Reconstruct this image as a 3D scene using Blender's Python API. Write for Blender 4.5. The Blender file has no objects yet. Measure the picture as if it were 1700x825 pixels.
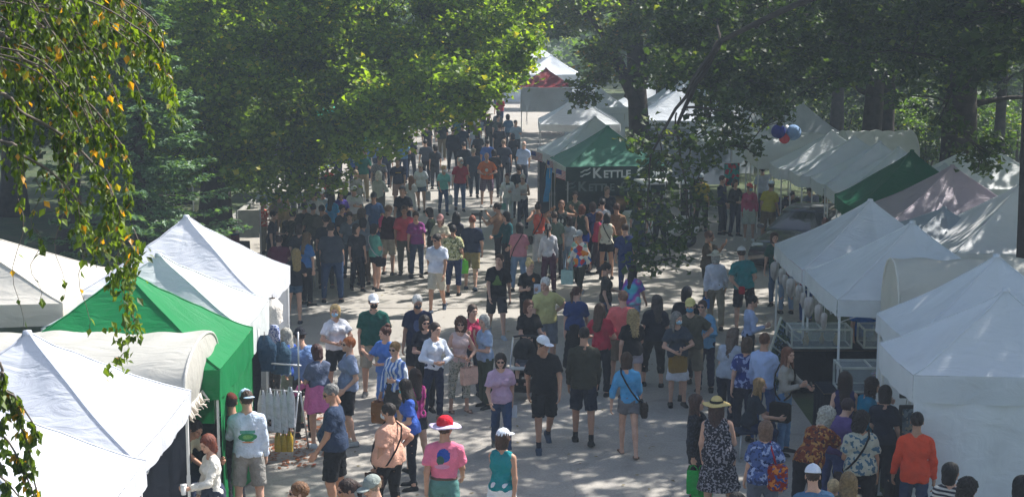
import bpy, math, random
import numpy as np
from mathutils import Vector, Matrix, Euler
R = math.radians
rnd = random.Random(7)
rs = np.random.RandomState(11)
scene = bpy.context.scene

# ------------------------------------------------------------------ camera
W0, H0, FPX, CAMZ = 1700.0, 825.0, 2650.0, 7.0
PITCH = math.atan(412.5 / FPX)
cam_d = bpy.data.cameras.new('camera')
cam = bpy.data.objects.new('camera', cam_d)
scene.collection.objects.link(cam)
cam_d.sensor_width = 36.0
cam_d.lens = 36.0 * FPX / W0
cam_d.clip_start = 0.1
cam_d.clip_end = 3000
cam.location = (0, 0, CAMZ)
cam.rotation_euler = (math.pi / 2 - PITCH, 0, 0)
scene.camera = cam

# ------------------------------------------------------------------ light
SUN_AZ, SUN_EL = math.atan2(0.80, 0.60), R(47)      # azimuth measured from +Y towards +X
sun_dir = Vector((math.sin(SUN_AZ) * math.cos(SUN_EL), math.cos(SUN_AZ) * math.cos(SUN_EL), math.sin(SUN_EL)))
world = bpy.data.worlds.new('World')
scene.world = world
world.use_nodes = True
wn = world.node_tree
sky = wn.nodes.new('ShaderNodeTexSky')
sky.sky_type = 'NISHITA'
sky.sun_disc = False
sky.sun_elevation = SUN_EL
sky.sun_rotation = SUN_AZ
sky.air_density = 1.2
sky.dust_density = 2.0
bg = wn.nodes['Background']
bg.inputs['Strength'].default_value = 0.08
wn.links.new(sky.outputs[0], bg.inputs[0])
sl = bpy.data.lights.new('sun', 'SUN')
sl.energy = 5.0
sl.angle = R(0.5)
sl.color = (1.0, 0.965, 0.91)
so = bpy.data.objects.new('sun', sl)
scene.collection.objects.link(so)
so.location = (40, 60, 80)
so.rotation_euler = sun_dir.to_track_quat('Z', 'Y').to_euler()
scene.view_settings.view_transform = 'Standard'
scene.view_settings.look = 'None'
scene.view_settings.gamma = 1
scene.view_settings.use_curve_mapping = False
scene.view_settings.exposure = 1.1
cy = scene.cycles
cy.use_adaptive_sampling = True
cy.adaptive_threshold = 0.03
cy.adaptive_min_samples = 32
cy.use_denoising = True
cy.max_bounces = 6
cy.diffuse_bounces = 3
cy.glossy_bounces = 2
cy.transmission_bounces = 4
cy.transparent_max_bounces = 8
cy.volume_bounces = 0
cy.caustics_reflective = False
cy.caustics_refractive = False

# ------------------------------------------------------------------ helpers
C = scene.collection

def W(px, py, z=None, Y=None):
    """world point on the sight line of photo pixel (px,py), at height z or at distance Y"""
    dx = (px - W0 / 2) / FPX
    dy = (H0 / 2 - py) / FPX
    d = (dx, math.cos(PITCH) + dy * math.sin(PITCH), -math.sin(PITCH) + dy * math.cos(PITCH))
    t = (Y / d[1]) if Y is not None else (z - CAMZ) / d[2]
    return Vector((d[0] * t, d[1] * t, CAMZ + d[2] * t))

def srgb(c):
    if isinstance(c, str):
        c = c.lstrip('#')
        if len(c) == 3: c = ''.join(a * 2 for a in c)
        c = [int(c[i:i + 2], 16) / 255 for i in (0, 2, 4)]
    return tuple(((x / 12.92) if x <= 0.04045 else ((x + 0.055) / 1.055) ** 2.4) for x in c)

def lk(o, parent=None):
    C.objects.link(o)
    if parent is not None: o.parent = parent
    return o

def tag(o, label=None, cat=None, group=None, kind=None):
    if label: o['label'] = label
    if cat: o['category'] = cat
    if group: o['group'] = group
    if kind: o['kind'] = kind
    return o

def empty(name, loc, rz=0):
    o = bpy.data.objects.new(name, None)
    o.location = loc
    o.rotation_euler = (0, 0, rz)
    o.empty_display_size = 0.2
    C.objects.link(o)
    return o

def np_mesh(name, V, quads=None, tris=None, mats=(), midx=None, smooth=True):
    me = bpy.data.meshes.new(name)
    V = np.asarray(V, np.float32)
    nq = 0 if quads is None else len(quads)
    nt = 0 if tris is None else len(tris)
    me.vertices.add(len(V))
    me.vertices.foreach_set('co', V.ravel())
    nl = nq * 4 + nt * 3
    me.loops.add(nl)
    idx = []
    if nq: idx.append(np.asarray(quads, np.int32).ravel())
    if nt: idx.append(np.asarray(tris, np.int32).ravel())
    me.loops.foreach_set('vertex_index', np.concatenate(idx))
    me.polygons.add(nq + nt)
    st = np.concatenate([np.arange(nq) * 4, nq * 4 + np.arange(nt) * 3]).astype(np.int32)
    me.polygons.foreach_set('loop_start', st)
    if midx is not None:
        me.polygons.foreach_set('material_index', np.asarray(midx, np.int32))
    me.polygons.foreach_set('use_smooth', np.full(nq + nt, smooth, bool))
    me.update(calc_edges=True)
    for m in mats: me.materials.append(m)
    return me

class MB:
    """collects boxes / tubes / grids into one mesh"""
    def __init__(self): self.V = []; self.F = []; self.n = 0; self.M = []; self.S = []
    def add(self, V, F, mi=0, smooth=False):
        self.V += [tuple(v) for v in V]
        self.F += [tuple(i + self.n for i in f) for f in F]
        self.M += [mi] * len(F); self.S += [smooth] * len(F)
        self.n += len(V)
        return self
    def box(self, c, s, rot=None, mi=0, taper=1.0, bev=0.0):
        hx, hy, hz = s[0] / 2, s[1] / 2, s[2] / 2
        if bev <= 0:
            P = [(-hx, -hy, -hz), (hx, -hy, -hz), (hx, hy, -hz), (-hx, hy, -hz),
                 (-hx * taper, -hy * taper, hz), (hx * taper, -hy * taper, hz), (hx * taper, hy * taper, hz), (-hx * taper, hy * taper, hz)]
            F = [(0, 3, 2, 1), (4, 5, 6, 7), (0, 1, 5, 4), (1, 2, 6, 5), (2, 3, 7, 6), (3, 0, 4, 7)]
        else:
            b = bev; P = []; F = []
            prof = []
            for (ux, uy, a0) in ((1, 1, 0), (-1, 1, 90), (-1, -1, 180), (1, -1, 270)):
                for k in range(3):
                    a = R(a0 + 45 * k)
                    prof.append((ux * (hx - b) + b * math.cos(a), uy * (hy - b) + b * math.sin(a)))
            lv = [(-hz, 1 - b / max(hx, hy)), (-hz + b, 1), (hz - b, 1), (hz, 1 - b / max(hx, hy))]
            for z, k in lv: P += [(x * k, y * k, z) for x, y in prof]
            n = 12
            for l in range(3):
                for i in range(n): F.append((l * n + i, l * n + (i + 1) % n, (l + 1) * n + (i + 1) % n, (l + 1) * n + i))
            F.append(tuple(range(n - 1, -1, -1))); F.append(tuple(range(3 * n, 4 * n)))
        if rot is not None:
            m = rot if isinstance(rot, Matrix) else Euler(rot).to_matrix()
            P = [m @ Vector(p) for p in P]
        return self.add([(p[0] + c[0], p[1] + c[1], p[2] + c[2]) for p in P], F, mi)
    def tube(self, pts, rad, n=8, mi=0, cap=True, flat=1.0):
        pts = [Vector(p) for p in pts]
        if not hasattr(rad, '__len__'): rad = [rad] * len(pts)
        V = []; F = []
        up = Vector((0, 0, 1))
        prev = None
        for i, p in enumerate(pts):
            d = (pts[min(i + 1, len(pts) - 1)] - pts[max(i - 1, 0)])
            if d.length < 1e-6: d = Vector((0, 0, 1))
            d.normalize()
            if prev is None:
                a = d.cross(up)
                if a.length < 0.05: a = d.cross(Vector((1, 0, 0)))
            else:
                a = prev - d * prev.dot(d)
                if a.length < 1e-4: a = d.cross(up)
            a.normalize(); prev = a
            b = d.cross(a)
            for k in range(n):
                t = 2 * math.pi * k / n
                V.append(p + (a * math.cos(t) + b * math.sin(t) * flat) * rad[i])
        for i in range(len(pts) - 1):
            for k in range(n):
                F.append((i * n + k, i * n + (k + 1) % n, (i + 1) * n + (k + 1) % n, (i + 1) * n + k))
        if cap:
            F.append(tuple(range(n - 1, -1, -1)))
            F.append(tuple((len(pts) - 1) * n + k for k in range(n)))
        return self.add(V, F, mi, True)
    def lathe(self, prof, c=(0, 0, 0), n=16, mi=0, ax=None):
        V = []; F = []
        for r, z in prof:
            for k in range(n):
                t = 2 * math.pi * k / n
                V.append(Vector((r * math.cos(t), r * math.sin(t), z)))
        for i in range(len(prof) - 1):
            for k in range(n):
                F.append((i * n + k, i * n + (k + 1) % n, (i + 1) * n + (k + 1) % n, (i + 1) * n + k))
        if ax is not None: V = [ax @ v for v in V]
        return self.add([(v[0] + c[0], v[1] + c[1], v[2] + c[2]) for v in V], F, mi, True)
    def grid(self, fn, nu, nv, mi=0, smooth=True):
        V = [fn(i / nu, j / nv) for j in range(nv + 1) for i in range(nu + 1)]
        F = [(j * (nu + 1) + i, j * (nu + 1) + i + 1, (j + 1) * (nu + 1) + i + 1, (j + 1) * (nu + 1) + i) for j in range(nv) for i in range(nu)]
        return self.add(V, F, mi, smooth)
    def build(self, name, mats, parent=None):
        me = bpy.data.meshes.new(name)
        me.from_pydata(self.V, [], self.F)
        me.polygons.foreach_set('material_index', self.M)
        me.polygons.foreach_set('use_smooth', self.S)
        me.update()
        for m in (mats if isinstance(mats, (list, tuple)) else [mats]): me.materials.append(m)
        return lk(bpy.data.objects.new(name, me), parent)

# ------------------------------------------------------------------ materials
_m = {}
def nodes(name):
    m = bpy.data.materials.new(name); m.use_nodes = True
    nt = m.node_tree
    return m, nt, nt.nodes['Principled BSDF'], nt.nodes['Material Output']
def N(nt, t, **k):
    n = nt.nodes.new(t)
    for a, v in k.items():
        if hasattr(n, a): setattr(n, a, v)
        else: n.inputs[a.replace('_', ' ')].default_value = v
    return n
def ramp(nt, fac, stops, interp='LINEAR'):
    r = nt.nodes.new('ShaderNodeValToRGB')
    r.color_ramp.interpolation = interp
    e = r.color_ramp.elements
    while len(e) < len(stops): e.new(0.5)
    for k, (p, c) in enumerate(stops):
        e[k].position = p; e[k].color = (*c[:3], 1)
    nt.links.new(fac, r.inputs[0])
    return r.outputs[0]
def mixc(nt, fac, a, b, mode='MIX'):
    n = nt.nodes.new('ShaderNodeMix'); n.data_type = 'RGBA'; n.blend_type = mode
    for s, v in ((n.inputs[0], fac), (n.inputs[6], a), (n.inputs[7], b)):
        if hasattr(v, 'is_output') or hasattr(v, 'links'): nt.links.new(v, s)
        elif isinstance(v, (int, float)): s.default_value = v
        else: s.default_value = (*v[:3], 1)
    return n.outputs[2]
def math_(nt, op, a, b=None, c=None):
    n = nt.nodes.new('ShaderNodeMath'); n.operation = op
    for i, v in enumerate((a, b, c)):
        if v is None: continue
        if hasattr(v, 'links'): nt.links.new(v, n.inputs[i])
        else: n.inputs[i].default_value = v
    return n.outputs[0]
def dark(c, k): return tuple(x * k for x in c)

def mat(name, col, rough=0.8, metal=0.0, var=0.12, scale=6.0, bump=0.0, bscale=60.0, spec=0.3):
    key = ('m', name, tuple(col), rough)
    if key in _m: return _m[key]
    m, nt, p, out = nodes(name)
    tc = N(nt, 'ShaderNodeTexCoord')
    nz = N(nt, 'ShaderNodeTexNoise', Scale=scale, Detail=4.0)
    nt.links.new(tc.outputs['Object'], nz.inputs['Vector'])
    c = ramp(nt, nz.outputs[0], [(0.3, dark(col, 1 - var)), (0.7, tuple(min(1, x * (1 + var)) for x in col))])
    nt.links.new(c, p.inputs['Base Color'])
    p.inputs['Roughness'].default_value = rough
    p.inputs['Metallic'].default_value = metal
    p.inputs['Specular IOR Level'].default_value = spec
    if bump > 0:
        b = N(nt, 'ShaderNodeBump', Strength=bump, Distance=0.02)
        n2 = N(nt, 'ShaderNodeTexNoise', Scale=bscale, Detail=3.0)
        nt.links.new(tc.outputs['Object'], n2.inputs['Vector'])
        nt.links.new(n2.outputs[0], b.inputs['Height'])
        nt.links.new(b.outputs[0], p.inputs['Normal'])
    _m[key] = m
    return m

def cloth_mat(col, pat=None, logo=None):
    """fabric colour with an optional woven/printed pattern, object coordinates in metres"""
    key = ('c', str(col), str(pat), str(logo))
    if key in _m: return _m[key]
    base = srgb(col)
    m, nt, p, out = nodes('cloth_' + (pat[0] if pat else 'plain'))
    tc = N(nt, 'ShaderNodeTexCoord')
    ob = tc.outputs['Object']
    nz = N(nt, 'ShaderNodeTexNoise', Scale=9.0, Detail=3.0)
    nt.links.new(ob, nz.inputs['Vector'])
    c = ramp(nt, nz.outputs[0], [(0.3, dark(base, 0.86)), (0.7, tuple(min(1, x * 1.1) for x in base))])
    if pat:
        k = pat[0]; cols = [srgb(x) for x in pat[1:]]
        sep = N(nt, 'ShaderNodeSeparateXYZ'); nt.links.new(ob, sep.inputs[0])
        if k in ('stripes', 'hstripes'):
            a = math_(nt, 'MULTIPLY', sep.outputs[0 if k == 'stripes' else 2], 14.0 if k == 'stripes' else 20.0)
            a = math_(nt, 'FRACT', a)
            f = math_(nt, 'GREATER_THAN', a, 0.5)
            c = mixc(nt, f, c, cols[0])
        elif k == 'plaid':
            f1 = math_(nt, 'GREATER_THAN', math_(nt, 'FRACT', math_(nt, 'MULTIPLY', sep.outputs[0], 14.0)), 0.6)
            f2 = math_(nt, 'GREATER_THAN', math_(nt, 'FRACT', math_(nt, 'MULTIPLY', sep.outputs[2], 14.0)), 0.6)
            f = math_(nt, 'MULTIPLY', math_(nt, 'ADD', f1, f2), 0.45)
            c = mixc(nt, f, c, cols[0])
        elif k in ('floral', 'spots', 'camo'):
            n2 = N(nt, 'ShaderNodeTexNoise', Scale={'floral': 16.0, 'spots': 34.0, 'camo': 12.0}[k], Detail=1.5)
            nt.links.new(ob, n2.inputs['Vector'])
            f = math_(nt, 'GREATER_THAN', n2.outputs[0], {'floral': 0.55, 'spots': 0.54, 'camo': 0.52}[k])
            c = mixc(nt, f, c, cols[0])
            if len(cols) > 1:
                n3 = N(nt, 'ShaderNodeTexNoise', Scale=22.0, Detail=1.0)
                mp = N(nt, 'ShaderNodeMapping'); mp.inputs['Location'].default_value = (5, 3, 1)
                nt.links.new(ob, mp.inputs[0]); nt.links.new(mp.outputs[0], n3.inputs['Vector'])
                c = mixc(nt, math_(nt, 'GREATER_THAN', n3.outputs[0], 0.58), c, cols[1])
        elif k in ('patch', 'tiedye'):
            if k == 'patch':
                n2 = N(nt, 'ShaderNodeTexVoronoi', Scale=9.0); nt.links.new(ob, n2.inputs['Vector'])
                s2 = N(nt, 'ShaderNodeSeparateColor'); nt.links.new(n2.outputs['Color'], s2.inputs[0]); fac = s2.outputs[0]
            else:
                n2 = N(nt, 'ShaderNodeTexNoise', Scale=3.0, Detail=1.0); nt.links.new(ob, n2.inputs['Vector'])
                fac = n2.outputs[0]
            st = [base] + cols
            lo, hi = (0.0, 1.0) if k == 'patch' else (0.36, 0.64)
            c = ramp(nt, fac, [(lo + (hi - lo) * i / len(st), s) for i, s in enumerate(st)], 'CONSTANT' if k == 'patch' else 'LINEAR')
    for lg in (logo or []):
        side, cx, cz, rx, rz, lc = lg[:6]     # side: 'b' back / 'f' front; print sits on the cloth
        shape = lg[6] if len(lg) > 6 else 'disc'
        sep = N(nt, 'ShaderNodeSeparateXYZ'); nt.links.new(ob, sep.inputs[0])
        dx = math_(nt, 'DIVIDE', math_(nt, 'SUBTRACT', sep.outputs[0], cx), rx)
        dz = math_(nt, 'DIVIDE', math_(nt, 'SUBTRACT', sep.outputs[2], cz), rz)
        if shape == 'disc':
            d2 = math_(nt, 'ADD', math_(nt, 'MULTIPLY', dx, dx), math_(nt, 'MULTIPLY', dz, dz))
        elif shape == 'tri':
            d2 = math_(nt, 'MAXIMUM', math_(nt, 'ADD', math_(nt, 'ABSOLUTE', dx), math_(nt, 'MULTIPLY', math_(nt, 'ADD', dz, 1.0), 0.5)), math_(nt, 'ABSOLUTE', dz))
        else:
            d2 = math_(nt, 'MAXIMUM', math_(nt, 'ABSOLUTE', dx), math_(nt, 'ABSOLUTE', dz))
        if shape != 'bar':
            n4 = N(nt, 'ShaderNodeTexNoise', Scale=30.0, Detail=2.0); nt.links.new(ob, n4.inputs['Vector'])
            d2 = math_(nt, 'ADD', d2, math_(nt, 'MULTIPLY', math_(nt, 'SUBTRACT', n4.outputs[0], 0.5), 0.9))
        f = math_(nt, 'LESS_THAN', d2, 1.0)
        g = math_(nt, 'GREATER_THAN' if side == 'b' else 'LESS_THAN', sep.outputs[1], 0.0)
        c = mixc(nt, math_(nt, 'MULTIPLY', f, g), c, srgb(lc))
    nt.links.new(c, p.inputs['Base Color'])
    p.inputs['Roughness'].default_value = 0.88
    p.inputs['Specular IOR Level'].default_value = 0.15
    b = N(nt, 'ShaderNodeBump', Strength=0.8, Distance=0.03)
    n2 = N(nt, 'ShaderNodeTexNoise', Scale=16.0, Detail=3.0, Distortion=1.2)
    nt.links.new(ob, n2.inputs['Vector']); nt.links.new(n2.outputs[0], b.inputs['Height']); nt.links.new(b.outputs[0], p.inputs['Normal'])
    _m[key] = m
    return m

def tent_mat(col, trans=0.3):
    key = ('t', str(col), trans)
    if key in _m: return _m[key]
    base = srgb(col)
    m, nt, p, out = nodes('canopy_cloth')
    tc = N(nt, 'ShaderNodeTexCoord'); ob = tc.outputs['Object']
    nz = N(nt, 'ShaderNodeTexNoise', Scale=0.9, Detail=6.0); nt.links.new(ob, nz.inputs['Vector'])
    c = ramp(nt, nz.outputs[0], [(0.25, dark(base, 0.8)), (0.45, base), (0.62, dark(base, 0.95)), (0.8, dark(base, 0.86))])
    nt.links.new(c, p.inputs['Base Color'])
    p.inputs['Roughness'].default_value = 0.55
    p.inputs['Specular IOR Level'].default_value = 0.25
    b = N(nt, 'ShaderNodeBump', Strength=0.55, Distance=0.06)
    mp = N(nt, 'ShaderNodeMapping'); mp.inputs['Scale'].default_value = (1.0, 3.2, 1.4); mp.inputs['Rotation'].default_value = (0, 0, 0.5)
    nt.links.new(ob, mp.inputs[0])
    n2 = N(nt, 'ShaderNodeTexNoise', Scale=2.2, Detail=5.0, Distortion=0.8)
    nt.links.new(mp.outputs[0], n2.inputs['Vector']); nt.links.new(n2.outputs[0], b.inputs['Height']); nt.links.new(b.outputs[0], p.inputs['Normal'])
    tr = N(nt, 'ShaderNodeBsdfTranslucent'); nt.links.new(c, tr.inputs[0])
    mx = N(nt, 'ShaderNodeMixShader'); mx.inputs[0].default_value = trans
    nt.links.new(p.outputs[0], mx.inputs[1]); nt.links.new(tr.outputs[0], mx.inputs[2]); nt.links.new(mx.outputs[0], out.inputs[0])
    _m[key] = m
    return m

def leaf_mat(name, c1, c2, c3=None, trans=0.42):
    m, nt, p, out = nodes(name)
    g = N(nt, 'ShaderNodeNewGeometry')
    st = [(0.0, srgb(c1)), (0.945, srgb(c2))]
    if c3: st.append((0.97, srgb(c3)))
    c = ramp(nt, g.outputs['Random Per Island'], st)
    if c3: c.node.color_ramp.interpolation = 'LINEAR'
    nt.links.new(c, p.inputs['Base Color'])
    p.inputs['Roughness'].default_value = 0.5
    p.inputs['Specular IOR Level'].default_value = 0.35
    tr = N(nt, 'ShaderNodeBsdfTranslucent')
    cc = mixc(nt, 1.0, c, (2.1, 2.1, 0.55), 'MULTIPLY'); nt.links.new(cc, tr.inputs[0])
    mx = N(nt, 'ShaderNodeMixShader'); mx.inputs[0].default_value = trans
    nt.links.new(p.outputs[0], mx.inputs[1]); nt.links.new(tr.outputs[0], mx.inputs[2]); nt.links.new(mx.outputs[0], out.inputs[0])
    return m

WHITE = mat('white_paint', (0.78, 0.78, 0.76), 0.4, var=0.04)
STEEL = mat('steel_pole', (0.55, 0.56, 0.57), 0.35, 0.6)
BLACKP = mat('black_plastic', (0.03, 0.03, 0.033), 0.5)
WOOD = mat('pale_wood', (0.42, 0.30, 0.17), 0.6, scale=3)
BARK = mat('bark', (0.045, 0.036, 0.03), 0.95, var=0.35, scale=5, bump=1.0, bscale=14)
# ------------------------------------------------------------------ implicit-surface modelling of figures
BIG = 9.0
class Field:
    def __init__(self, lo, hi, h):
        self.lo = np.array(lo, np.float32); self.h = h
        self.n = np.maximum(4, np.ceil((np.array(hi) - self.lo) / h).astype(int) + 1)
        self.ax = [self.lo[i] + h * np.arange(self.n[i], dtype=np.float32) for i in range(3)]
        self.F = np.full(self.n, BIG, np.float32)
    def copy(self):
        f = Field.__new__(Field); f.lo = self.lo; f.h = self.h; f.n = self.n; f.ax = self.ax; f.F = self.F.copy(); return f
    def blank(self):
        f = self.copy(); f.F[:] = BIG; return f
    def _sl(self, lo, hi):
        s = []
        for i in range(3):
            a = int(max(0, math.floor((lo[i] - self.lo[i]) / self.h)))
            b = int(min(self.n[i], math.ceil((hi[i] - self.lo[i]) / self.h) + 1))
            if b <= a: return None
            s.append(slice(a, b))
        return tuple(s)
    def cone(self, a, b, ra, rb, k=0.02, M=None, sc=(1, 1, 1), cut=None, mode='add', cuta=None):
        """round cone a->b; M rows = local axes, sc = local stretch of the section; cut = flat end at b"""
        a = np.asarray(a, np.float32); b = np.asarray(b, np.float32)
        r = max(ra, rb) * max(sc) + k + self.h * 2.5
        sl = self._sl(np.minimum(a, b) - r, np.maximum(a, b) + r)
        if sl is None: return self
        x = self.ax[0][sl[0]][:, None, None] - a[0]
        y = self.ax[1][sl[1]][None, :, None] - a[1]
        z = self.ax[2][sl[2]][None, None, :] - a[2]
        ab = b - a
        if cut is not None or cuta is not None:
            L = float(np.linalg.norm(ab)) + 1e-6
            al = (x * ab[0] + y * ab[1] + z * ab[2]) / L
        if M is not None or sc != (1, 1, 1):
            M_ = np.eye(3, dtype=np.float32) if M is None else np.asarray(M, np.float32)
            q = [(M_[i, 0] * x + M_[i, 1] * y + M_[i, 2] * z) / sc[i] for i in range(3)]
            ab2 = (M_ @ ab) / np.array(sc, np.float32)
        else:
            q = [x, y, z]; ab2 = ab
        L2 = float(ab2 @ ab2)
        if L2 < 1e-9:
            d = np.sqrt(q[0] ** 2 + q[1] ** 2 + q[2] ** 2) - ra
        else:
            t = np.clip((q[0] * ab2[0] + q[1] * ab2[1] + q[2] * ab2[2]) / L2, 0, 1)
            d = np.sqrt((q[0] - t * ab2[0]) ** 2 + (q[1] - t * ab2[1]) ** 2 + (q[2] - t * ab2[2]) ** 2) - (ra + t * (rb - ra))
        d = d * min(1.0, min(sc))
        if cut is not None: d = np.maximum(d, al - L - cut)
        if cuta is not None: d = np.maximum(d, -al - cuta)
        F = self.F[sl]
        if mode == 'add':
            if k > 0:
                h = np.maximum(k - np.abs(F - d), 0) / k
                self.F[sl] = np.minimum(F, d) - h * h * k * 0.25
            else: self.F[sl] = np.minimum(F, d)
        elif mode == 'sub':
            h = np.maximum(k - np.abs(F + d), 0) / max(k, 1e-6)
            self.F[sl] = np.maximum(F, -d) + h * h * k * 0.25
        return self
    def ell(self, c, r, k=0.01, M=None, mode='add'):
        m = max(r); return self.cone(c, c, m, m, k, M, tuple(x / m for x in r), mode=mode)
    def plane(self, p, n, mode='max'):
        """keep the side opposite to n"""
        n = np.asarray(n, np.float32); n = n / np.linalg.norm(n)
        d = ((self.ax[0][:, None, None] - p[0]) * n[0] + (self.ax[1][None, :, None] - p[1]) * n[1] + (self.ax[2][None, None, :] - p[2]) * n[2])
        self.F = np.maximum(self.F, d)
        return self
    def wrinkle(self, amp, f, ph):
        x = self.ax[0][:, None, None]; y = self.ax[1][None, :, None]; z = self.ax[2][None, None, :]
        self.F += amp * (np.sin(f * x * 1.3 + 2.1 * np.sin(f * .5 * z + ph) + ph) * np.sin(f * .8 * z + 1.7 * np.sin(f * .6 * y + ph * 2))
                         + 0.6 * np.sin(f * 1.7 * (z + 0.6 * x) + ph * 3) * np.sin(f * y * 1.1 + ph))
        return self
    def mesh(self):
        F = self.F; s = F < 0
        if not s.any(): return None
        ii = np.argwhere(s); a = np.maximum(ii.min(0) - 2, 0); b = np.minimum(ii.max(0) + 3, self.n)
        F = F[a[0]:b[0], a[1]:b[1], a[2]:b[2]]
        F = np.pad(F, 1, constant_values=0.5 * self.h)
        lo = self.lo + (a - 1) * self.h
        s = F < 0
        nx, ny, nz = F.shape
        cs = (nx - 1, ny - 1, nz - 1)
        acc = np.zeros(cs + (3,), np.float32); cnt = np.zeros(cs, np.float32)
        T = []
        for ax in range(3):
            A = [slice(None)] * 3; B = [slice(None)] * 3
            A[ax] = slice(0, -1); B[ax] = slice(1, None)
            f0 = F[tuple(A)]; f1 = F[tuple(B)]
            e = s[tuple(A)] != s[tuple(B)]
            dn = f0 - f1
            t = np.where(e, f0 / np.where(np.abs(dn) < 1e-9, 1e-9, dn), 0)
            T.append(e)
            o1, o2 = [k for k in range(3) if k != ax]
            for p in (0, 1):
                for q in (0, 1):
                    S = [slice(None)] * 3
                    S[o1] = slice(p, cs[o1] + p); S[o2] = slice(q, cs[o2] + q)
                    ee = e[tuple(S)]
                    acc[..., ax] += t[tuple(S)]
                    if p: acc[..., o1] += ee
                    if q: acc[..., o2] += ee
                    cnt += ee
        act = cnt > 0
        idx = np.full(cs, -1, np.int32); idx[act] = np.arange(int(act.sum()))
        ijk = np.argwhere(act)
        V = (ijk + acc[act] / cnt[act][:, None]) * self.h + lo
        Q = []
        for ax in range(3):
            o1, o2 = [(1, 2), (2, 0), (0, 1)][ax]
            e = T[ax]
            S = [slice(None)] * 3; S[o1] = slice(1, -1); S[o2] = slice(1, -1)
            pos = np.argwhere(e[tuple(S)])
            pos[:, o1] += 1; pos[:, o2] += 1
            if not len(pos): continue
            ins = s[pos[:, 0], pos[:, 1], pos[:, 2]]
            def cell(d1, d2):
                q = pos.copy(); q[:, o1] += d1; q[:, o2] += d2
                return idx[q[:, 0], q[:, 1], q[:, 2]]
            q = np.stack([cell(-1, -1), cell(0, -1), cell(0, 0), cell(-1, 0)], 1)
            q[~ins] = q[~ins][:, ::-1]
            Q.append(q)
        return V.astype(np.float32), np.concatenate(Q)

def xf(V, M):
    M = np.array(M, np.float32)
    return V @ M[:3, :3].T + M[:3, 3]

# ---- head template in head space (origin = head centre, face towards -Y, 0.23 tall)
def head_parts(h):
    f = Field((-.13, -.16, -.17), (.13, .16, .15), h)
    f.ell((0, .012, .03), (.076, .096, .088))
    f.ell((0, -.03, -.045), (.056, .062, .068), .04)
    f.cone((0, -.072, -.088), (0, -.078, -.09), .02, .016, .03)
    f.ell((0, -.082, .03), (.045, .02, .012), .02)
    f.ell((.033, -.094, .004), (.02, .014, .013), .012, mode='sub')
    f.ell((-.033, -.094, .004), (.02, .014, .013), .012, mode='sub')
    f.cone((0, -.092, .01), (0, -.113, -.026), .008, .013, .012)
    f.ell((.045, -.06, -.02), (.022, .02, .02), .02); f.ell((-.045, -.06, -.02), (.022, .02, .02), .02)
    for sx in (-1, 1):
        f.ell((sx * .079, .015, -.008), (.009, .02, .032), .006)
    f.cone((0, .022, -.06), (0, .035, -.165), .054, .056, .02, cut=0)
    sk = f.mesh()
    g = Field((-.06, -.13, -.08), (.06, -.05, .04), h * .7)
    for sx in (-1, 1):
        g.ell((sx * .031, -.079, .004), (.014, .011, .0075), 0)
    ey = g.mesh()
    g = g.blank(); g.ell((0, -.089, -.058), (.024, .012, .0065), 0)
    lp = g.mesh()
    g = g.blank()
    for sx in (-1, 1): g.cone((sx * .014, -.099, .024), (sx * .046, -.086, .027), .0045, .003, 0)
    br = g.mesh()
    return [sk, ey, lp, br]
def hand_parts(h, curl):
    """left hand, wrist at origin, fingers towards -Z, palm faces -X, thumb towards -Y"""
    f = Field((-.1, -.1, -.22), (.07, .07, .03), h)
    f.cone((0, 0, .02), (0, 0, -.02), .025, .024, .01)
    f.ell((0, .002, -.055), (.017, .042, .05), .012)
    for k, (y, L) in enumerate(((-.03, .075), (-.01, .085), (.01, .08), (.029, .062))):
        a = R(curl * (1 + .12 * k)); p = np.array((0, y, -.09)); d = lambda t: np.array((-math.sin(t), y * .8, -math.cos(t)))
        q = p + d(a * .5) * L * .45; r = q + d(a * 1.3) * L * .32; s = r + d(a * 2.0) * L * .24
        f.cone(p, q, .0098, .009, .005); f.cone(q, r, .009, .008, .004); f.cone(r, s, .008, .0068, .003)
    f.cone((-.004, -.03, -.035), (-.014, -.058, -.065), .013, .011, .008); f.cone((-.014, -.058, -.065), (-.022, -.064, -.095), .0105, .0085, .004)
    return f.mesh()
HEADS = {0: head_parts(.0085), 1: head_parts(.014)}
HANDS = {(l, c): hand_parts(h, a) for l, h in ((0, .0065), (1, .011)) for c, a in (('r', 28), ('g', 68))}

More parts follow.
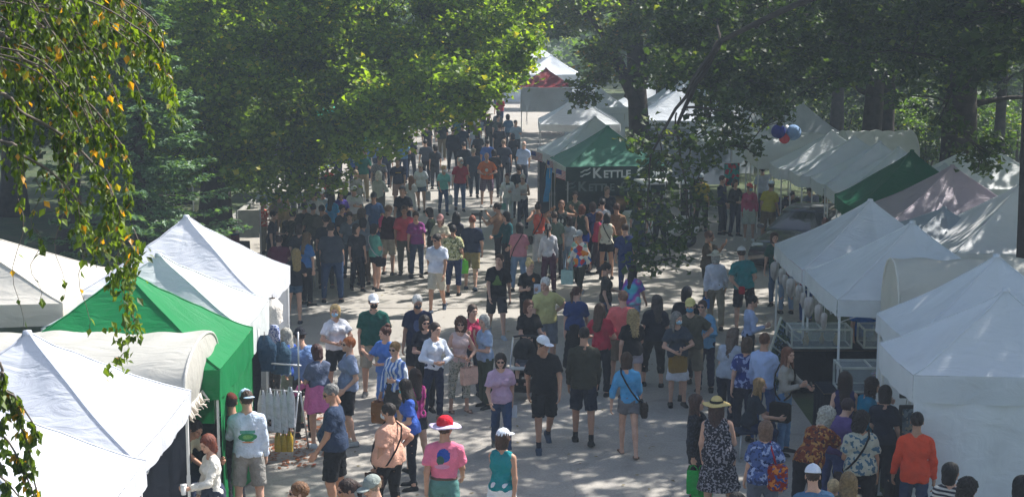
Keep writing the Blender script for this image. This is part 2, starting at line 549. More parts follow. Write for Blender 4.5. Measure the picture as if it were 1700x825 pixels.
def hair_field(style, h):
    f = Field((-.2, -.2, -.5), (.2, .3, .24), h)
    face = lambda: (f.ell((0, -.115, -.03), (.068, .075, .1), .015, mode='sub'))
    if style in ('short', 'pony', 'bun', 'buzz'):
        e = .0 if style == 'buzz' else .006
        f.ell((0, .016, .032), (.081 + e, .103 + e, .096 + e))
        face(); f.plane((0, 0, -.035), (0, -.5, -1))
        if style == 'pony':
            f.cone((0, .115, .05), (0, .15, -.02), .03, .036, .02); f.cone((0, .15, -.02), (0, .13, -.24), .036, .014, .02)
        if style == 'bun': f.ell((0, .06, .135), (.048, .048, .042), .015)
    elif style == 'bald':
        f.ell((0, .022, .0), (.086, .1, .05)); f.plane((0, -.02, 0), (0, -1, 0)); f.plane((0, 0, -.04), (0, 0, -1))
    elif style in ('bob', 'curly'):
        f.ell((0, .016, .035), (.09, .11, .1)); f.cone((0, .03, .0), (0, .04, -.1), .1, .09, .03, sc=(1, .85, 1))
        face(); f.plane((0, 0, -.15), (0, 0, -1)); f.cone((0, -.1, -.06), (0, -.1, -.2), .068, .075, .01, mode='sub')
        if style == 'curly': f.F -= .012
    elif style in ('long', 'wavy'):
        f.ell((0, .016, .035), (.088, .108, .1)); f.cone((0, .035, .0), (0, .075, -.34), .098, .08, .03, sc=(1.15, .62, 1))
        f.cone((.075, -.01, -.03), (.09, -.03, -.22), .03, .02, .03); f.cone((-.075, -.01, -.03), (-.09, -.03, -.22), .03, .02, .03)
        face(); f.cone((0, -.1, -.06), (0, -.1, -.3), .066, .08, .01, mode='sub')
    x = f.ax[0][:, None, None]; y = f.ax[1][None, :, None]; z = f.ax[2][None, None, :]
    th = np.arctan2(x, y + .001)
    a = .0075 if style in ('curly', 'wavy') else .004
    f.F += a * np.sin(th * 15 + 9 * np.sin(z * 21)) + a * .6 * np.sin(th * 31 + z * 30) + (a * np.sin(z * 95) * np.sin(th * 9) if style in ('curly', 'wavy') else 0)
    return f.mesh()
def hat_field(style, h):
    f = Field((-.26, -.27, -.06), (.26, .26, .2), h)
    if style in ('cap', 'bcap', 'visor'):
        f.ell((0, .014, .04), (.092, .113, .104)); f.plane((0, 0, .038), (0, .12, -1))
        if style == 'visor': f.plane((0, 0, .085), (0, 0, 1))
        g = f.blank(); g.ell((0, -.115, .036), (.078, .085, .012), 0); g.plane((0, -.085, 0), (0, 1, 0))
        f.F = np.minimum(f.F, g.F)
        f.ell((0, .014, .02), (.072, .092, .1), .0, mode='sub') if style == 'visor' else None
        if style != 'visor': f.ell((0, .014, .148), (.01, .01, .006), .004)
    elif style == 'wide':
        f.ell((0, .014, .055), (.09, .11, .1)); f.plane((0, 0, .045), (0, 0, -1))
        g = f.blank(); g.cone((0, .014, .05), (0, .014, .05), .205, .205, 0, sc=(1, 1.06, .06))
        x = g.ax[0][:, None, None]; y = g.ax[1][None, :, None]; z = g.ax[2][None, None, :]
        rr = np.sqrt(x * x + y * y)
        zz = z + .55 * rr * rr + .008 * np.sin(np.arctan2(x, y) * 3 + 1)
        g.F = np.maximum(np.abs(zz - .052 - .0) - .009, rr - .2).astype(np.float32) + 0 * g.F
        f.F = np.minimum(f.F, g.F)
    elif style == 'bucket':
        f.ell((0, .014, .055), (.09, .11, .095)); f.plane((0, 0, .045), (0, 0, -1))
        f.cone((0, .014, .06), (0, .014, .02), .1, .135, .01, sc=(.92, 1.08, 1), cut=0, cuta=.0)
    elif style == 'helmet':
        f.ell((0, .014, .05), (.105, .135, .11)); f.plane((0, 0, .03), (0, 0, -1))
    return f.mesh()
def gear_field(style, h):
    f = Field((-.11, -.15, -.13), (.11, .06, .06), h)
    if style == 'mask':
        f.ell((0, -.03, -.05), (.066, .09, .056)); f.plane((0, -.045, 0), (0, 1, 0))
        f.cone((.055, -.06, -.04), (.085, .015, -.01), .004, .004, 0); f.cone((-.055, -.06, -.04), (-.085, .015, -.01), .004, .004, 0)
    else:
        for sx in (-1, 1):
            f.ell((sx * .033, -.092, .003), (.028, .011, .02), .003)
            f.cone((sx * .055, -.085, .008), (sx * .086, .01, .005), .005, .004, 0)
        f.cone((-.02, -.1, .008), (.02, -.1, .008), .005, .005, .002)
    return f.mesh()
_tm = {}
def template(kind, style, h, M):
    key = (kind, style, h, M.name)
    if key not in _tm:
        V, Q = {'hair': hair_field, 'hat': hat_field, 'gear': gear_field}[kind](style, h)
        _tm[key] = np_mesh(style, V, Q, mats=[M])
    return _tm[key]

SKIN = {'l': mat('skin', (0.56, 0.33, 0.24), 0.55, var=.08, scale=14), 'm': mat('skin_tanned', (0.42, 0.23, 0.15), 0.55, var=.08, scale=14),
        'd': mat('skin_dark', (0.13, 0.068, 0.045), 0.5, var=.08, scale=14)}
EYE = mat('eye', (0.05, 0.035, 0.03), 0.25); LIP = mat('lip', (0.33, 0.10, 0.09), 0.5); BROW = mat('eyebrow', (0.06, 0.04, 0.03), 0.9)
def hairmat(c): return mat('hair', srgb(c), 0.55, var=.4, scale=30, bump=.6, bscale=90)
SOLE = mat('shoe_sole', (0.6, 0.6, 0.58), 0.6)

def dirv(fwd, out, side):
    a, o = R(fwd), R(out)
    return np.array((side * math.sin(o), -math.sin(a) * math.cos(o), -math.cos(a) * math.cos(o)), np.float32)
# pose: legs (thigh fwd, shin fwd, foot pitch, out) L,R ; arms (upper fwd, upper out, fore fwd, fore out) L,R ; lean ; grip
PO = {
 'stand': ((2, -2, 0, 4), (0, -3, 0, 5), (4, 9, 14, 4), (2, 9, 10, 4), 0),
 'rest':  ((8, -6, 0, 6), (-2, -4, 0, 3), (8, 10, 30, 0), (0, 10, 12, 3), 2),
 'walk':  ((24, 14, 0, 2), (-12, -36, 45, 2), (-20, 8, -2, 2), (22, 8, 40, 0), 3),
 'walk2': ((-12, -34, 40, 2), (22, 12, 0, 2), (20, 8, 34, 0), (-20, 8, -4, 2), 3),
 'step':  ((14, 4, 0, 3), (-10, -20, 14, 3), (-10, 8, 4, 3), (12, 8, 30, 0), 2),
 'phone': ((3, -2, 0, 4), (0, -3, 0, 4), (18, 10, 96, -28), (18, 10, 100, -24), 3),
 'armL':  ((5, -4, 0, 4), (0, -3, 0, 4), (15, 10, 95, -20), (2, 9, 10, 3), 2),
 'armR':  ((0, -3, 0, 4), (5, -4, 0, 4), (2, 9, 10, 3), (15, 10, 95, -20), 2),
 'hipL':  ((3, -2, 0, 5), (0, -3, 0, 4), (-18, 42, 18, -50), (4, 9, 16, 3), 0),
 'hipR':  ((3, -2, 0, 5), (0, -3, 0, 4), (4, 9, 16, 3), (-18, 42, 18, -50), 0),
 'hips':  ((3, -2, 0, 6), (0, -3, 0, 6), (-18, 42, 18, -50), (-18, 42, 18, -50), 0),
 'clasp': ((2, -2, 0, 5), (0, -3, 0, 5), (-22, 16, -16, -42), (-22, 16, -14, -40), 0),
 'head':  ((2, -2, 0, 6), (0, -3, 0, 6), (60, 75, 150, -35), (60, 75, 150, -35), 0),
 'photo': ((2, -2, 0, 6), (4, -3, 0, 4), (55, 25, 135, -30), (55, 25, 135, -30), 0),
 'upR':   ((2, -2, 0, 5), (0, -3, 0, 5), (4, 9, 14, 4), (120, 30, 160, 5), 0),
 'reachL':((6, -4, 0, 4), (-4, -6, 0, 5), (68, 12, 74, 4), (15, 10, 60, -10), 6),
 'reachR':((6, -4, 0, 4), (-4, -6, 0, 5), (15, 10, 60, -10), (68, 12, 74, 4), 6),
 'push':  ((16, 4, 0, 3), (-10, -22, 16, 3), (28, 8, 78, -6), (28, 8, 78, -6), 5),
 'lean':  ((2, -4, 0, 6), (-4, -6, 0, 6), (50, 6, 62, -4), (50, 6, 62, -4), 32),
 'cross': ((3, -2, 0, 5), (0, -3, 0, 4), (14, 12, 80, -62), (14, 12, 86, -58), 0),
 'chin':  ((3, -2, 0, 4), (0, -3, 0, 4), (10, 12, 75, -50), (24, 10, 150, -12), 2),
 'bag':   ((3, -2, 0, 4), (0, -3, 0, 5), (-4, 12, 92, -10), (4, 9, 10, 3), 0),
 'holdf': ((3, -2, 0, 4), (0, -3, 0, 5), (12, 22, 68, -42), (12, 22, 68, -42), 0),
 'sit':   ((84, 0, 0, 8), (80, -6, 0, 10), (25, 10, 75, -15), (30, 10, 80, -15), 12),
 'hand':  ((14, 4, 0, 3), (-10, -18, 14, 3), (6, 24, 8, 22), (-8, 8, 4, 3), 2),
 'handR': ((-10, -18, 14, 3), (14, 4, 0, 3), (-8, 8, 4, 3), (6, 24, 8, 22), 2),
}
GROUP = 'people at the market'
_count = [0]
def rotx(a):
    c, s = math.cos(a), math.sin(a)
    return np.array(((1, 0, 0), (0, c, -s), (0, s, c)), np.float32)
def rotz(a):
    c, s = math.cos(a), math.sin(a)
    return np.array(((c, -s, 0), (s, c, 0), (0, 0, 1)), np.float32)

def person(px, py, h, face, pose, top, tcol, bot, bcol, hair, hcol, label, skin='l', g=1.0, fem=False, hat=None, hatc='#ddd', mask=None,
           glasses=False, tpat=None, logo=None, bpat=None, shoe='#222', sock=None, hy=0, hp=6, belly=0, loose=0, cat='person', z0=0.0, extra=None):
    """head top at photo pixel (px,py), height h, facing angle (0 = to the camera, 90 = to picture right, 180 = away)"""
    _count[0] += 1
    vr = random.Random(int(px * 7 + py * 13))
    if pose == 'stand' and vr.random() < .55: pose = vr.choice(('rest', 'step', 'armL', 'armR', 'holdf', 'bag', 'step'))
    pd = PO[pose]
    J = lambda a: vr.gauss(0, a)
    if pose != 'sit':
        wl = abs(J(3))
        pd = ((pd[0][0] + J(3), pd[0][1] - abs(J(3)), pd[0][2], pd[0][3] + J(1.5)), (pd[1][0] + J(3), pd[1][1] - abs(J(4)), pd[1][2], pd[1][3] + J(1.5)),
              (pd[2][0] + J(8), pd[2][1] + abs(J(4)), pd[2][2] + J(9) + (abs(J(16)) if pose in ('stand', 'rest') else 0), pd[2][3] + J(4)), (pd[3][0] + J(8), pd[3][1] + abs(J(4)), pd[3][2] + J(9) + (abs(J(16)) if pose in ('stand', 'rest') else 0), pd[3][3] + J(4)), pd[4] + J(2.5))
    if hy == 0: hy = J(18)
    hp = hp + J(5)
    s = h / 1.75
    lean = R(pd[4])
    # hip height from the legs
    TH, SH = .43 * s, .42 * s
    legs = []
    for i, sd in ((0, 1), (1, -1)):
        t, b, fp, o = pd[i]
        d1, d2 = dirv(t, o, sd), dirv(b, o * .3, sd)
        legs.append((d1, d2, fp))
    drop = max(-(d1[2] * TH + d2[2] * SH) for d1, d2, _ in legs)
    hipz = drop + .085 * s
    Rt = rotx(lean) @ np.array(Matrix.Rotation(R(J(2.2)), 3, 'Y'), np.float32) @ rotz(R(J(6)))
    fwd = np.array((0, -1, 0))
    hip = np.array((0, 0, hipz), np.float32)
    def tp(x, y, z): return hip + Rt @ (np.array((x, y, z), np.float32) * s)
    headc = tp(0, -.01, .715) + np.array((0, -.02 * s, 0))
    topz = headc[2] + .118 * s + (.02 if hat else 0)
    P = W(px, py, z=topz + z0)
    ax_, ay_ = P.x, P.y
    rz = R(face)
    # shift so that the head (not the feet) sits on the sight line
    off = rotz(rz) @ np.array((headc[0], headc[1], 0))
    loc = (ax_ - off[0], ay_ - off[1], z0)
    dist = ay_
    lod = 0 if dist < 42 else 1
    vx = .019 if dist < 34 else (.024 if dist < 50 else (.032 if dist < 75 else .042))
    w = g * (0.93 if fem else 1.0)
    sh = .172 * (.9 if fem else 1.0) * (0.85 + .15 * g)
    pts = [hip]
    arms = []
    for i, sd in ((2, 1), (3, -1)):
        uf, uo, ff, fo = pd[i]
        a = tp(sd * (sh - .004), 0, .462)
        e = a + dirv(uf, uo, sd) * .285 * s
        wv = dirv(ff, fo, sd)
        wr = e + wv * .25 * s
        arms.append((a, e, wr, wv, sd))
        pts += [a, e, wr, wr + wv * .2]
    lg = []
    for (d1, d2, fp), sd in zip(legs, (1, -1)):
        a = hip + np.array((sd * .088 * s * w, 0, -.01 * s)); k = a + d1 * TH; an = k + d2 * SH
        lg.append((a, k, an, fp, sd)); pts += [a, k, an, an + np.array((0, -.2, 0))]
    pts += [headc + .12, headc - .12]
    pts = np.array(pts)
    lo, hi = pts.min(0) - .17 * max(1, w), pts.max(0) + .17 * max(1, w)
    lo[2] = -.03
    if bot in ('skirt', 'longskirt', 'miniskirt') or top == 'dress': lo[:2] -= .1; hi[:2] += .1
    lo[1] -= .06 * belly
    f = Field(lo, hi, vx)
    kk = .05 * s
    Mx = Rt.T
    T = lambda F_, off=0.0: _torso(F_, tp, s, w, fem, g, belly, kk, Mx, off, sh)
    def _torso(F_, tp, s, w, fem, g, belly, kk, M, off, sh):
        wd = (.092 if fem else .105) * w
        F_.cone(tp(-.062 * w, .005, .04), tp(.062 * w, .005, .04), (.108 if fem else .098) * s * w + off, (.108 if fem else .098) * s * w + off, kk, M, (1, .98, 1))
        F_.cone(tp(-.035 * w, 0, .2), tp(.035 * w, 0, .2), wd * s + off, wd * s + off, kk, M, (1, .9, 1.2))
        F_.cone(tp(-.06, 0, .37), tp(.06, 0, .37), (.104 if fem else .116) * s * (.5 + .5 * w) + off, (.104 if fem else .116) * s * (.5 + .5 * w) + off, kk, M, (1, .88, 1.05))
        F_.cone(tp(-sh + .035, .008, .468), tp(sh - .035, .008, .468), .05 * s + off * .8, .05 * s + off * .8, kk * 1.2, M)
        for sx in (-1, 1): F_.cone(tp(sx * .03, .012, .545), tp(sx * (sh - .04), .008, .475), .042 * s + off * .5, .044 * s + off * .6, kk * .8)
        if fem:
            for sx in (-1, 1): F_.ell(tp(sx * .065, -.082, .36), ((.058 + .03 * (w - 1)) * s + off,) * 3, kk * .7)
        if belly: F_.ell(tp(0, -.07 * belly, .16), (.12 * s * w + off, .10 * s * (1 + belly * .35) + off, .13 * s + off), kk * 1.4, M)
    def ARM(F_, off=0.0, frac=2.0, k=.02):
        for a, e, wr, wv, sd in arms:
            r0, r1, r2 = .05 * s * (.4 + .6 * w), .038 * s * (.5 + .5 * w), .026 * s
            if frac >= 1:
                F_.cone(a, e, r0 + off, r1 + off, k)
                fr = frac - 1
                q = e + (wr - e) * fr
                F_.cone(e, q, r1 + off, (r1 + (r2 - r1) * fr) + off, k, cut=(0 if fr < 1.01 and off > 0 else None))
            else:
                q = a + (e - a) * frac
                F_.cone(a, q, r0 + off, r0 + off * 1.7, k * 1.5, cut=0)
    def LEG(F_, off=0.0, frac=2.0, k=.03, flare=0.0):
        for a, kn, an, fp, sd in lg:
            r0, r1, r2 = (.088 if fem else .082) * s * w, .054 * s * (.5 + .5 * w), .034 * s
            if frac > 1:
                F_.cone(a, kn, r0 + off, r1 + off, k)
                fr = frac - 1
                q = kn + (an - kn) * fr
                F_.cone(kn, q, r1 + off, r1 + (r2 - r1) * fr + off + flare * fr, k * .6, cut=(0 if off > 0 else None))
                if fr > .5 and off < .012:
                    c = kn + (an - kn) * .28; F_.ell(c + np.array((0, .016 * s, 0)), (.044 * s, .05 * s, .09 * s), .03)
            else:
                q = a + (kn - a) * frac
                F_.cone(a, q, r0 + off, r0 + (r1 - r0) * frac + off + flare, k, cut=0)
    # ---- body: one continuous skin surface
    T(f)
    ARM(f)
    LEG(f)
    f.cone(tp(0, .01, .5), headc + np.array((0, .025, -.05)) * s, .058 * s, .052 * s, .03)
    feet = []
    for a, kn, an, fp, sd in lg:
        Mf = rotz(R(8 * sd)) @ rotx(R(fp))
        heel = an + Mf @ np.array((0, .03, -.045)) * s; toe = an + Mf @ np.array((0, -.15, -.055)) * s
        f.cone(an, heel, .032 * s, .03 * s, .015); f.cone(heel, toe, .031 * s, .024 * s, .02, M=Mf.T, sc=(1.15, 1, .75))
        feet.append((an, heel, toe, Mf))
    body = f.mesh()
    V, Q = [body[0]], [body[1]]; MI = [np.zeros(len(body[1]), int)]; n = len(body[0])
    # head
    hr = rotz(R(hy)) @ rotx(R(hp) + lean * .35)
    Mh = np.eye(4, dtype=np.float32); Mh[:3, :3] = hr * s; Mh[:3, 3] = headc
    for mi, part in enumerate(HEADS[lod]):
        V.append(xf(part[0], Mh)); Q.append(part[1] + n); MI.append(np.full(len(part[1]), mi)); n += len(part[0])
    grip = 'g' if pose in ('phone', 'armL', 'armR', 'reachL', 'reachR', 'push', 'bag', 'holdf', 'lean', 'clasp', 'cross') else 'r'
    hands = []
    for a, e, wr, wv, sd in arms:
        hv, hq = HANDS[(lod, grip)]
        hv = hv * s * 1.02
        if sd < 0: hv = hv * np.array((-1, 1, 1)); hq = hq[:, ::-1]
        q = Vector((0, 0, -1)).rotation_difference(Vector([float(x) for x in wv])).to_matrix()
        m4 = np.eye(4); m4[:3, :3] = np.array(q); m4[:3, 3] = wr
        V.append(xf(hv, m4)); Q.append(hq + n); MI.append(np.zeros(len(hq), int)); n += len(hv)
        hands.append(wr + wv * .075 * s)
    me = np_mesh('person', np.concatenate(V), np.concatenate(Q), mats=[SKIN[skin], EYE, LIP, BROW], midx=np.concatenate(MI))
    root = bpy.data.objects.new('person', me)
    root.location = loc; root.rotation_euler = (0, 0, rz)
    C.objects.link(root)
    tag(root, label, cat, GROUP)
    def child(name, fld, m):
        r_ = fld.mesh()
        if r_ is None: return None
        return lk(bpy.data.objects.new(name, np_mesh(name, r_[0], r_[1], mats=[m])), root)
    ph = rs.rand() * 6
    wr_amp = .0065 if lod == 0 else .0045
    upn = Rt @ np.array((0, 0, 1)); neckp = tp(0, -.01, .562)
    # ---- lower garment
    fb = None
    if bot:
        fb = f.blank()
        T(fb, .012 + .004 * loose)
        fb.plane(tp(0, 0, .13), upn)
        bn = {'shorts': 'shorts', 'mini': 'shorts', 'capri': 'trousers', 'pants': 'trousers', 'jeans': 'jeans', 'wide': 'trousers', 'leg': 'leggings', 'skirt': 'skirt', 'miniskirt': 'skirt', 'longskirt': 'skirt'}[bot]
        if bot == 'shorts': LEG(fb, .022, .93, flare=.018)
        elif bot == 'mini': LEG(fb, .016, .42, flare=.01)
        elif bot == 'capri': LEG(fb, .017, 1.55, flare=.01)
        elif bot == 'pants': LEG(fb, .019, 1.95, flare=.008)
        elif bot == 'jeans': LEG(fb, .014, 1.95, flare=.006)
        elif bot == 'wide': LEG(fb, .022, 1.93, flare=.035)
        elif bot == 'leg': LEG(fb, .008, 1.9)
        else:
            Lk = {'skirt': .43, 'miniskirt': .3, 'longskirt': .74}[bot] * s
            a = hip + np.array((0, .0, .04)); b = hip + np.array((0, -.02, -Lk))
            fb.cone(a, b, .125 * s * w, (.17 if bot != 'miniskirt' else .155) * s * w + .03, .04, sc=(1.12, .9, 1), cut=0)
            if bot == 'longskirt': fb.cone(a, b, .15, .235 * s, .03, cut=0)
        if lod == 0 or dist < 60: fb.wrinkle(wr_amp, 34, ph)
        child(bn, fb, cloth_mat(bcol, bpat))
    # ---- upper garment
    ft = f.blank()
    off = .017 + .008 * loose
    T(ft, off)
    hem = {'tank': .03, 'tee': .0, 'polo': .01, 'long': .0, 'blouse': .02, 'jacket': -.06, 'dress': .0, 'sleeve34': .02, 'crop': .14, 'tuck': .12, 'tunic': -.14}[top]
    if hem < 0.0 or top in ('tee', 'polo', 'jacket'):
        ft.cone(tp(-.05 * w, 0, .1), tp(-.05 * w, 0, hem), .12 * s * w + off, .122 * s * w + off, .04, M=Mx, sc=(1, .98, 1)); ft.cone(tp(.05 * w, 0, .1), tp(.05 * w, 0, hem), .12 * s * w + off, .122 * s * w + off, .04, M=Mx, sc=(1, .98, 1))
    if top == 'dress':
        b = hip + np.array((0, -.02, -.45 * s))
        ft.cone(tp(0, 0, .1), b, .12 * s * w, .21 * s * w, .05, sc=(1.1, .9, 1), cut=0)
    else:
        ft.plane(tp(0, 0, hem - .02), -upn)
    if top in ('tee', 'polo', 'tuck'): ARM(ft, .02, .72)
    elif top in ('tank', 'dress', 'crop'):
        ft.cone(tp(sh + .02, 0, .47), tp(sh + .03, 0, .38), .062 * s, .04 * s, .01, mode='sub'); ft.cone(tp(-sh - .02, 0, .47), tp(-sh - .03, 0, .38), .062 * s, .04 * s, .01, mode='sub')
    elif top == 'sleeve34': ARM(ft, .018, 1.45)
    else: ARM(ft, .017 + .004 * loose, 1.93)
    # neck opening
    ft.plane(neckp, upn)
    open_r = .085 if top in ('tank', 'dress', 'blouse', 'crop') else .066
    ft.cone(tp(0, -.05, .60), tp(0, -.02, .56), open_r * s, open_r * s * .9, .01, mode='sub')
    if lod == 0 or dist < 60: ft.wrinkle(wr_amp, 29, ph + 1)
    nm = {'tank': 'tank_top', 'tee': 'shirt', 'polo': 'polo_shirt', 'long': 'shirt', 'blouse': 'blouse', 'jacket': 'jacket', 'dress': 'dress', 'sleeve34': 'sweater', 'crop': 'tank_top', 'tuck': 'shirt', 'tunic': 'tunic'}[top]
    child(nm, ft, cloth_mat(tcol, tpat, logo))
    if top == 'polo' and lod == 0:
        fc = Field(tuple(neckp - .13), tuple(neckp + .13), .012)
        fc.cone(tp(0, .012, .555), tp(0, .02, .59), .074 * s, .066 * s, 0, cut=0, cuta=0); fc.cone(tp(0, .0, .5), tp(0, .02, .66), .058 * s, .054 * s, 0, mode='sub')
        fc.cone(tp(0, -.12, .56), tp(0, -.06, .58), .03, .025, 0, mode='sub')
        child('collar', fc, cloth_mat(tcol))
    if top == 'tuck' or pose == 'belt':
        fbl = f.blank(); T(fbl, .026); fbl.plane(tp(0, 0, .135), upn); fbl.plane(tp(0, 0, .095), -upn)
        child('belt', fbl, mat('leather', (.09, .045, .03), .5))
    # ---- hair, hat, glasses, mask
    Mo = Matrix([[float(x) for x in r_] for r_ in Mh])
    hh = (.011, .02)[lod]
    if hair:
        o = lk(bpy.data.objects.new('hair', template('hair', hair, hh, hairmat(hcol))), root); o.matrix_basis = Mo
    if hat:
        o = lk(bpy.data.objects.new({'cap': 'cap', 'bcap': 'cap', 'visor': 'visor', 'wide': 'sun_hat', 'bucket': 'hat', 'helmet': 'hat'}[hat], template('hat', hat, (.0095, .015)[lod], cloth_mat(hatc))), root)
        o.matrix_basis = Mo @ (Matrix.Rotation(math.pi, 4, 'Z') if hat == 'bcap' else Matrix.Identity(4))
        if hat in ('wide',) and lod == 0:
            bd = MB(); bd.lathe([(.099, .05), (.1, .05), (.099, .085), (.095, .085)], n=24)
            b = bd.build('hat_band', cloth_mat('#14141a' if not extra or 'band' not in extra else extra['band']), o); b.scale = (.95, 1.16, 1); b.location = (0, .014, .005)
    if mask:
        o = lk(bpy.data.objects.new('face_mask', template('gear', 'mask', (.009, .014)[lod], cloth_mat(mask))), root); o.matrix_basis = Mo
    if glasses:
        o = lk(bpy.data.objects.new('sunglasses', template('gear', 'glasses', (.008, .012)[lod], mat('dark_lens', (.015, .015, .018), .15))), root); o.matrix_basis = Mo
    # ---- shoes
    if dist < 62:
        for (an, heel, toe, Mf) in feet:
            c = (an + toe) / 2
            fs = Field(np.minimum(an, toe) - .14, np.maximum(an, toe) + .12, .014 if lod == 0 else .02)
            if shoe == 'sandal':
                fs.cone(heel + Mf @ np.array((0, .01, -.022)), toe + Mf @ np.array((0, -.02, -.014)), .036, .04, 0, M=Mf.T, sc=(1.1, 1, .35))
                fs.cone(toe + Mf @ np.array((-.04, .05, 0)), toe + Mf @ np.array((.04, .05, .012)), .018, .018, .01)
                m_ = mat('sandal_leather', (.16, .09, .055), .6)
            else:
                fs.cone(an + np.array((0, 0, -.015)), heel, .04 * s, .042 * s, .02); fs.cone(heel, toe, .043 * s, .034 * s, .03, M=Mf.T, sc=(1.1, 1, .95))
                fs.cone(heel + Mf @ np.array((0, 0, -.025)), toe + Mf @ np.array((0, -.01, -.012)), .042 * s, .04 * s, .01, M=Mf.T, sc=(1.1, 1, .4))
                m_ = cloth_mat(shoe)
            nd = Mf @ np.array((0, 0, -1)); fs.plane(heel + nd * .048 * s, nd)
            child('sandal' if shoe == 'sandal' else 'shoe', fs, m_)
            if sock:
                k = [x for x in lg if np.allclose(x[2], an)][0][1]
                fk = Field(np.minimum(an, k) - .08, np.maximum(an, k) + .08, .014)
                fk.cone(an, an + (k - an) * .22, .039 * s, .041 * s, .01, cut=0); child('sock', fk, cloth_mat(sock))
    Mw = Matrix.Translation(loc) @ Matrix.Rotation(rz, 4, 'Z')
    wp = lambda v: Mw @ Vector([float(x) for x in v])
    return dict(root=root, hands=[wp(x) for x in hands], Mw=Mw, tp=tp, s=s, w=w, rz=rz, headc=wp(headc), wp=wp)
# ------------------------------------------------------------------ ground
def ground_sheet(name, x0, x1, y0, y1, z, m, kind='structure', nx=1, ny=1):
    mb = MB(); mb.grid(lambda u, v: (x0 + (x1 - x0) * u, y0 + (y1 - y0) * v, z), nx, ny, smooth=False)
    return tag(mb.build(name, m), kind=kind)

def asphalt():
    m, nt, p, out = nodes('asphalt')
    tc = N(nt, 'ShaderNodeTexCoord'); ob = tc.outputs['Object']
    n1 = N(nt, 'ShaderNodeTexNoise', Scale=0.35, Detail=6.0, Roughness=0.65); nt.links.new(ob, n1.inputs['Vector'])
    n2 = N(nt, 'ShaderNodeTexNoise', Scale=28.0, Detail=4.0); nt.links.new(ob, n2.inputs['Vector'])
    c = ramp(nt, n1.outputs[0], [(0.3, (.28, .26, .23)), (0.5, (.34, .315, .28)), (0.75, (.38, .355, .315))])
    c = mixc(nt, 0.5, c, ramp(nt, n2.outputs[0], [(0.35, (.6, .6, .6)), (0.65, (1, 1, 1))]), 'MULTIPLY')
    n3 = N(nt, 'ShaderNodeTexNoise', Scale=1.3, Detail=5.0, Distortion=1.5); nt.links.new(ob, n3.inputs['Vector'])
    c = mixc(nt, ramp(nt, n3.outputs[0], [(0.56, (0, 0, 0)), (0.7, (.65, .65, .65))]), c, (.2, .185, .165))
    v = N(nt, 'ShaderNodeTexVoronoi', Scale=0.32, feature='DISTANCE_TO_EDGE')
    n4 = N(nt, 'ShaderNodeTexNoise', Scale=1.2, Detail=6.0); nt.links.new(ob, n4.inputs['Vector'])
    w = mixc(nt, 0.35, ob, n4.outputs['Color'], 'ADD'); nt.links.new(w, v.inputs['Vector'])
    c = mixc(nt, ramp(nt, v.outputs[0], [(0.0, (.35, .35, .35)), (0.005, (0, 0, 0))]), c, (.14, .13, .12))
    nt.links.new(c, p.inputs['Base Color']); p.inputs['Roughness'].default_value = 0.92
    b = N(nt, 'ShaderNodeBump', Strength=0.4, Distance=0.01); nt.links.new(n2.outputs[0], b.inputs['Height']); nt.links.new(b.outputs[0], p.inputs['Normal'])
    return m
def soil():
    m, nt, p, out = nodes('grass_soil')
    tc = N(nt, 'ShaderNodeTexCoord'); ob = tc.outputs['Object']
    n1 = N(nt, 'ShaderNodeTexNoise', Scale=0.8, Detail=8.0, Roughness=0.7); nt.links.new(ob, n1.inputs['Vector'])
    n2 = N(nt, 'ShaderNodeTexNoise', Scale=40.0, Detail=3.0); nt.links.new(ob, n2.inputs['Vector'])
    c = ramp(nt, n1.outputs[0], [(0.3, (.03, .05, .015)), (0.5, (.055, .085, .025)), (0.68, (.10, .085, .05))])
    c = mixc(nt, 0.6, c, ramp(nt, n2.outputs[0], [(0.3, (.4, .4, .4)), (0.7, (1.2, 1.2, 1.2))]), 'MULTIPLY')
    nt.links.new(c, p.inputs['Base Color']); p.inputs['Roughness'].default_value = 1.0
    b = N(nt, 'ShaderNodeBump', Strength=0.8, Distance=0.04); nt.links.new(n2.outputs[0], b.inputs['Height']); nt.links.new(b.outputs[0], p.inputs['Normal'])
    return m
SOIL = soil(); ASPH = asphalt()
ground_sheet('ground', -600, 600, -60, 1500, 0.0, SOIL)
mb = MB()
# street outline: left edge, right edge per distance
st = [(10, -5.4, 5.0), (28, -5.4, 5.0), (33, -7.0, 5.6), (40, -9.0, 9.0), (48, -9.0, 9.4), (56, -9.0, 5.5), (70, -9.0, 3.6), (120, -8.5, 3.6), (260, -9, 3)]
V = []; F = []
for y, a, b in st: V += [(a, y, .004), (b, y, .004)]
for i in range(len(st) - 1): F.append((2 * i, 2 * i + 1, 2 * i + 3, 2 * i + 2))
mb.add(V, F); tag(mb.build('street', ASPH), kind='structure')
KERB = mat('kerb_stone', (.36, .35, .32), .85, bump=.3)
mb = MB()
for i in range(4, len(st) - 1):
    for sd in (1, 2):
        a = Vector((st[i][sd], st[i][0], .06)); b = Vector((st[i + 1][sd], st[i + 1][0], .06)); d = b - a
        mb.box((a + b) / 2, (.15, d.length, .13), rot=(0, 0, math.atan2(-d.x, d.y)))
tag(mb.build('kerb', KERB), kind='structure')
# tar joint across the street
TAR = mat('tar_joint', (.12, .115, .105), .9)
mb = MB(); mb.grid(lambda u, v: (-3.5 + 8 * u, 36.0 + .02 * math.sin(u * 30) + .05 * v, .008), 30, 1, smooth=False)
mb.grid(lambda u, v: (-6 + 12 * u, 55.5 + .03 * math.sin(u * 22) + .12 * v, .008), 30, 1, smooth=False)
tag(mb.build('street_joint', TAR), kind='structure')
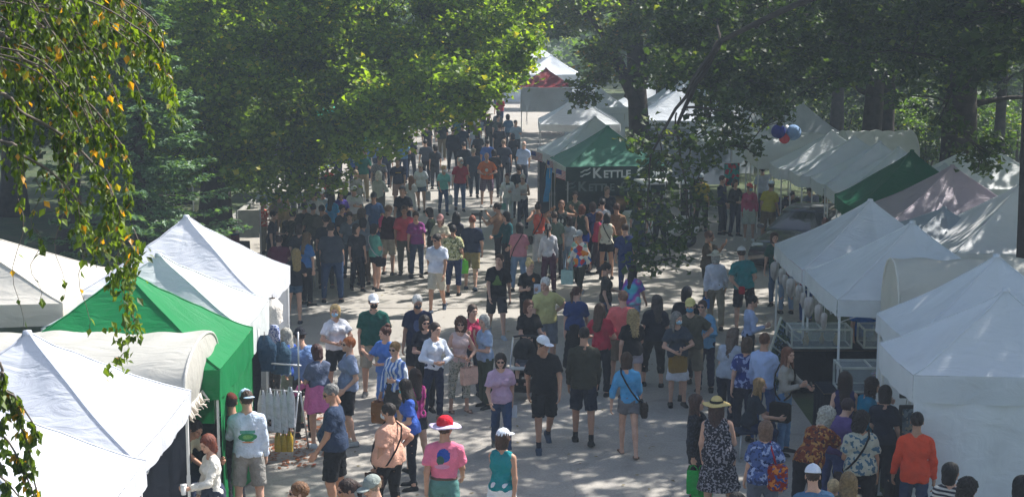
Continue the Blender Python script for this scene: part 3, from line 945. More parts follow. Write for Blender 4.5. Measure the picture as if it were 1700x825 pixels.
# fallen leaves and clippings by the left stalls
def litter(name, x0, x1, y0, y1, n, cols, size=.05):
    Vv = []; Tt = []
    for i in range(n):
        x, y = rnd.uniform(x0, x1), rnd.uniform(y0, y1); a = rnd.uniform(0, 6.28); s_ = size * rnd.uniform(.5, 1.3)
        for k in range(4):
            t = a + k * math.pi / 2; r = s_ if k % 2 == 0 else s_ * .5
            Vv.append((x + r * math.cos(t), y + r * math.sin(t), .014 + rnd.uniform(0, .012)))
        Tt.append((4 * i, 4 * i + 1, 4 * i + 2, 4 * i + 3))
    o = bpy.data.objects.new(name, np_mesh(name, Vv, quads=Tt, mats=[leaf_mat('litter', *cols, trans=.1)], smooth=False))
    C.objects.link(o); return tag(o, kind='stuff')
litter('fallen_leaves', -4.2, -3.0, 23.3, 27.5, 600, ('#6b3a1c', '#9c5a2a', '#c05028'))
litter('fallen_leaves', -6, 6, 20, 60, 900, ('#4f3c22', '#7a6a2c', '#b08a30'), .035)

# ------------------------------------------------------------------ canopies
def canopy(name, label, cx, cy, w, d, rz=0, eave=2.2, apex=3.25, val=.27, col='#f2f2f2', col2=None, walls='', wallcol=None, legs=True, group='market canopies', seed=0, sag=.1, trans=.3, frame=True, cat='canopy', wallz=.05):
    root = empty(name, (cx, cy, 0), R(rz))
    tag(root, label, cat, group)
    r_ = random.Random(seed + int(cx * 100) + int(cy * 10)); ph = r_.uniform(0, 6)
    M1 = tent_mat(col, trans)
    n = 28
    def Z(u, v):
        a, b = abs(u), abs(v); m = max(a, b); lo = min(a, b)
        z = eave + (apex - eave) * (1 - m) ** 1.12
        if m > 1e-4:
            q = lo / m                                    # 1 on the hip, 0 mid-slope
            z -= sag * (1 - q) ** 1.0 * math.sin(math.pi * min(1, m * .9)) * .9
            z += .02 * math.sin(5 * q + ph + 9 * m) * m * m * (1 - m) * 3 + .012 * math.sin(17 * u + 11 * v + ph) * (1 - m)
        z += .035 * math.exp(-(m / .06) ** 2)
        return z
    def slope(which, mi):
        mb_ = MB()
        def fn(i, j):                                     # i along, j from the peak to the eave
            m = j ** 1.0; t = (i * 2 - 1) * m
            u, v = {'n': (t, m), 's': (-t, -m), 'e': (m, -t), 'w': (-m, t)}[which]
            ex = 0
            return (u * w / 2, v * d / 2, Z(u, v))
        mb_.grid(fn, n, n // 2)
        return mb_
    if col2:
        # two-colour roof: sides w/e in col2
        mb_ = MB()
        for k in 'ns': q = slope(k, 0); mb_.add(q.V, q.F, 0, True)
        for k in 'we': q = slope(k, 0); mb_.add(q.V, q.F, 1, True)
        mb_.build('roof', [M1, tent_mat(col2, trans)], root)
    else:
        mb_ = MB()
        for k in 'nsew': q = slope(k, 0); mb_.add(q.V, q.F, 0, True)
        mb_.build('roof', M1, root)
    sm = MB()
    for su in (-1, 1):
        for sv in (-1, 1):
            sm.tube([(su * t_ * w / 2, sv * t_ * d / 2, Z(su * t_, sv * t_) + .004) for t_ in [k_ / 12 for k_ in range(13)]], .012, 5)
    sm.lathe([(0, 0), (.05, -.01), (.06, -.05)], c=(0, 0, Z(0, 0) + .02), n=10)
    sm.build('hip_seam', M1, root)
    if val:
        mb_ = MB()
        for (x0, y0, x1, y1) in ((-1, -1, 1, -1), (1, -1, 1, 1), (1, 1, -1, 1), (-1, 1, -1, -1)):
            nx_, ny_ = (y1 - y0), -(x1 - x0)
            def fn(i, j):
                x = (x0 + (x1 - x0) * i) * w / 2; y = (y0 + (y1 - y0) * i) * d / 2
                o = .012 * math.sin(i * 24 + ph) * j + .004
                zt = Z(x / (w / 2), y / (d / 2))
                return (x + .5 * nx_ * o, y + .5 * ny_ * o, zt - .002 - val * j - .02 * j * math.sin(i * math.pi))
            mb_.grid(fn, 26, 4)
        mb_.build('valance', M1, root)
    hw, hd = w / 2 - .05, d / 2 - .05
    if legs:
        for sx in (-1, 1):
            for sy in (-1, 1):
                l = MB(); l.box((sx * hw, sy * hd, eave / 2 - .02), (.035, .035, eave - .06), bev=.006); l.box((sx * hw, sy * hd, .01), (.1, .1, .02)); l.box((sx * hw, sy * hd, 1.1), (.045, .045, .12))
                l.build('leg', WHITE if cy < 45 else STEEL, root)
        if frame:
            fr = MB()
            for (x0, y0, x1, y1) in ((-1, -1, 1, -1), (1, -1, 1, 1), (1, 1, -1, 1), (-1, 1, -1, -1)):
                A = Vector((x0 * hw, y0 * hd, 0)); B = Vector((x1 * hw, y1 * hd, 0))
                for k in range(4):
                    p, q = A.lerp(B, k / 4), A.lerp(B, (k + 1) / 4)
                    fr.tube([p + Vector((0, 0, eave - .12)), q + Vector((0, 0, eave - .38))], .01, 5); fr.tube([p + Vector((0, 0, eave - .38)), q + Vector((0, 0, eave - .12))], .01, 5)
            fr.build('truss', STEEL, root)
    if walls:
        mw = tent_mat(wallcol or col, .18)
        for k in walls:
            x0, y0, x1, y1 = {'s': (-1, -1, 1, -1), 'e': (1, -1, 1, 1), 'n': (1, 1, -1, 1), 'w': (-1, 1, -1, -1)}[k]
            mb_ = MB(); nx_, ny_ = (y1 - y0), -(x1 - x0)
            def fn(i, j):
                x = (x0 + (x1 - x0) * i) * (w / 2 - .02); y = (y0 + (y1 - y0) * i) * (d / 2 - .02)
                o = .035 * math.sin(i * 21 + ph + 2 * j) * (.3 + j)
                return (x - .4 * nx_ * o, y - .4 * ny_ * o, (eave - .03) * (1 - j) + wallz * j)
            mb_.grid(fn, 34, 8); mb_.build('side_wall', mw, root)
    return root

def barrel(name, label, cx, cy, L, d, eave=2.05, top=2.85, col='#e9e4da', over=.0, fringe=True, group='arched market tents', walls='', closed='w', rz=0):
    """arched canopy, its axis along local X, arch ends at -X and +X"""
    root = empty(name, (cx, cy, 0), R(rz)); tag(root, label, 'canopy', group)
    M1 = tent_mat(col, .3)
    mb_ = MB()
    def arch(t):                                          # t 0..1 over the arch
        a = math.pi * t
        return (-math.cos(a) * d / 2, eave + (top - eave) * math.sin(a) ** .8)
    mb_.grid(lambda u, v: (-L / 2 + L * u + 0, arch(v)[0], arch(v)[1] + .018 * math.sin(u * 34 + 3 * math.sin(v * 9)) * math.sin(math.pi * v) - .03 * math.sin(u * math.pi * 2) ** 2), 40, 22)
    mb_.build('roof', M1, root)
    for sx in (-1, 1):
        if (sx < 0 and 'w' in closed) or (sx > 0 and 'e' in closed):
            e = MB()
            def fe(u, v):
                y, z = arch(u); zz = eave - .22 + (z - eave + .22) * (1 - v)
                return (sx * (L / 2 + .003 + .02 * math.sin(u * 22) * v + .05 * math.sin(math.pi * u) * math.sin(math.pi * v)), y * (1 - .02 * v), zz)
            e.grid(fe, 24, 8); e.build('end_panel', M1, root)
            if fringe:
                f_ = MB(); q = random.Random(5)
                for k in range(46):
                    y = -d / 2 + d * k / 45
                    f_.tube([(sx * (L / 2 + .01), y, eave - .2), (sx * (L / 2 + q.uniform(0, .1)), y + q.uniform(-.04, .04), eave - .3), (sx * (L / 2 + q.uniform(-.04, .14)), y + q.uniform(-.07, .07), eave - q.uniform(.28, .38))], [.02, .014, .005], 5)
                f_.build('fringe', tent_mat('#efe9df', .4), root)
        # pipe hoop
        h_ = MB(); h_.tube([(sx * (L / 2 + .006), arch(k / 20)[0], arch(k / 20)[1] - .015) for k in range(21)], .022, 6); h_.build('hoop', tent_mat(col, .1), root)
        for sy in (-1, 1):
            l = MB(); l.box((sx * (L / 2 - .04), sy * (d / 2 - .03), eave / 2 - .01), (.035, .035, eave - .02), bev=.006); l.build('leg', WHITE, root)
    for sy in (-1, 1):
        mv = MB()
        mv.grid(lambda u, v: (-L / 2 + L * u, sy * (d / 2 + .004 + .01 * math.sin(u * 30) * v), eave - .25 * v), 30, 3)
        mv.build('valance', M1, root)
    for k in walls:
        mb_ = MB(); sy = 1 if k == 'n' else -1
        mb_.grid(lambda u, v: (-L / 2 + L * u, sy * (d / 2 - .03 + .02 * math.sin(u * 30)), eave - .02 - (eave - .08) * v), 30, 4)
        mb_.build('side_wall', M1, root)
    return root

G1 = 'white pop-up canopies'
# right-hand row, far to near
canopy('market_canopy', 'white peaked canopy with lace under its eave, far end of the near right row', 6.75, 29.85, 3.05, 3.05, col='#eef0f2', group=G1)
canopy('market_canopy', 'white peaked canopy over the glass display cases in the right row', 6.8, 26.85, 3.05, 2.85, col='#eceff1', group=G1)
barrel('arched_canopy', 'small arched off-white tent between two white canopies in the right row', 7.85, 24.85, 3.7, 1.15, eave=2.05, top=2.98, col='#d6d3c8')
canopy('market_canopy', 'white peaked canopy second from the bottom right corner', 7.15, 23.25, 3.0, 2.05, col='#e9edf2', group=G1, walls='n')
canopy('market_canopy', 'large white canopy with a closed side wall in the bottom right corner', 6.65, 21.15, 2.9, 1.95, eave=2.2, apex=3.12, val=.36, col='#e9edf2', group=G1, walls='s')
# second row behind
canopy('market_canopy', 'sunlit white canopy with blue-grey edge behind the near right row', 10.15, 31.7, 3.3, 2.9, apex=3.35, col='#f4f4f4', group=G1, sag=.14)
canopy('market_canopy', 'greyish sagging canopy panel between the lilac canopy and the sunlit white one', 8.9, 32.6, 2.4, 2.4, eave=2.15, apex=2.75, col='#c3cad0', group=G1, sag=.2)
canopy('market_canopy', 'faded lilac canopy with a sagging roof in the right back row', 9.75, 35.2, 3.6, 3.0, apex=3.35, col='#cfc2cd', sag=.3, group=G1)
canopy('market_canopy', 'dark green peaked canopy at the end of the pleated white roofs on the right', 9.6, 38.2, 3.1, 2.7, apex=3.4, val=.3, col='#0f6b4a', sag=.24, group=G1)
for i, (cy_, cx_, ap, lb) in enumerate(((40.75, 9.9, 3.25, 'nearest white roof of the pleated canopy row beside the dark green canopy'), (42.7, 9.85, 3.22, 'second white roof of the pleated row above the dark car'), (44.7, 9.6, 3.2, 'third white roof of the pleated row, counted away from the green canopy'), (46.6, 9.35, 3.2, 'farthest peaked roof of the pleated white row'))):
    canopy('market_canopy', lb, cx_, cy_, 3.3, 1.93, apex=ap, col='#e6ebee', group='pleated white canopy row', seed=i, sag=.16, val=.3)
barrel('arched_canopy', 'long arched white tent behind the hanging blue and red spheres', 8.9, 49.3, 3.0, 2.6, eave=2.2, top=2.95, col='#dfe2e0', fringe=False)
barrel('arched_canopy', 'arched white tent farthest right of the back row', 10.9, 47.6, 2.0, 2.2, eave=2.3, top=3.15, col='#dfe2e0', fringe=False)
canopy('market_canopy', 'white canopy peeking out between the dark trunks at far right', 12.6, 42.5, 3.1, 3.1, apex=3.3, eave=2.2, col='#eef0f0', group=G1, walls='s')
canopy('market_canopy', 'pale canopy beside the sunlit peak, half hidden by maple leaves at far right', 10.9, 40.0, 2.2, 2.2, eave=2.2, apex=2.9, col='#d5dadd', group=G1)
canopy('market_canopy', 'white canopy behind hanging leaves left of the arched tents', 7.9, 55.5, 3.1, 3.1, apex=3.6, eave=2.3, col='#eef2f7', group=G1)
canopy('market_canopy', 'white canopy directly behind the hanging spheres', 9.9, 54.5, 3.1, 3.1, apex=3.5, eave=2.3, col='#f0f3f7', group=G1)
canopy('market_canopy', 'bluish white canopy with a closed wall to the right of the leaning trunk', 6.6, 62.0, 3.6, 3.1, apex=3.7, eave=2.5, col='#dfe6f0', group=G1, walls='s', wallcol='#8e98a8')
canopy('market_canopy', 'pale canopy seen just right of the big centre trunk', 7.6, 70, 3.2, 3.1, apex=3.8, eave=2.6, col='#dfe6f0', group=G1, walls='s', wallcol='#8e98a8')
# centre
GT = tent_mat('#2f7a63', .3)
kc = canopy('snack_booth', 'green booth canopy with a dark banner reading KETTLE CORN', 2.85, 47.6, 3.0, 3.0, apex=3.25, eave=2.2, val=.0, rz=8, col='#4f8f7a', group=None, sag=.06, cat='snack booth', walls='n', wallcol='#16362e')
DG = mat('banner_green', (.012, .045, .035), .75)
kb = MB(); kb.box((0, -1.51, 2.02), (3.04, .02, .42)); kb.build('banner', DG, kc)
kb = MB(); kb.box((0, -1.25, 1.6), (2.95, .02, .34)); kb.build('banner', DG, kc)
kb = MB(); kb.box((-1.512, 0, 2.02), (.02, 2.98, .38)); kb.build('side_banner', tent_mat('#f1f2f3', .3), kc)
LET = mat('lettering_white', (.75, .77, .75), .6, var=.02); LETG = mat('lettering_grey', (.2, .26, .25), .6, var=.02)
def word(txt, size, loc, m, parent, rot=(math.pi / 2, 0, 0), ext=.003, align='LEFT'):
    cu = bpy.data.curves.new('lettering', 'FONT'); cu.body = txt; cu.size = size; cu.extrude = ext; cu.align_x = align; cu.resolution_u = 3; cu.offset = size * .03
    o = bpy.data.objects.new('lettering', cu); C.objects.link(o)
    bpy.context.view_layer.update()
    me = bpy.data.meshes.new_from_object(o.evaluated_get(bpy.context.evaluated_depsgraph_get()))
    wd = max(v.co.x for v in me.vertices) if len(me.vertices) else 0
    C.objects.unlink(o); bpy.data.objects.remove(o)
    q = bpy.data.objects.new('lettering', me); me.materials.clear(); me.materials.append(m); lk(q, parent); q.location = loc; q.rotation_euler = rot
    return wd
for (y, z, m, k) in ((-1.526, 1.93, LET, 1.0), (-1.268, 1.52, LETG, .96)):
    x = -.74 if k == 1.0 else -1.12
    for zz in (.17, .05):
        q = MB(); q.tube([(x - .36 + .06 * t_, y, z + zz - .03 + .022 * t_ + .014 * math.sin(t_ * 4.1)) for t_ in range(6)], [.016, .024, .018, .026, .02, .014], 6); q.build('script_mark', m, kc)
    for t, sz in (('K', .4), ('ETTLE', .3), ('  ', .2), ('C', .4), ('ORN', .3)):
        if t.strip(): x += word(t, sz * k, (x, y, z - .02), m, kc) + .03
        else: x += .14
canopy('market_canopy', 'white peaked canopy standing just behind the kettle corn booth', 2.6, 62.5, 3.1, 3.0, apex=3.3, eave=2.3, val=.25, col='#eef1f3', group=G1, walls='e')
canopy('market_canopy', 'canopy with dark red roof above a pale grey side wall', 1.8, 85.0, 2.7, 2.8, apex=3.4, eave=2.5, val=0, col='#84222c', walls='sw', wallcol='#c3ccd2', group=G1, wallz=1.2)
canopy('market_canopy', 'grey canopy beside the red-roofed one, just left of it', -.4, 92.0, 2.6, 2.8, apex=3.0, eave=2.5, col='#8a8780', group=G1)
for (px_, py_, Y_, w_, lb) in ((877, 66, 112, 3.4, 'tallest white canopy peak at the far end of the street'), (915, 92, 104, 3.6, 'flat white canopy just right of the farthest peak'), (985, 138, 84, 3.2, 'white canopy behind the centre trunk, left of it'), (1075, 140, 90, 3.6, 'bright white canopy edge seen right of the centre trunk'), (1130, 148, 80, 3.4, 'distant bluish canopy behind the hanging maple branch'), (1180, 178, 66, 3.2, 'white canopy between the far booths on the right, under leaves')):
    p_ = W(px_, py_, Y=Y_)
    canopy('market_canopy', lb, p_.x, Y_, w_, w_, apex=p_.z, eave=p_.z - 1.15, val=.3, col='#eef2f8', group=G1, walls='s', wallcol='#dfe5ee')
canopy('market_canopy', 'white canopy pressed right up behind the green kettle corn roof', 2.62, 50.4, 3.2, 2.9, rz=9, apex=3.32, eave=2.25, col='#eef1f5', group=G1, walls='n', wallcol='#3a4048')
# left-hand row, near to far
canopy('market_canopy', 'white canopy cut off by the bottom left corner', -5.35, 14.3, 3.2, 3.0, eave=2.35, apex=3.55, col='#d6dae4', group=G1, sag=.05)
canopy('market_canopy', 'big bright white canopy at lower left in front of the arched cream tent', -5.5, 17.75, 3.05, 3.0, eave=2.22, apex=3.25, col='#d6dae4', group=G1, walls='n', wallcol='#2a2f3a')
barrel('arched_canopy', 'cream arched tent with a frayed rounded end at left', -5.95, 20.45, 3.75, 2.3, eave=2.15, top=2.66, col='#c6c4bd', closed='e')
canopy('market_canopy', 'bright green peaked canopy in the left row', -5.35, 21.75, 3.05, 2.7, eave=2.22, apex=3.3, val=.4, col='#1d8c52', group=G1, walls='ne', wallcol='#157a44', sag=.05, trans=.4)
canopy('market_canopy', 'white canopy wedged between the green canopy and the tallest left peak', -5.45, 24.3, 3.0, 2.4, eave=2.2, apex=3.1, val=.5, col='#d8dedf', group=G1, walls='n', wallcol='#9aa0a4', sag=.18)
lab = canopy('market_canopy', 'tall white canopy with a small label on its edge, farthest in the left row', -5.6, 27.2, 3.0, 2.9, rz=-3, eave=2.22, apex=3.3, val=.32, col='#dfe2ea', group=G1, walls='n', wallcol='#c8ccd2')
q = MB(); q.box((1.1, -1.475, 2.02), (.2, .006, .12)); lp_ = q.build('label_patch', WHITE, lab)
q = MB(); q.box((1.1, -1.4795, 2.02), (.14, .003, .02)); q.build('print', LETG, lp_)
canopy('market_canopy', 'large off-white canopy with a dark green edge at the far left', -9.35, 26.2, 4.6, 3.2, eave=2.3, apex=3.35, val=.35, col='#ddd8cf', group=G1, sag=.2)
canopy('market_canopy', 'teal canopy half hidden by the big left tree', -6.8, 58, 3.2, 3, eave=2.3, apex=3.4, col='#10b090', group=G1)
canopy('market_canopy', 'dark canopy over a booth beside the big left trunk', -8.6, 49, 3.2, 3, eave=2.2, apex=2.9, col='#151b26', group=G1)
canopy('market_canopy', 'white canopy glimpsed through leaves left of the big trunk', -11.5, 60, 3.2, 3, eave=2.6, apex=3.9, col='#eef2f8', group=G1)
canopy('market_canopy', 'white canopy under the left tree crown beside the road', -4.4, 98, 3.4, 3.2, eave=2.7, apex=4.0, col='#eef2f8', group=G1)
canopy('market_canopy', 'far white canopy left of the street behind the leaves', -9.6, 88, 3.4, 3.2, eave=2.7, apex=4.0, col='#eef2f8', group=G1)
# ------------------------------------------------------------------ trees
def leaves_mesh(P, size, m, nrm_up=.5, elong=1.0, droop=0.0, jit=.35, lobed=False, axis=None):
    """one folded leaf (two faces) per point of P"""
    n = len(P)
    d = rs.normal(size=(n, 3)); d[:, 2] = d[:, 2] * .6 - droop
    if axis is not None: d = d * .45 + axis
    d /= np.linalg.norm(d, axis=1)[:, None]
    u = rs.normal(size=(n, 3)); u[:, 2] = np.abs(u[:, 2]) + nrm_up * 2
    s = np.cross(d, u); s /= (np.linalg.norm(s, axis=1)[:, None] + 1e-6)
    nn = np.cross(s, d)
    L = size * (1 + jit * rs.uniform(-1, 1, n))[:, None]
    Wd = L * (.42 if not lobed else .62) / elong
    a = P - d * L * .5; b = P + d * L * .5
    fold = nn * Wd * .35
    mid = P - d * L * .06
    if lobed:
        # five-cornered maple-like blade
        p1 = mid + s * Wd + fold; p2 = P + d * L * .22 + s * Wd * .34; p3 = mid - s * Wd + fold; p4 = P + d * L * .22 - s * Wd * .34
        V = np.stack([a, p1, p2, b, p4, p3], 1).reshape(-1, 3)
        i = np.arange(n) * 6
        Q = np.stack([np.stack([i, i + 1, i + 2, i + 3], 1), np.stack([i, i + 3, i + 4, i + 5], 1)], 1).reshape(-1, 4)
        return np_mesh('leaves', V, quads=Q, mats=[m], smooth=False)
    V = np.stack([a, mid + s * Wd + fold, b, mid - s * Wd + fold], 1).reshape(-1, 3)
    i = np.arange(n) * 4
    T = np.stack([np.stack([i, i + 1, i + 2], 1), np.stack([i, i + 2, i + 3], 1)], 1).reshape(-1, 3)
    return np_mesh('leaves', V, tris=T, mats=[m], smooth=False)
def clump_points(c, r, n, tw=.16, per=14):
    """leaf points gathered on twigs inside an ellipsoid, denser toward the shell"""
    c = np.array(c); r = np.array(r if hasattr(r, '__len__') else (r, r, r))
    k = max(1, n // per)
    v = rs.normal(size=(k, 3)); v /= np.linalg.norm(v, axis=1)[:, None]
    v *= (rs.uniform(.15, 1, k) ** .5)[:, None]
    tw_c = c + v * r
    P = np.repeat(tw_c, per, 0) + rs.normal(size=(k * per, 3)) * np.array((tw, tw, tw * .55))
    return P
def limb(mb_, a, b, r0, r1, n=6, sagz=.0, wob=.12):
    a, b = Vector(a), Vector(b); L = (b - a).length
    pts = []
    for i in range(n + 1):
        t = i / n
        p = a.lerp(b, t) + Vector((rnd.uniform(-1, 1), rnd.uniform(-1, 1), rnd.uniform(-1, 1))) * wob * L * .12 * math.sin(math.pi * t)
        p.z += sagz * L * math.sin(math.pi * t)
        pts.append(p)
    mb_.tube(pts, [r0 + (r1 - r0) * (i / n) for i in range(n + 1)], 8)
    return pts
def tree(name, label, base, lean, height, r, clumps, lm, lsize=.12, group='trees along the street', lobed=True, extra_limbs=(), droop=.35, roots=True, cat='tree', twig=.16, branch_from=.35, elong=1.0, nrm_up=.5):
    """trunk + limbs reaching every leaf clump; clumps = (centre, radius, leaf count)"""
    bx, by = base
    root = empty(name, (bx, by, 0)); tag(root, label, cat, group)
    t = MB()
    top = Vector((lean[0], lean[1], height))
    n = 10; path = []
    for i in range(n + 1):
        q = i / n
        p = Vector((0, 0, 0)).lerp(top, q) + Vector((math.sin(q * 5 + bx) * .12, math.cos(q * 4 + by) * .12, 0)) * q
        path.append(p)
    rad = [r * ((1.55 if i == 0 else 1.15) if i < 2 else 1) * (1 - .72 * (i / n) ** 1.2) for i in range(n + 1)]
    t.tube(path, rad, 14)
    t.build('trunk', BARK, root)
    if roots: pass
    b = MB(); P = []
    nodes_ = [(path[i], rad[i]) for i in range(int(n * .3), n + 1)]
    for a_, b_, r0, r1 in extra_limbs:
        a_ = Vector(a_) - Vector((bx, by, 0)); b_ = Vector(b_) - Vector((bx, by, 0))
        for k in range(9): nodes_.append((a_.lerp(b_, k / 8), r0 + (r1 - r0) * k / 8))
    cs = [(Vector(c) - Vector((bx, by, 0)), rr, cnt) for (c, rr, cnt) in clumps]
    cs.sort(key=lambda q: min((q[0] - nd[0]).length for nd in nodes_))
    for c, rr, cnt in cs:
        # every clump hangs on the nearest limb that already exists
        best = min(nodes_, key=lambda nd: (nd[0] - c).length + max(0, nd[0].z - c.z) * .6 + (0 if nd[1] > .03 else .5))
        s0, rs0 = best
        L_ = (c - s0).length
        r1 = max(.012, min(rs0 * .6, .03 * L_ + .012))
        pts = limb(b, s0, c, r1, .012, 6, .07)
        for k in range(2, 7): nodes_.append((pts[k], r1 + (.012 - r1) * k / 6))
        m = rr if not hasattr(rr, '__len__') else max(rr)
        for _ in range(4):
            e = c + Vector((rnd.uniform(-1, 1), rnd.uniform(-1, 1), rnd.uniform(-.8, .6))) * m * .8
            limb(b, pts[-2 - rnd.randint(0, 2)], e, .012, .004, 4, .03)
        if cnt > 0: P.append(clump_points(c, rr, cnt, twig))
    for a_, b_, r0, r1 in extra_limbs: limb(b, Vector(a_) - Vector((bx, by, 0)), Vector(b_) - Vector((bx, by, 0)), r0, r1, 8, .03)
    if b.V: b.build('branches', BARK, root)
    if P:
        o = bpy.data.objects.new('crown', leaves_mesh(np.concatenate(P), lsize, lm, elong=elong, lobed=lobed, droop=droop, nrm_up=nrm_up)); lk(o, root)
    return root
def pxclumps(lst, Yr, rad, dens, zmin=None):
    """clumps at photo spots (px,py) with a spread of real distances"""
    out = []
    for (px, py) in lst:
        Y = rnd.uniform(*Yr); p = W(px, py, Y=Y); r_ = rad * rnd.uniform(.75, 1.25)
        out.append(((p.x, p.y, p.z), (r_, r_ * 1.3, r_ * .75), int(dens * rnd.uniform(.8, 1.2))))
    return out
def boxclumps(x0, x1, y0, y1, z0, z1, n, rad, dens):
    out = []
    for _ in range(n):
        r_ = rad * rnd.uniform(.7, 1.3)
        out.append(((rnd.uniform(x0, x1), rnd.uniform(y0, y1), rnd.uniform(z0, z1)), (r_, r_, r_ * .7), int(dens * rnd.uniform(.7, 1.3))))
    return out

LM_MAPLE = leaf_mat('maple_leaf', '#3c561c', '#7c942c', '#a49c34', .52)
LM_DARK = leaf_mat('oak_leaf',  '#26381c', '#465c2c', '#6d7836', .4)
LM_MIX = leaf_mat('maple_leaf_dull', '#31431f', '#5a6c2e', '#86703a', .42)
LM_WEEP = leaf_mat('cherry_leaf', '#34481f', '#6c8034', '#c08a28', .42)
LM_FIR = leaf_mat('fir_needle', '#38543a', '#648460', None, .3)
LM_FAR = leaf_mat('wood_leaf', '#2b421c', '#587428', '#96983c', .45)

# big tree on the left whose crown overhangs the street
cl = []
def region(xs, ys, step, keep, bound):
    L = []
    y = ys[0]
    while y < ys[1]:
        x = xs[0]
        while x < xs[1]:
            if rnd.random() < keep and bound(x, y): L.append((x + rnd.uniform(-.4, .4) * step, y + rnd.uniform(-.4, .4) * step))
            x += step
        y += step
    return L
def lower(x):      # lower outline of the left crown in the photo
    pts = [(180, 330), (260, 330), (330, 300), (430, 318), (490, 322), (560, 290), (600, 210), (640, 250), (690, 215), (760, 205), (800, 175), (835, 168), (862, 135), (880, 55), (893, -60)]
    for (a, b), (c, d) in zip(pts, pts[1:]):
        if a <= x <= c: return b + (d - b) * (x - a) / (c - a)
    return 330 if x < 180 else -60
L = region((200, 900), (-60, 330), 44, .93, lambda x, y: y < lower(x) - 22)
cl = pxclumps(L, (36, 42), .62, 620)
L = region((220, 880), (-60, 330), 62, .8, lambda x, y: y < lower(x) - 40)
cl += pxclumps(L, (42, 48), .9, 620)
cl += boxclumps(-14, .5, 37, 50, 8, 13, 42, 1.4, 420) + boxclumps(-4, 2.6, 41, 50, 7.2, 11, 30, 1.3, 420)  # upper crown above view; second box added to shade the left road
cl += pxclumps([(640, 150), (665, 185), (690, 150), (700, 190), (725, 160), (740, 185), (760, 180), (780, 140), (800, 120), (820, 140), (845, 120), (600, 190), (620, 215), (650, 215), (610, 160), (575, 250), (640, 240), (725, 120), (760, 130), (690, 110), (860, 100), (870, 70)], (35, 38), .42, 330)
cl += [(tuple(W(455, 250, Y=38)), (.5, .6, .5), 300), (tuple(W(500, 300, Y=38)), (.45, .5, .4), 260), (tuple(W(560, 300, Y=38)), (.4, .5, .3), 220)]
tree('maple_tree', 'big maple on the left with thick dark trunk and crown over the street', (-8.2, 43.5), (.5, .3), 12, .42, cl, LM_MAPLE, .125)
# leafy trees closing the left background
for (px_, Y_, h_, r_, lb, lm_) in ((110, 40, 12, .3, 'leafy tree behind the large off-white canopy at far left', LM_DARK), (250, 50, 13, .32, 'leafy tree between the fir and the big left maple', LM_DARK), (20, 52, 13, .35, 'leafy tree at the far left edge of the picture', LM_FAR)):
    p_ = W(px_, 300, Y=Y_)
    tree('oak_tree', lb, (p_.x, Y_), (.3, .2), h_, r_, boxclumps(p_.x - 4, p_.x + 4, Y_ - 3.5, Y_ + 4, 3.0, 12, 44, 1.5, 420), lm_, .17)
# small far trees left
tree('maple_tree', 'slim tree beyond the big left maple, behind its crown', (-13, 60), (.4, 0), 13, .3, boxclumps(-18, -8, 56, 66, 3.8, 13, 40, 1.7, 380), LM_DARK, .2)
tree('maple_tree', 'tree at the left of the far street end', (-7.5, 78), (1, 0), 14, .35, boxclumps(-12, -1.5, 74, 86, 4.6, 14, 46, 1.8, 360), LM_FAR, .22)
tree('maple_tree', 'tree on the far right kerb behind the centre trunk', (8, 84), (-.5, 0), 14, .4, boxclumps(2.6, 14, 80, 92, 5.0, 14, 46, 1.9, 360), LM_DARK, .22)
tree('oak_tree', 'low-branched tree beside the dark booth behind the big left trunk', (-11.5, 55), (.2, 0), 11, .25, boxclumps(-15, -7, 52, 58, 1.6, 10, 46, 1.3, 380), LM_DARK, .17)
# lit tips of the left crown over the street, and a tree added to shade the far street
tree('maple_tree', 'tree added on the right kerb to shade the far crowd, behind the booth canopies', (7.6, 72), (-1, 0), 13, .35, boxclumps(1.5, 12, 66, 82, 6.2, 12.5, 50, 1.6, 420), LM_DARK, .2)
# centre tree
L = region((905, 1240), (-60, 230), 46, .9, lambda x, y: (x > 945 or y < 25) and y < 95 + (25 * math.sin(x * .05)) + (55 if 960 < x < 1020 else 0) + (60 if x > 1110 else 0))
cl = pxclumps(L, (49, 57), .8, 480)
cl += pxclumps([(958, 150), (975, 165), (1000, 130), (1095, 120)], (50, 54), .35, 130)
cl += boxclumps(0, 10, 50, 62, 8, 13, 36, 1.6, 380)
tree('maple_tree', 'centre tree with a leaning dark forked trunk behind the kettle corn booth', (4.6, 55), (-.9, .3), 12, .4, cl, LM_MIX, .15,
     extra_limbs=(((4.1, 55.1, 3.6), (6.1, 56, 7.8), .3, .16), ((4.3, 55, 3.4), (2.3, 54, 7.2), .24, .1), ((4.2, 55, 4.4), (4.4, 57, 9), .26, .1)))
# big right tree: limbs hang over the street
L = region((1130, 1720), (-60, 220), 46, .9, lambda x, y: y < 150 + 30 * math.sin(x * .018) - (55 if 1420 < x < 1560 else 0))
cl = pxclumps(L, (32, 39), .62, 430)
hang = [(1090, 215), (1120, 225), (1150, 240), (1060, 240), (1100, 260), (1140, 275), (1170, 215), (1075, 290), (1115, 300), (1155, 305), (1060, 320), (1095, 335), (1135, 340), (1165, 335), (1070, 360), (1105, 370), (1140, 375), (1060, 395), (1088, 400), (1120, 405), (1062, 425), (1075, 440), (1120, 430), (1170, 275), (1185, 250), (1155, 370), (1085, 275)]
cl += pxclumps(hang, (30, 33), .15, 58)
cl += pxclumps([(1210, 190), (1235, 210), (1200, 230), (1220, 165), (1265, 170), (1290, 190), (1240, 245), (1180, 190)], (31, 36), .28, 120)
cl += pxclumps([(1600, 255), (1625, 245), (1650, 240), (1590, 215), (1560, 200), (1630, 275), (1640, 262)], (33, 36), .2, 90)
cl += boxclumps(2.5, 13, 26, 40, 8.2, 12.5, 40, 1.35, 330)
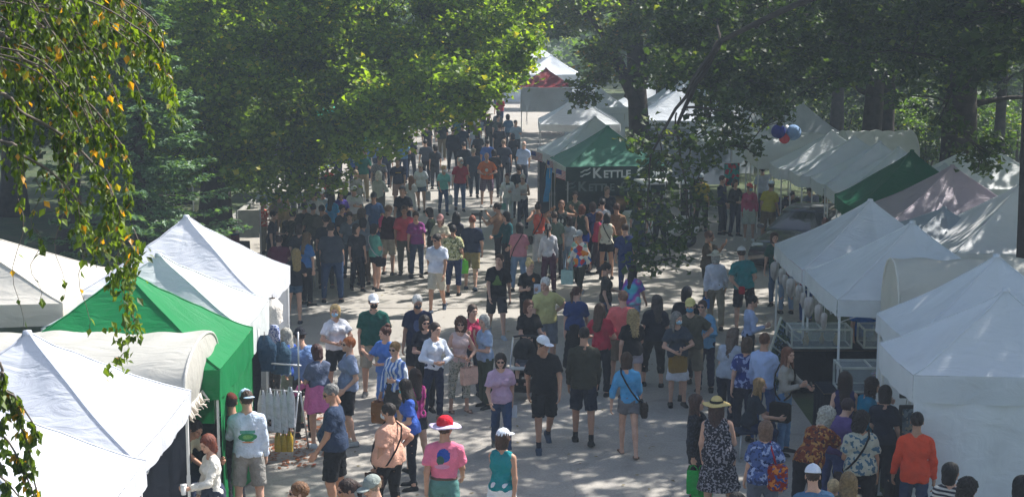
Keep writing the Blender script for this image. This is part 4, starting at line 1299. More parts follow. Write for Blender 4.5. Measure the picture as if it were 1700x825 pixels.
cl += boxclumps(8.5, 15, 23, 36, 7.8, 12.5, 56, 1.4, 420) + boxclumps(3, 9.5, 26.5, 33, 8.6, 11.5, 13, 1.1, 330)  # dense clumps above view, added to shade the right canopies and lower street
tree('oak_tree', 'tree at the right edge whose limbs hang over the street', (9.25, 27.9), (.2, 1.2), 13, .3, cl, LM_DARK, .125,
     extra_limbs=(((9.3, 29, 8.4), (4.0, 31, 6.2), .09, .05), ((4.0, 31, 6.2), (3.2, 31.2, 4.5), .07, .03), ((3.2, 31.2, 4.6), (3.5, 31, 2.6), .03, .012), ((4.0, 31, 6.2), (2.7, 31, 4.0), .05, .02), ((2.7, 31, 4.0), (2.6, 31, 2.4), .02, .01)))
# dark trunks on the right
for (px_, Y_, r_, lb, nm, lean) in ((1440, 52, .36, 'dark straight trunk behind the pleated white roofs, left one of a close pair', 'oak_tree', .4), (1466, 58, .3, 'thinner trunk, right one of the close pair behind the pleated white roofs', 'oak_tree', .2), (1592, 46, .58, 'very thick dark trunk behind the lilac canopy', 'oak_tree', -.3), (1655, 60, .22, 'slim trunk near the right edge beyond the sunlit canopy', 'oak_tree', .1), (1385, 70, .3, 'distant trunk above the arched tents', 'oak_tree', .2)):
    p_ = W(px_, 300, Y=Y_)
    tree(nm, lb, (p_.x, Y_), (lean, .2), 13, r_, boxclumps(p_.x - 5, p_.x + 5, Y_ - 4, Y_ + 5, 5.6 + (Y_ - 46) * .01, 13, 30, 1.6, 420) + boxclumps(p_.x - 4, p_.x + 4, Y_ - 2, Y_ + 3, 4.0, 6, 9, .9, 260), LM_DARK, .18)
# trees right of the frame that shade the right stalls and the foreground
for (x_, y_, lb) in ((15.5, 24, 'tree standing to the right of the near right canopies'), (14.5, 33.5, 'tree behind the second right row'), (17, 41, 'tree behind the far right canopies')):
    tree('oak_tree', lb, (x_, y_), (0, 0), 12, .35, boxclumps(x_ - 5.5, x_ + 4.5, y_ - 5, y_ + 5, 5.5, 12.5, 40, 1.45, 300), LM_DARK, .2)

# bushes / understory and the far woods
def bush(label, px, py, Y, r, n, lm, nm='shrub', sz=.16):
    p = W(px, py, Y=Y); z = max(p.z, r * .6)
    root = empty(nm, (p.x, Y, 0)); tag(root, label, 'bush', 'undergrowth between the trunks')
    st_ = MB()
    for k in range(5): limb(st_, (0, 0, 0), (rnd.uniform(-.5, .5) * r, rnd.uniform(-.5, .5) * r, z), .05, .015, 4)
    st_.build('stem', BARK, root)
    P = np.concatenate([clump_points((rnd.uniform(-.6, .6) * r, rnd.uniform(-.6, .6) * r, z * rnd.uniform(.4, 1.2)), r * .6, n // 6) for _ in range(6)])
    lk(bpy.data.objects.new('foliage', leaves_mesh(P, sz, lm, lobed=False)), root)
for a in ((1500, 195, 66, 1.5, 1500, 'yellow-green bush between the slender trunk and the pair of trunks'), (1540, 215, 60, 1.2, 1200, 'low bush right above the dark green canopy'), (1650, 190, 66, 1.8, 1700, 'sunlit bush behind the thick trunk at the right'), (1690, 215, 62, 1.4, 1200, 'bush at the right edge above the sunlit canopy'), (1400, 190, 74, 1.6, 1300, 'dark bush behind the arched tents'), (1320, 175, 80, 2.0, 1300, 'bush left of the arched tents far back')):
    bush(a[5], a[0], a[1], a[2], a[3], a[4], LM_FAR)
P = []
for k in range(420):
    a_ = rnd.uniform(-.36, .36); Y_ = rnd.uniform(118, 175)
    x_ = a_ * Y_ * 1.25
    z_ = rnd.uniform(.5, 14)
    if abs(x_ + 2.5) < 5.5 and z_ < 7.5 - (Y_ - 118) * .02 and Y_ < 165: continue
    P.append(clump_points((x_, Y_, z_), (3.0, 3.0, 2.2), 260, .5))
P.append(clump_points((0, 185, 10), (75, 6, 12), 26000, .7))
o = bpy.data.objects.new('distant_woods', leaves_mesh(np.concatenate(P), .62, LM_FAR, lobed=False)); C.objects.link(o); tag(o, kind='stuff')
# understory belt left and right of the street, mid distance
P = []
for k in range(260):
    sd = 1 if rnd.random() < .6 else -1
    Y_ = rnd.uniform(70, 115); x_ = sd * rnd.uniform(10 if sd < 0 else 11, .42 * Y_)
    P.append(clump_points((x_, Y_, rnd.uniform(.6, 8)), (2.2, 2.2, 1.6), 300, .35))
o = bpy.data.objects.new('woodland_undergrowth', leaves_mesh(np.concatenate(P), .32, LM_DARK, lobed=False)); C.objects.link(o); tag(o, kind='stuff')

# fir with lacy blue-green sprays behind the left canopies
def fir(label, px, Y, htop):
    p = W(px, 300, Y=Y); root = empty('fir_tree', (p.x, Y, 0)); tag(root, label, 'tree', 'trees along the street')
    t = MB(); t.tube([(0, 0, 0), (0.05, 0, htop * .5), (0, 0, htop)], [.16, .11, .02], 10); t.build('trunk', BARK, root)
    b = MB(); P = []; D = []
    for i in range(120):
        z = 1.7 + (htop - 1.9) * (i / 120); a = i * 2.4 + rnd.uniform(-.4, .4); L_ = ((htop - z) * .3 + .5) * rnd.uniform(.7, 1.15); up = rnd.uniform(-.1, .22)
        f_ = lambda t_: Vector((math.cos(a) * L_ * t_, math.sin(a) * L_ * t_, z + (up - .3) * L_ * t_ + .22 * L_ * t_ * t_))
        b.tube([f_(t_) for t_ in (0, .25, .5, .75, 1)], [.03, .024, .018, .012, .005], 5)
        for j in range(16):
            t0 = .15 + .85 * j / 16; sd = 1 if j % 2 else -1; ls = .42 * (1.2 - t0) * L_ * rnd.uniform(.6, 1.1) + .08
            dd = Vector((math.cos(a + sd * .85), math.sin(a + sd * .85), rnd.uniform(-.25, .1)))
            for k in range(16):
                w_ = rnd.uniform(0, 1); c = f_(t0) + dd * ls * w_
                P.append((c.x + rnd.gauss(0, .03), c.y + rnd.gauss(0, .03), c.z + rnd.gauss(0, .02))); D.append(tuple(dd + Vector((rnd.uniform(-1, 1), rnd.uniform(-1, 1), rnd.uniform(-.3, .3))) * .8))
    b.build('branches', BARK, root)
    lk(bpy.data.objects.new('crown', leaves_mesh(np.array(P), .13, LM_FIR, elong=1.7, lobed=False, axis=np.array(D))), root)
fir('lacy blue-green fir behind the tall white canopy on the left', 228, 32.5, 7.6)

# weeping cherry whose yellowing twigs hang into the picture at the left
root = empty('weeping_tree', (-5.6, 9.4, 0)); tag(root, 'weeping tree with yellowing leaves, thin branches arching in from the left edge', 'tree', None)
t = MB(); t.tube([(0, 0, 0), (.05, .05, 2.5), (.2, .1, 5), (.5, .1, 6.6)], [.26, .2, .15, .1], 12); t.build('trunk', BARK, root)
b = MB(); P = []; D = []
base = Vector((-5.6, 9.4, 0))
def rel(px, py, Y): return W(px, py, Y=Y) - base
def arc(pts, r0, dens, hangs=8, hl=(.1, .5), leafy=1.0):
    """arching branch through points, with drooping twigs"""
    Q = []
    for i in range(len(pts) - 1):
        p0 = pts[max(i - 1, 0)]; p1 = pts[i]; p2 = pts[i + 1]; p3 = pts[min(i + 2, len(pts) - 1)]
        for k in range(6):
            u = k / 6
            Q.append(.5 * ((2 * p1) + (p2 - p0) * u + (2 * p0 - 5 * p1 + 4 * p2 - p3) * u * u + (3 * p1 - p0 - 3 * p2 + p3) * u ** 3))
    Q.append(pts[-1])
    b.tube(Q, [r0 * (1 - .75 * i / len(Q)) + .0012 for i in range(len(Q))], 6)
    for _ in range(hangs):
        q0 = Q[rnd.randint(2, len(Q) - 1)]; L_ = rnd.uniform(*hl); dx = rnd.uniform(-.06, .2) * L_; dyy = rnd.uniform(-.3, .3) * L_
        tw = [q0 + Vector((dx * t_, dyy * t_, .03 * math.sin(t_ * 3) - L_ * t_ * t_ * .6 - L_ * .4 * t_)) for t_ in (0, .2, .4, .6, .8, 1)]
        b.tube(tw, [.003, .0026, .0022, .0018, .0014, .001], 4)
        nl = int(dens * L_ * leafy)
        for k in range(nl):
            t_ = rnd.random() ** .8; i = min(4, int(t_ * 5)); c = tw[i].lerp(tw[i + 1], t_ * 5 - i)
            a = rnd.uniform(0, 6.28); dd = Vector((math.cos(a) * .45, math.sin(a) * .45, -.8)); dd.normalize()
            P.append(tuple(c + dd * .035)); D.append(tuple(dd * 1.6))
S0 = Vector((.45, .1, 6.3))
arc([S0, rel(-60, 60, 9.6), rel(40, 100, 9.8), rel(140, 165, 9.9), rel(205, 245, 10)], .016, 60, 34, (.1, .42))
arc([S0, rel(-60, 150, 9.4), rel(40, 190, 9.5), rel(110, 230, 9.6), rel(170, 290, 9.7), rel(190, 330, 9.7)], .014, 55, 34, (.1, .45))
arc([S0, rel(-40, 230, 9.2), rel(30, 255, 9.3), rel(90, 290, 9.4), rel(140, 345, 9.5)], .012, 42, 26, (.1, .4))
for k in range(50):
    x_ = rnd.uniform(-10, 250); y_ = rnd.uniform(-60, 260) * (1 - x_ / 420); Y_ = rnd.uniform(9.2, 11.4)
    arc([Vector((.5, .2, 6.6)) + Vector((rnd.uniform(0, .5), rnd.uniform(-.5, .8), rnd.uniform(0, .6))), rel(x_ * .4 - 50, y_ - 90, Y_), rel(x_, y_ - 20, Y_), rel(x_ + 40, y_ + 50, Y_)], .006, 62, 12, (.08, .3))
# dense twigs at right end of the arch reaching down past the green canopy
for (x0_, y0_, y1_, ds) in ((205, 245, 600, 34), (190, 330, 480, 90), (222, 380, 560, 70), (175, 300, 470, 95), (150, 260, 440, 90), (205, 300, 450, 110), (215, 400, 560, 60), (130, 330, 430, 70), (60, 300, 420, 40), (100, 300, 500, 14), (30, 330, 560, 9), (140, 350, 560, 9), (60, 380, 500, 10)):
    Y_ = rnd.uniform(9.4, 10.2)
    tw = [rel(x0_ + 10 * math.sin(k * 1.1), y0_ + (y1_ - y0_) * k / 8, Y_) for k in range(9)]
    b.tube(tw, [.003 - .0002 * k for k in range(9)], 4)
    for k in range(int(ds * .62 * (y1_ - y0_) / 150)):
        t_ = rnd.random(); i = min(7, int(t_ * 8)); c = tw[i].lerp(tw[i + 1], t_ * 8 - i); a = rnd.uniform(0, 6.28)
        dd = Vector((math.cos(a) * .5, math.sin(a) * .5, -.8)).normalized(); P.append(tuple(c + dd * .04)); D.append(tuple(dd * 1.6))
for (cx_, cy_, r_, n_) in ((205, 590, 18, 22), (190, 560, 14, 10), (185, 620, 10, 8), (215, 545, 12, 10), (210, 480, 22, 45), (225, 420, 18, 40)):
    for k in range(n_):
        a = rnd.uniform(0, 6.28); dd = Vector((math.cos(a) * .5, math.sin(a) * .5, -.8)).normalized()
        P.append(tuple(rel(cx_ + rnd.gauss(0, r_ * .6), cy_ + rnd.gauss(0, r_), 9.9 + rnd.gauss(0, .05)))); D.append(tuple(dd * 1.6))
# lower left spray
S1 = Vector((.3, .1, 4.3))
for pts in ([(-60, 600), (0, 655), (40, 720), (55, 790), (70, 850)], [(-60, 620), (10, 650), (30, 665), (60, 710)], [(-60, 700), (0, 720), (30, 760), (60, 830)], [(-60, 760), (0, 790), (40, 835)]):
    arc([S1] + [rel(x_, y_, 8.6) for x_, y_ in pts], .009, 110, 15, (.04, .16))
b.build('branches', mat('grey_bark', (.16, .13, .11), .9), root)
Pn = np.array(P); Dn = np.array(D)
lk(bpy.data.objects.new('crown', leaves_mesh(Pn, .054, LM_WEEP, elong=1.25, lobed=False, axis=Dn)), root)

# ------------------------------------------------------------------ haze in the air
def haze(dens):
    mb_ = MB(); x0, x1, y0, y1, z0, z1 = -90, 90, -12, 215, -1.0, 26
    mb_.box(((x0 + x1) / 2, (y0 + y1) / 2, (z0 + z1) / 2), (x1 - x0, y1 - y0, z1 - z0))
    m = bpy.data.materials.new('haze'); m.use_nodes = True; nt = m.node_tree; nt.nodes.clear()
    out = nt.nodes.new('ShaderNodeOutputMaterial'); v = nt.nodes.new('ShaderNodeVolumePrincipled')
    v.inputs['Color'].default_value = (.68, .82, .98, 1); v.inputs['Density'].default_value = dens; v.inputs['Anisotropy'].default_value = .2
    nt.links.new(v.outputs[0], out.inputs['Volume'])
    o = mb_.build('haze', m); tag(o, kind='stuff'); return o
# ------------------------------------------------------------------ carried things
def crossbody(p, side, col, label, bag=(.26, .1, .2), drop=.0, strap='#1a1614', front=False, cat='shoulder bag'):
    """strap from the far shoulder across the body to a bag at the hip (side +1 = wearer's left)"""
    tp, s, w = p['tp'], p['s'], p['w']
    root = empty('shoulder_bag', p['Mw'] @ Vector([float(x) for x in tp(side * (.19 * w + .02), 0, .0)]), p['rz'])
    tag(root, label, cat, 'bags people carry')
    o = tp(side * (.19 * w + .02), 0, .0)
    def L(x, y, z): return tuple(float(a) for a in (tp(x, y, z) - o))
    for sg in (-1, 1):
        yy = .145 * (.5 + .5 * w)
        st_ = MB(); st_.tube([L(-side * .1, 0, .585), L(-side * .09, sg * (yy - .03), .52), L(-side * .02, sg * (yy + .02), .38), L(side * .07 * w, sg * (yy + .02), .22), L(side * .16 * w, sg * yy * .8, .08 - drop), L(side * (.19 * w + .01), sg * .03, -.0 - drop)], .013, 6)
        st_.build('strap', cloth_mat(strap), root)
    b = MB(); b.box((side * bag[1] * .5, 0, -.08 - drop - bag[2] * .3), (bag[1], bag[0], bag[2]), bev=.03); b.build('pouch', cloth_mat(col), root)
    b = MB(); b.box((side * (bag[1] + .002), 0, -.04 - drop - bag[2] * .2), (.012, bag[0] * .92, bag[2] * .5), bev=.004); b.build('flap', cloth_mat(col), root)
    return root
def handbag(p, hand, col, label, size=(.32, .12, .36), handle=.14, name='shopping_bag', pat=None, cat='bag', rz=None, tilt=0):
    P = p['hands'][hand] + Vector((0, 0, -.03))
    root = empty(name, P, p['rz'] + (0.3 if rz is None else R(rz))); tag(root, label, cat, 'bags people carry')
    if tilt: root.rotation_euler[0] = R(tilt)
    b = MB(); w_, d_, h_ = size
    z0, z1 = -handle - h_, -handle
    V = []
    for z, k in ((z0, .92), (z0 + .02, 1), ((z0 + z1) / 2, 1.04), (z1, .98)):
        V += [(-w_ / 2 * k, -d_ / 2 * k, z), (w_ / 2 * k, -d_ / 2 * k, z), (w_ / 2 * k, d_ / 2 * k, z), (-w_ / 2 * k, d_ / 2 * k, z)]
    F = [(3, 2, 1, 0)]
    for l in range(3):
        for i in range(4): F.append((l * 4 + i, l * 4 + (i + 1) % 4, (l + 1) * 4 + (i + 1) % 4, (l + 1) * 4 + i))
    b.add(V, F); b.build('body', cloth_mat(col, pat), root)
    for sy in (-1, 1):
        h_ = MB(); h_.tube([(-w_ * .22, sy * d_ * .45, z1 - .03), (-w_ * .18, sy * d_ * .2, -handle * .3), (0, 0, .0), (w_ * .18, sy * d_ * .2, -handle * .3), (w_ * .22, sy * d_ * .45, z1 - .03)], .008, 6)
        h_.build('handle', cloth_mat(col), root)
    return root
def item(p, hand, name, label, cat, builder, off=(0, 0, 0)):
    P = p['hands'][hand] + Vector(off)
    root = empty(name, P, p['rz']); tag(root, label, cat, None); builder(root); return root
def phone(root):
    b = MB(); b.box((0, 0, .04), (.075, .012, .15), rot=(R(-25), 0, 0), bev=.005); b.build('case', BLACKP, root)
    b = MB(); b.box((0, .008, .04), (.066, .003, .13), rot=(R(-25), 0, 0)); b.build('screen', mat('phone_glass', (.05, .06, .08), .1), root)
def cup(root):
    b = MB(); b.lathe([(.03, -.06), (.04, .06), (.038, .06), (.028, -.055)], n=14); b.build('cup', WHITE, root)
    b = MB(); b.lathe([(.042, .06), (.042, .07), (.0, .072)], n=14); b.build('lid', WHITE, root)
def paper(root):
    b = MB(); b.grid(lambda u, v: (-.07 + .14 * u, .01 * math.sin(u * 5), -.16 + .2 * v), 6, 4); b.grid(lambda u, v: (-.07 + .14 * u, .012 + .01 * math.sin(u * 5), -.16 + .2 * v), 6, 4)
    b.build('sheets', mat('paper', (.62, .66, .74), .8, var=.05), root)
def camera(root):
    b = MB(); b.box((0, 0, .04), (.16, .09, .12), bev=.02); b.build('body', BLACKP, root)
    b = MB(); b.lathe([(.04, 0), (.045, .02), (.042, .16), (.05, .2), (.0, .2)], c=(0, -.04, .04), n=16, ax=Euler((R(90), 0, 0)).to_matrix()); b.build('lens', BLACKP, root)
    b = MB(); b.box((0, .02, .13), (.05, .06, .06), bev=.01); b.build('flash', BLACKP, root)
    b = MB(); b.tube([(0, -.02, -.02), (0, -.01, -.3)], .02, 8); b.build('grip', BLACKP, root)
BK = '#17181d'; NV = '#1c2338'; WH = '#dfe1e4'; KH = '#a89a7c'; DJ = '#33435f'; LJ = '#6d87a6'; GY = '#7c7f86'; BR = '#3a261a'; DB = '#1d1411'; BLD = '#b89c68'; GRH = '#a9a7a2'; WHH = '#cfccc6'; RDH = '#6a3a22'
p = person
# ================================================================== nearest people
a = p(408, 646, 1.82, 190, 'stand', 'long', '#c9d6e8', 'shorts', '#8c8a86', 'short', BR, 'man in light blue long-sleeved shirt and backwards pale blue cap, facing the left canopies', g=1.08, hat='bcap', hatc='#a7c2dc', loose=1,
      logo=(('b', .0, 1.24, .12, .06, '#3d8a5a'), ('b', .0, 1.24, .07, .03, '#7ab06a'), ('b', 0, 1.31, .1, .022, '#58a090', 'bar'), ('b', .0, 1.17, .08, .01, '#d08a5a')), shoe='#333a44', sock='#ddd')
p(383, 652, 1.72, 215, 'stand', 'tee', '#2a2725', 'pants', '#23262e', 'short', DB, 'person in dark clothes and dull red cap beside the green canopy wall', hat='cap', hatc='#5a2a24', skin='m')
a = p(344, 722, 1.62, -60, 'armL', 'blouse', '#dcd9d2', 'longskirt', '#343b4c', 'bob', '#6a3424', 'auburn-haired woman in white blouse and dark apron holding a cup at lower left', fem=True, g=1.05, hp=18)
item(a, 0, 'paper_cup', 'white cup held by the auburn-haired woman at lower left', 'cup', cup)
p(325, 698, 1.66, 60, 'lean', 'tee', '#c9c3a8', 'pants', '#4a4438', 'short', DB, 'dark-haired person in cream shirt bending inside the arched tent stall', skin='m', hp=12)
p(549, 638, 1.83, -95, 'rest', 'tee', '#2c3a52', 'shorts', '#16171b', 'buzz', '#6d6d6c', 'grey-haired man in navy t-shirt and black shorts, sideways at lower left', g=1.22, belly=1.0, glasses=True, skin='m', loose=1)
a = p(644, 670, 1.66, -125, 'hipR', 'tee', '#cf9f8a', 'leg', BK, 'short', DB, 'stout woman in peach t-shirt, hand on hip, brown bag across her body', fem=True, g=1.5, loose=1.5, shoe='#ddd', hp=0, skin='m', mask='#c9d4dc')
crossbody(a, 1, '#3a2820', 'brown shoulder bag on the woman in the peach t-shirt', drop=.05)
a = p(672, 630, 1.6, -80, 'bag', 'tee', '#3f62b8', 'leg', '#20222c', 'long', DB, 'dark-haired woman in bright blue top and turquoise mask behind the woman in peach', fem=True, mask='#5fc0cf', g=1.1, hp=16)
handbag(a, 0, '#b03a68', 'large pink and red patterned bag hanging from the woman in blue', (.42, .16, .42), .12, 'tote_bag', ('floral', '#e8b8cc', '#5a1838'))
p(688, 612, 1.58, -150, 'stand', 'tank', '#c04890', 'mini', '#2a2c36', 'long', '#2a1a16', 'brown-haired girl in magenta tank top with white straps near the striped shirt', fem=True, tpat=('stripes', '#8a2060'))
a = p(739, 693, 1.80, 180, 'walk', 'tuck', '#dd7490', 'shorts', '#54807c', 'short', BR, 'man in pink t-shirt with blue back print, red and lilac sun hat, belt', hat='wide', hatc='#c9bcd8', skin='m', loose=.5, extra={'band': '#b01828'},
  logo=(('b', -.0, 1.33, .085, .085, '#2f4e9e'), ('b', .04, 1.27, .05, .06, '#3a5a52'), ('b', .02, 1.19, .1, .03, '#c88aa8')))
q = MB(); q.lathe([(.1, .045), (.1, .09), (.085, .13), (.05, .158), (0, .165)], n=24); cr = q.build('crown', cloth_mat('#c01c30'), [c for c in a['root'].children if c.name.startswith('sun_hat')][0]); cr.scale = (1, 1.17, 1.02); cr.location = (0, .014, .001)
p(836, 710, 1.64, 155, 'walk2', 'tank', '#157f86', 'mini', '#d7dbe2', 'bob', BR, 'woman in teal top, white shorts and white visor cap at the bottom of the street', fem=True, hat='cap', hatc='#dfe4ee', skin='m', g=1.1)
a = p(831, 587, 1.62, 4, 'walk', 'tee', '#c3a3bd', 'jeans', '#2f4468', 'bob', DB, 'woman in lilac t-shirt and jeans with dark sunglasses walking forward', fem=True, glasses=True, shoe='#555', hp=10)
item(a, 0, 'folded_papers', 'pale folded papers in the hand of the woman in lilac', 'papers', paper, (0, 0, -.06))
p(902, 557, 1.83, 8, 'walk2', 'tee', '#15161b', 'shorts', '#14151a', 'short', BR, 'man in black t-shirt, black shorts and bright white cap walking forward', hat='cap', hatc='#e6eaf4', loose=1.4, g=1.06, shoe='#3a4a5e', sock='#223', hy=35, skin='m')
p(970, 543, 1.86, 176, 'step', 'jacket', '#39382e', 'shorts', '#1c2334', 'buzz', DB, 'tall man in olive-brown pullover, navy shorts and black socks walking away', sock='#111', skin='m', g=1.04)
a = p(1040, 585, 1.64, 182, 'step', 'sleeve34', '#4f9bcd', 'mini', '#6a6a70', 'bob', BR, 'woman in sky blue sweater and grey shorts walking away, bag strap across her back', fem=True, shoe='sandal')
crossbody(a, -1, '#2c2320', 'dark shoulder bag on the woman in the sky blue sweater', drop=.0)
p(556, 506, 1.66, 25, 'holdf', 'polo', '#dcdde6', 'shorts', '#1d1f28', 'bob', BLD, 'blonde woman in white polo and pale blue mask at the left of the street', fem=True, mask='#9cc4e0', g=1.2)
p(620, 488, 1.84, 3, 'rest', 'polo', '#0c4f46', 'shorts', '#a8a294', 'short', BR, 'man in dark green polo and khaki shorts with white cap and black mask', hat='cap', hatc='#e8eaf0', mask='#16181c', g=1.18, belly=.6, loose=1, shoe='#6a6a6a')
p(693, 490, 1.82, -5, 'rest', 'tee', '#1d2744', 'shorts', '#262a36', 'short', WHH, 'white-haired man in navy t-shirt with grey print and dark mask', mask='#2c3c4c', g=1.16, belly=.4, skin='m', logo=(('f', 0, 1.3, .07, .1, '#4c587a'),), loose=1)
p(705, 524, 1.68, 12, 'armR', 'tee', '#161a28', 'pants', BK, 'bob', DB, 'dark-haired woman in black top and sunglasses behind the white blouse', fem=True, glasses=True)
p(723, 536, 1.66, 25, 'holdf', 'blouse', '#d9dfec', 'jeans', '#1b2340', 'short', '#2a1c1a', 'short-haired woman in long white blouse tied at the waist and navy jeans', fem=True, hy=20, shoe='#8a7a6a')
a = p(765, 527, 1.64, 20, 'holdf', 'tank', '#d6bcb8', 'capri', '#b9b6a8', 'curly', '#4a2c1c', 'curly brown-haired woman in pale pink sleeveless top and patterned trousers', fem=True, glasses=True, shoe='sandal', bpat=('spots', '#7d8276'), hy=-20)
handbag(a, 0, '#d9b2a2', 'pale pink tote of the curly-haired woman', (.3, .1, .3), .1, 'tote_bag')
p(785, 506, 1.66, 5, 'stand', 'tank', '#c04060', 'jeans', NV, 'pony', BR, 'woman in raspberry top with tied-back hair between two other women', fem=True)
p(803, 523, 1.62, -55, 'chin', 'tee', '#97abc8', 'wide', '#3b4536', 'bob', GRH, 'grey-haired woman in pale blue t-shirt and dark olive trousers, hand at her chin', fem=True, g=1.08)
p(639, 542, 1.62, -45, 'chin', 'tee', '#4a76c0', 'jeans', '#5f86c8', 'bun', '#4a241a', 'woman in blue top with auburn hair tied up behind the striped shirt', fem=True)
a = p(655, 568, 1.64, -35, 'bag', 'blouse', '#d4dcea', 'miniskirt', '#3c3a3a', 'short', '#8a6a40', 'woman in blue and white striped shirt with sunglasses and a paper bag', fem=True, glasses=True, tpat=('stripes', '#5a7cc0'), shoe='#dcdcdc', g=1.05)
handbag(a, 1, '#8a5f3c', 'brown paper bag carried by the woman in the striped shirt', (.26, .14, .34), .05, 'paper_bag')
p(578, 560, 1.72, -75, 'rest', 'tee', '#7b88a4', 'shorts', '#17181e', 'short', '#a45a2a', 'person with short orange hair, grey-blue t-shirt and black shorts, facing the left stalls', fem=True, g=1.15, glasses=True, loose=1, shoe='#aaa')
a = p(525, 572, 1.62, 215, 'reachR', 'tee', '#566077', 'miniskirt', '#14161c', 'bob', '#3c1c1a', 'woman in grey t-shirt with a pink jacket tied round her waist, reaching for clothes', fem=True, g=1.2, shoe='#cfd6dc')
jk = MB()
def _jk(u, v):
    an = -math.pi * 1.15 + u * math.pi * 1.3 + math.pi * .57; r_ = .19 + .05 * v + .015 * math.sin(u * 26)
    return (math.cos(an) * r_ * 1.15, .0 + abs(math.sin(an)) * r_ * (1 if math.sin(an) > 0 else -.9) , 1.02 - .42 * v + .02 * math.sin(u * 20))
jk.grid(_jk, 30, 6); jk.tube([(.2, -.12, 1.0), (.26, -.2, .95), (.36, -.22, .82)], [.04, .05, .03], 7)
jk.build('tied_jacket', cloth_mat('#d070a4'), a['root'])
p(474, 545, 1.66, -130, 'reachR', 'tank', '#2f4f9c', 'pants', '#7f8a7a', 'long', '#9a9890', 'woman with long ash-grey hair and royal blue tank top at the clothes rack', fem=True, g=1.1)
p(498, 543, 1.76, -160, 'stand', 'long', '#7390c0', 'pants', '#3c3e40', 'short', BR, 'man in light blue shirt and dark flat hat by the clothes rack', hat='bucket', hatc='#1c1f28')
p(452, 512, 1.62, 120, 'armR', 'long', '#aab2cc', 'pants', '#333', 'short', BR, 'person bending in patterned pale blue shirt behind the hanging denim', tpat=('spots', '#334c8a'))
a = p(878, 498, 1.66, 20, 'push', 'tee', '#131318', 'pants', BK, 'bob', '#5e3826', 'woman in black t-shirt with auburn hair pushing the black stroller', fem=True, g=1.05)
STR = a
p(905, 461, 1.80, 5, 'hipL', 'polo', '#bfba7c', 'shorts', '#76808c', 'short', WHH, 'white-haired man in pale yellow polo with one hand on his hip', g=1.12, belly=.3)
p(829, 422, 1.80, 6, 'walk', 'tee', '#111217', 'shorts', '#38363b', 'short', BR, 'bearded man in black t-shirt with a green print, grey shorts', logo=(('f', 0, 1.24, .10, .1, '#5f7a3c', 'tri'), ('f', 0, 1.13, .09, .012, '#5f7a3c', 'bar')), g=1.05, shoe='#9aa6b4', loose=.6)
a = p(880, 432, 1.68, 8, 'phone', 'tee', '#141518', 'pants', BK, 'bun', '#c9b077', 'woman with blonde bun and black t-shirt with small orange print', fem=True, g=1.2, logo=(('f', .07, 1.3, .03, .04, '#d0803a'), ('f', 0, 1.15, .08, .02, '#5a5c54')))
item(a, 0, 'folded_papers', 'white programme held by the blonde woman in black', 'papers', paper, (0, 0, .08))
p(958, 476, 1.68, 178, 'step', 'tee', '#1f3a6e', 'longskirt', '#101218', 'pony', '#4a2e20', 'woman in navy blouse and long black skirt with brown ponytail walking away', fem=True, g=1.1)
p(997, 504, 1.66, 165, 'stand', 'tee', '#b02c42', 'pants', '#1a1d28', 'long', '#4c3426', 'woman with long brown hair, red t-shirt and black trousers, seen from behind', fem=True)
p(1034, 483, 1.78, 180, 'stand', 'tee', '#df6f6c', 'shorts', '#8a7a66', 'short', '#7a5a48', 'man in salmon pink t-shirt seen from behind, next to long-haired women', g=1.2, loose=1)
p(1050, 513, 1.65, 190, 'stand', 'tee', '#0f1118', 'mini', '#a097a0', 'wavy', '#a38c62', 'woman with long wavy blonde hair, black top and pale lilac shorts', fem=True, g=1.15)
p(1090, 490, 1.68, 178, 'rest', 'tee', '#141a2a', 'capri', '#101116', 'long', '#3c3430', 'woman with long dark hair, loose navy top and black capri trousers, from behind', fem=True, g=1.25, loose=2)
a = p(1124, 518, 1.66, 5, 'holdf', 'tee', '#343c48', 'skirt', '#c9ccd8', 'long', '#77736e', 'woman with long grey hair, grey t-shirt, white skirt and pale blue mask', fem=True, mask='#a8cce2', g=1.05)
handbag(a, 1, '#8a6a2c', 'yellow-brown wooden handbag held by the woman in the white skirt', (.3, .12, .26), .03, 'handbag')
p(1146, 495, 1.80, -4, 'hipL', 'tee', '#4e4c3e', 'shorts', '#6e6656', 'short', BR, 'man in olive t-shirt with straw-yellow cap and blue mask behind the white skirt', hat='cap', hatc='#cbbf7c', mask='#5c9cc4', g=1.15, loose=1)
p(1141, 475, 1.76, 175, 'stand', 'tee', '#10131c', 'pants', BK, 'bob', DB, 'person in black t-shirt and dark grey cap behind the yellow cap', hat='cap', hatc='#2c2e36', g=1.1)
p(1166, 499, 1.66, -15, 'armL', 'jacket', '#6ea2c8', 'pants', '#1c2440', 'short', '#3a2620', 'woman in open light blue shirt and navy trousers near the display panels', fem=True, glasses=True)
a = p(1188, 416, 1.68, 172, 'stand', 'long', '#d6d9e8', 'pants', '#8f8570', 'bob', GRH, 'woman in white long-sleeved top and wide white sun hat, seen from behind', fem=True, hat='wide', hatc='#e4ddcc', g=1.12, extra={'band': '#cfc8b8'}, loose=.5)
handbag(a, 0, '#3a78c0', 'blue bag at the hip of the woman in the white sun hat', (.16, .08, .2), .05)
a = p(1231, 409, 1.80, 180, 'clasp', 'polo', '#17858a', 'shorts', '#1f1d24', 'short', BR, 'man in teal polo and white-topped black cap, hands clasped behind his back', hat='cap', hatc='#d6d6d8', g=1.12, loose=.8)
item(a, 0, 'red_pouch', 'red pouch held behind his back by the man in teal', 'pouch', lambda r_: MB().box((0, .03, .02), (.13, .06, .16), bev=.02).build('pouch', cloth_mat('#b82034'), r_))
a = p(1008, 437, 1.64, 80, 'armL', 'tee', '#34322f', 'jeans', '#2c3c60', 'pony', DB, 'woman with dark ponytail and charcoal t-shirt facing right in the street', fem=True, g=1.05)
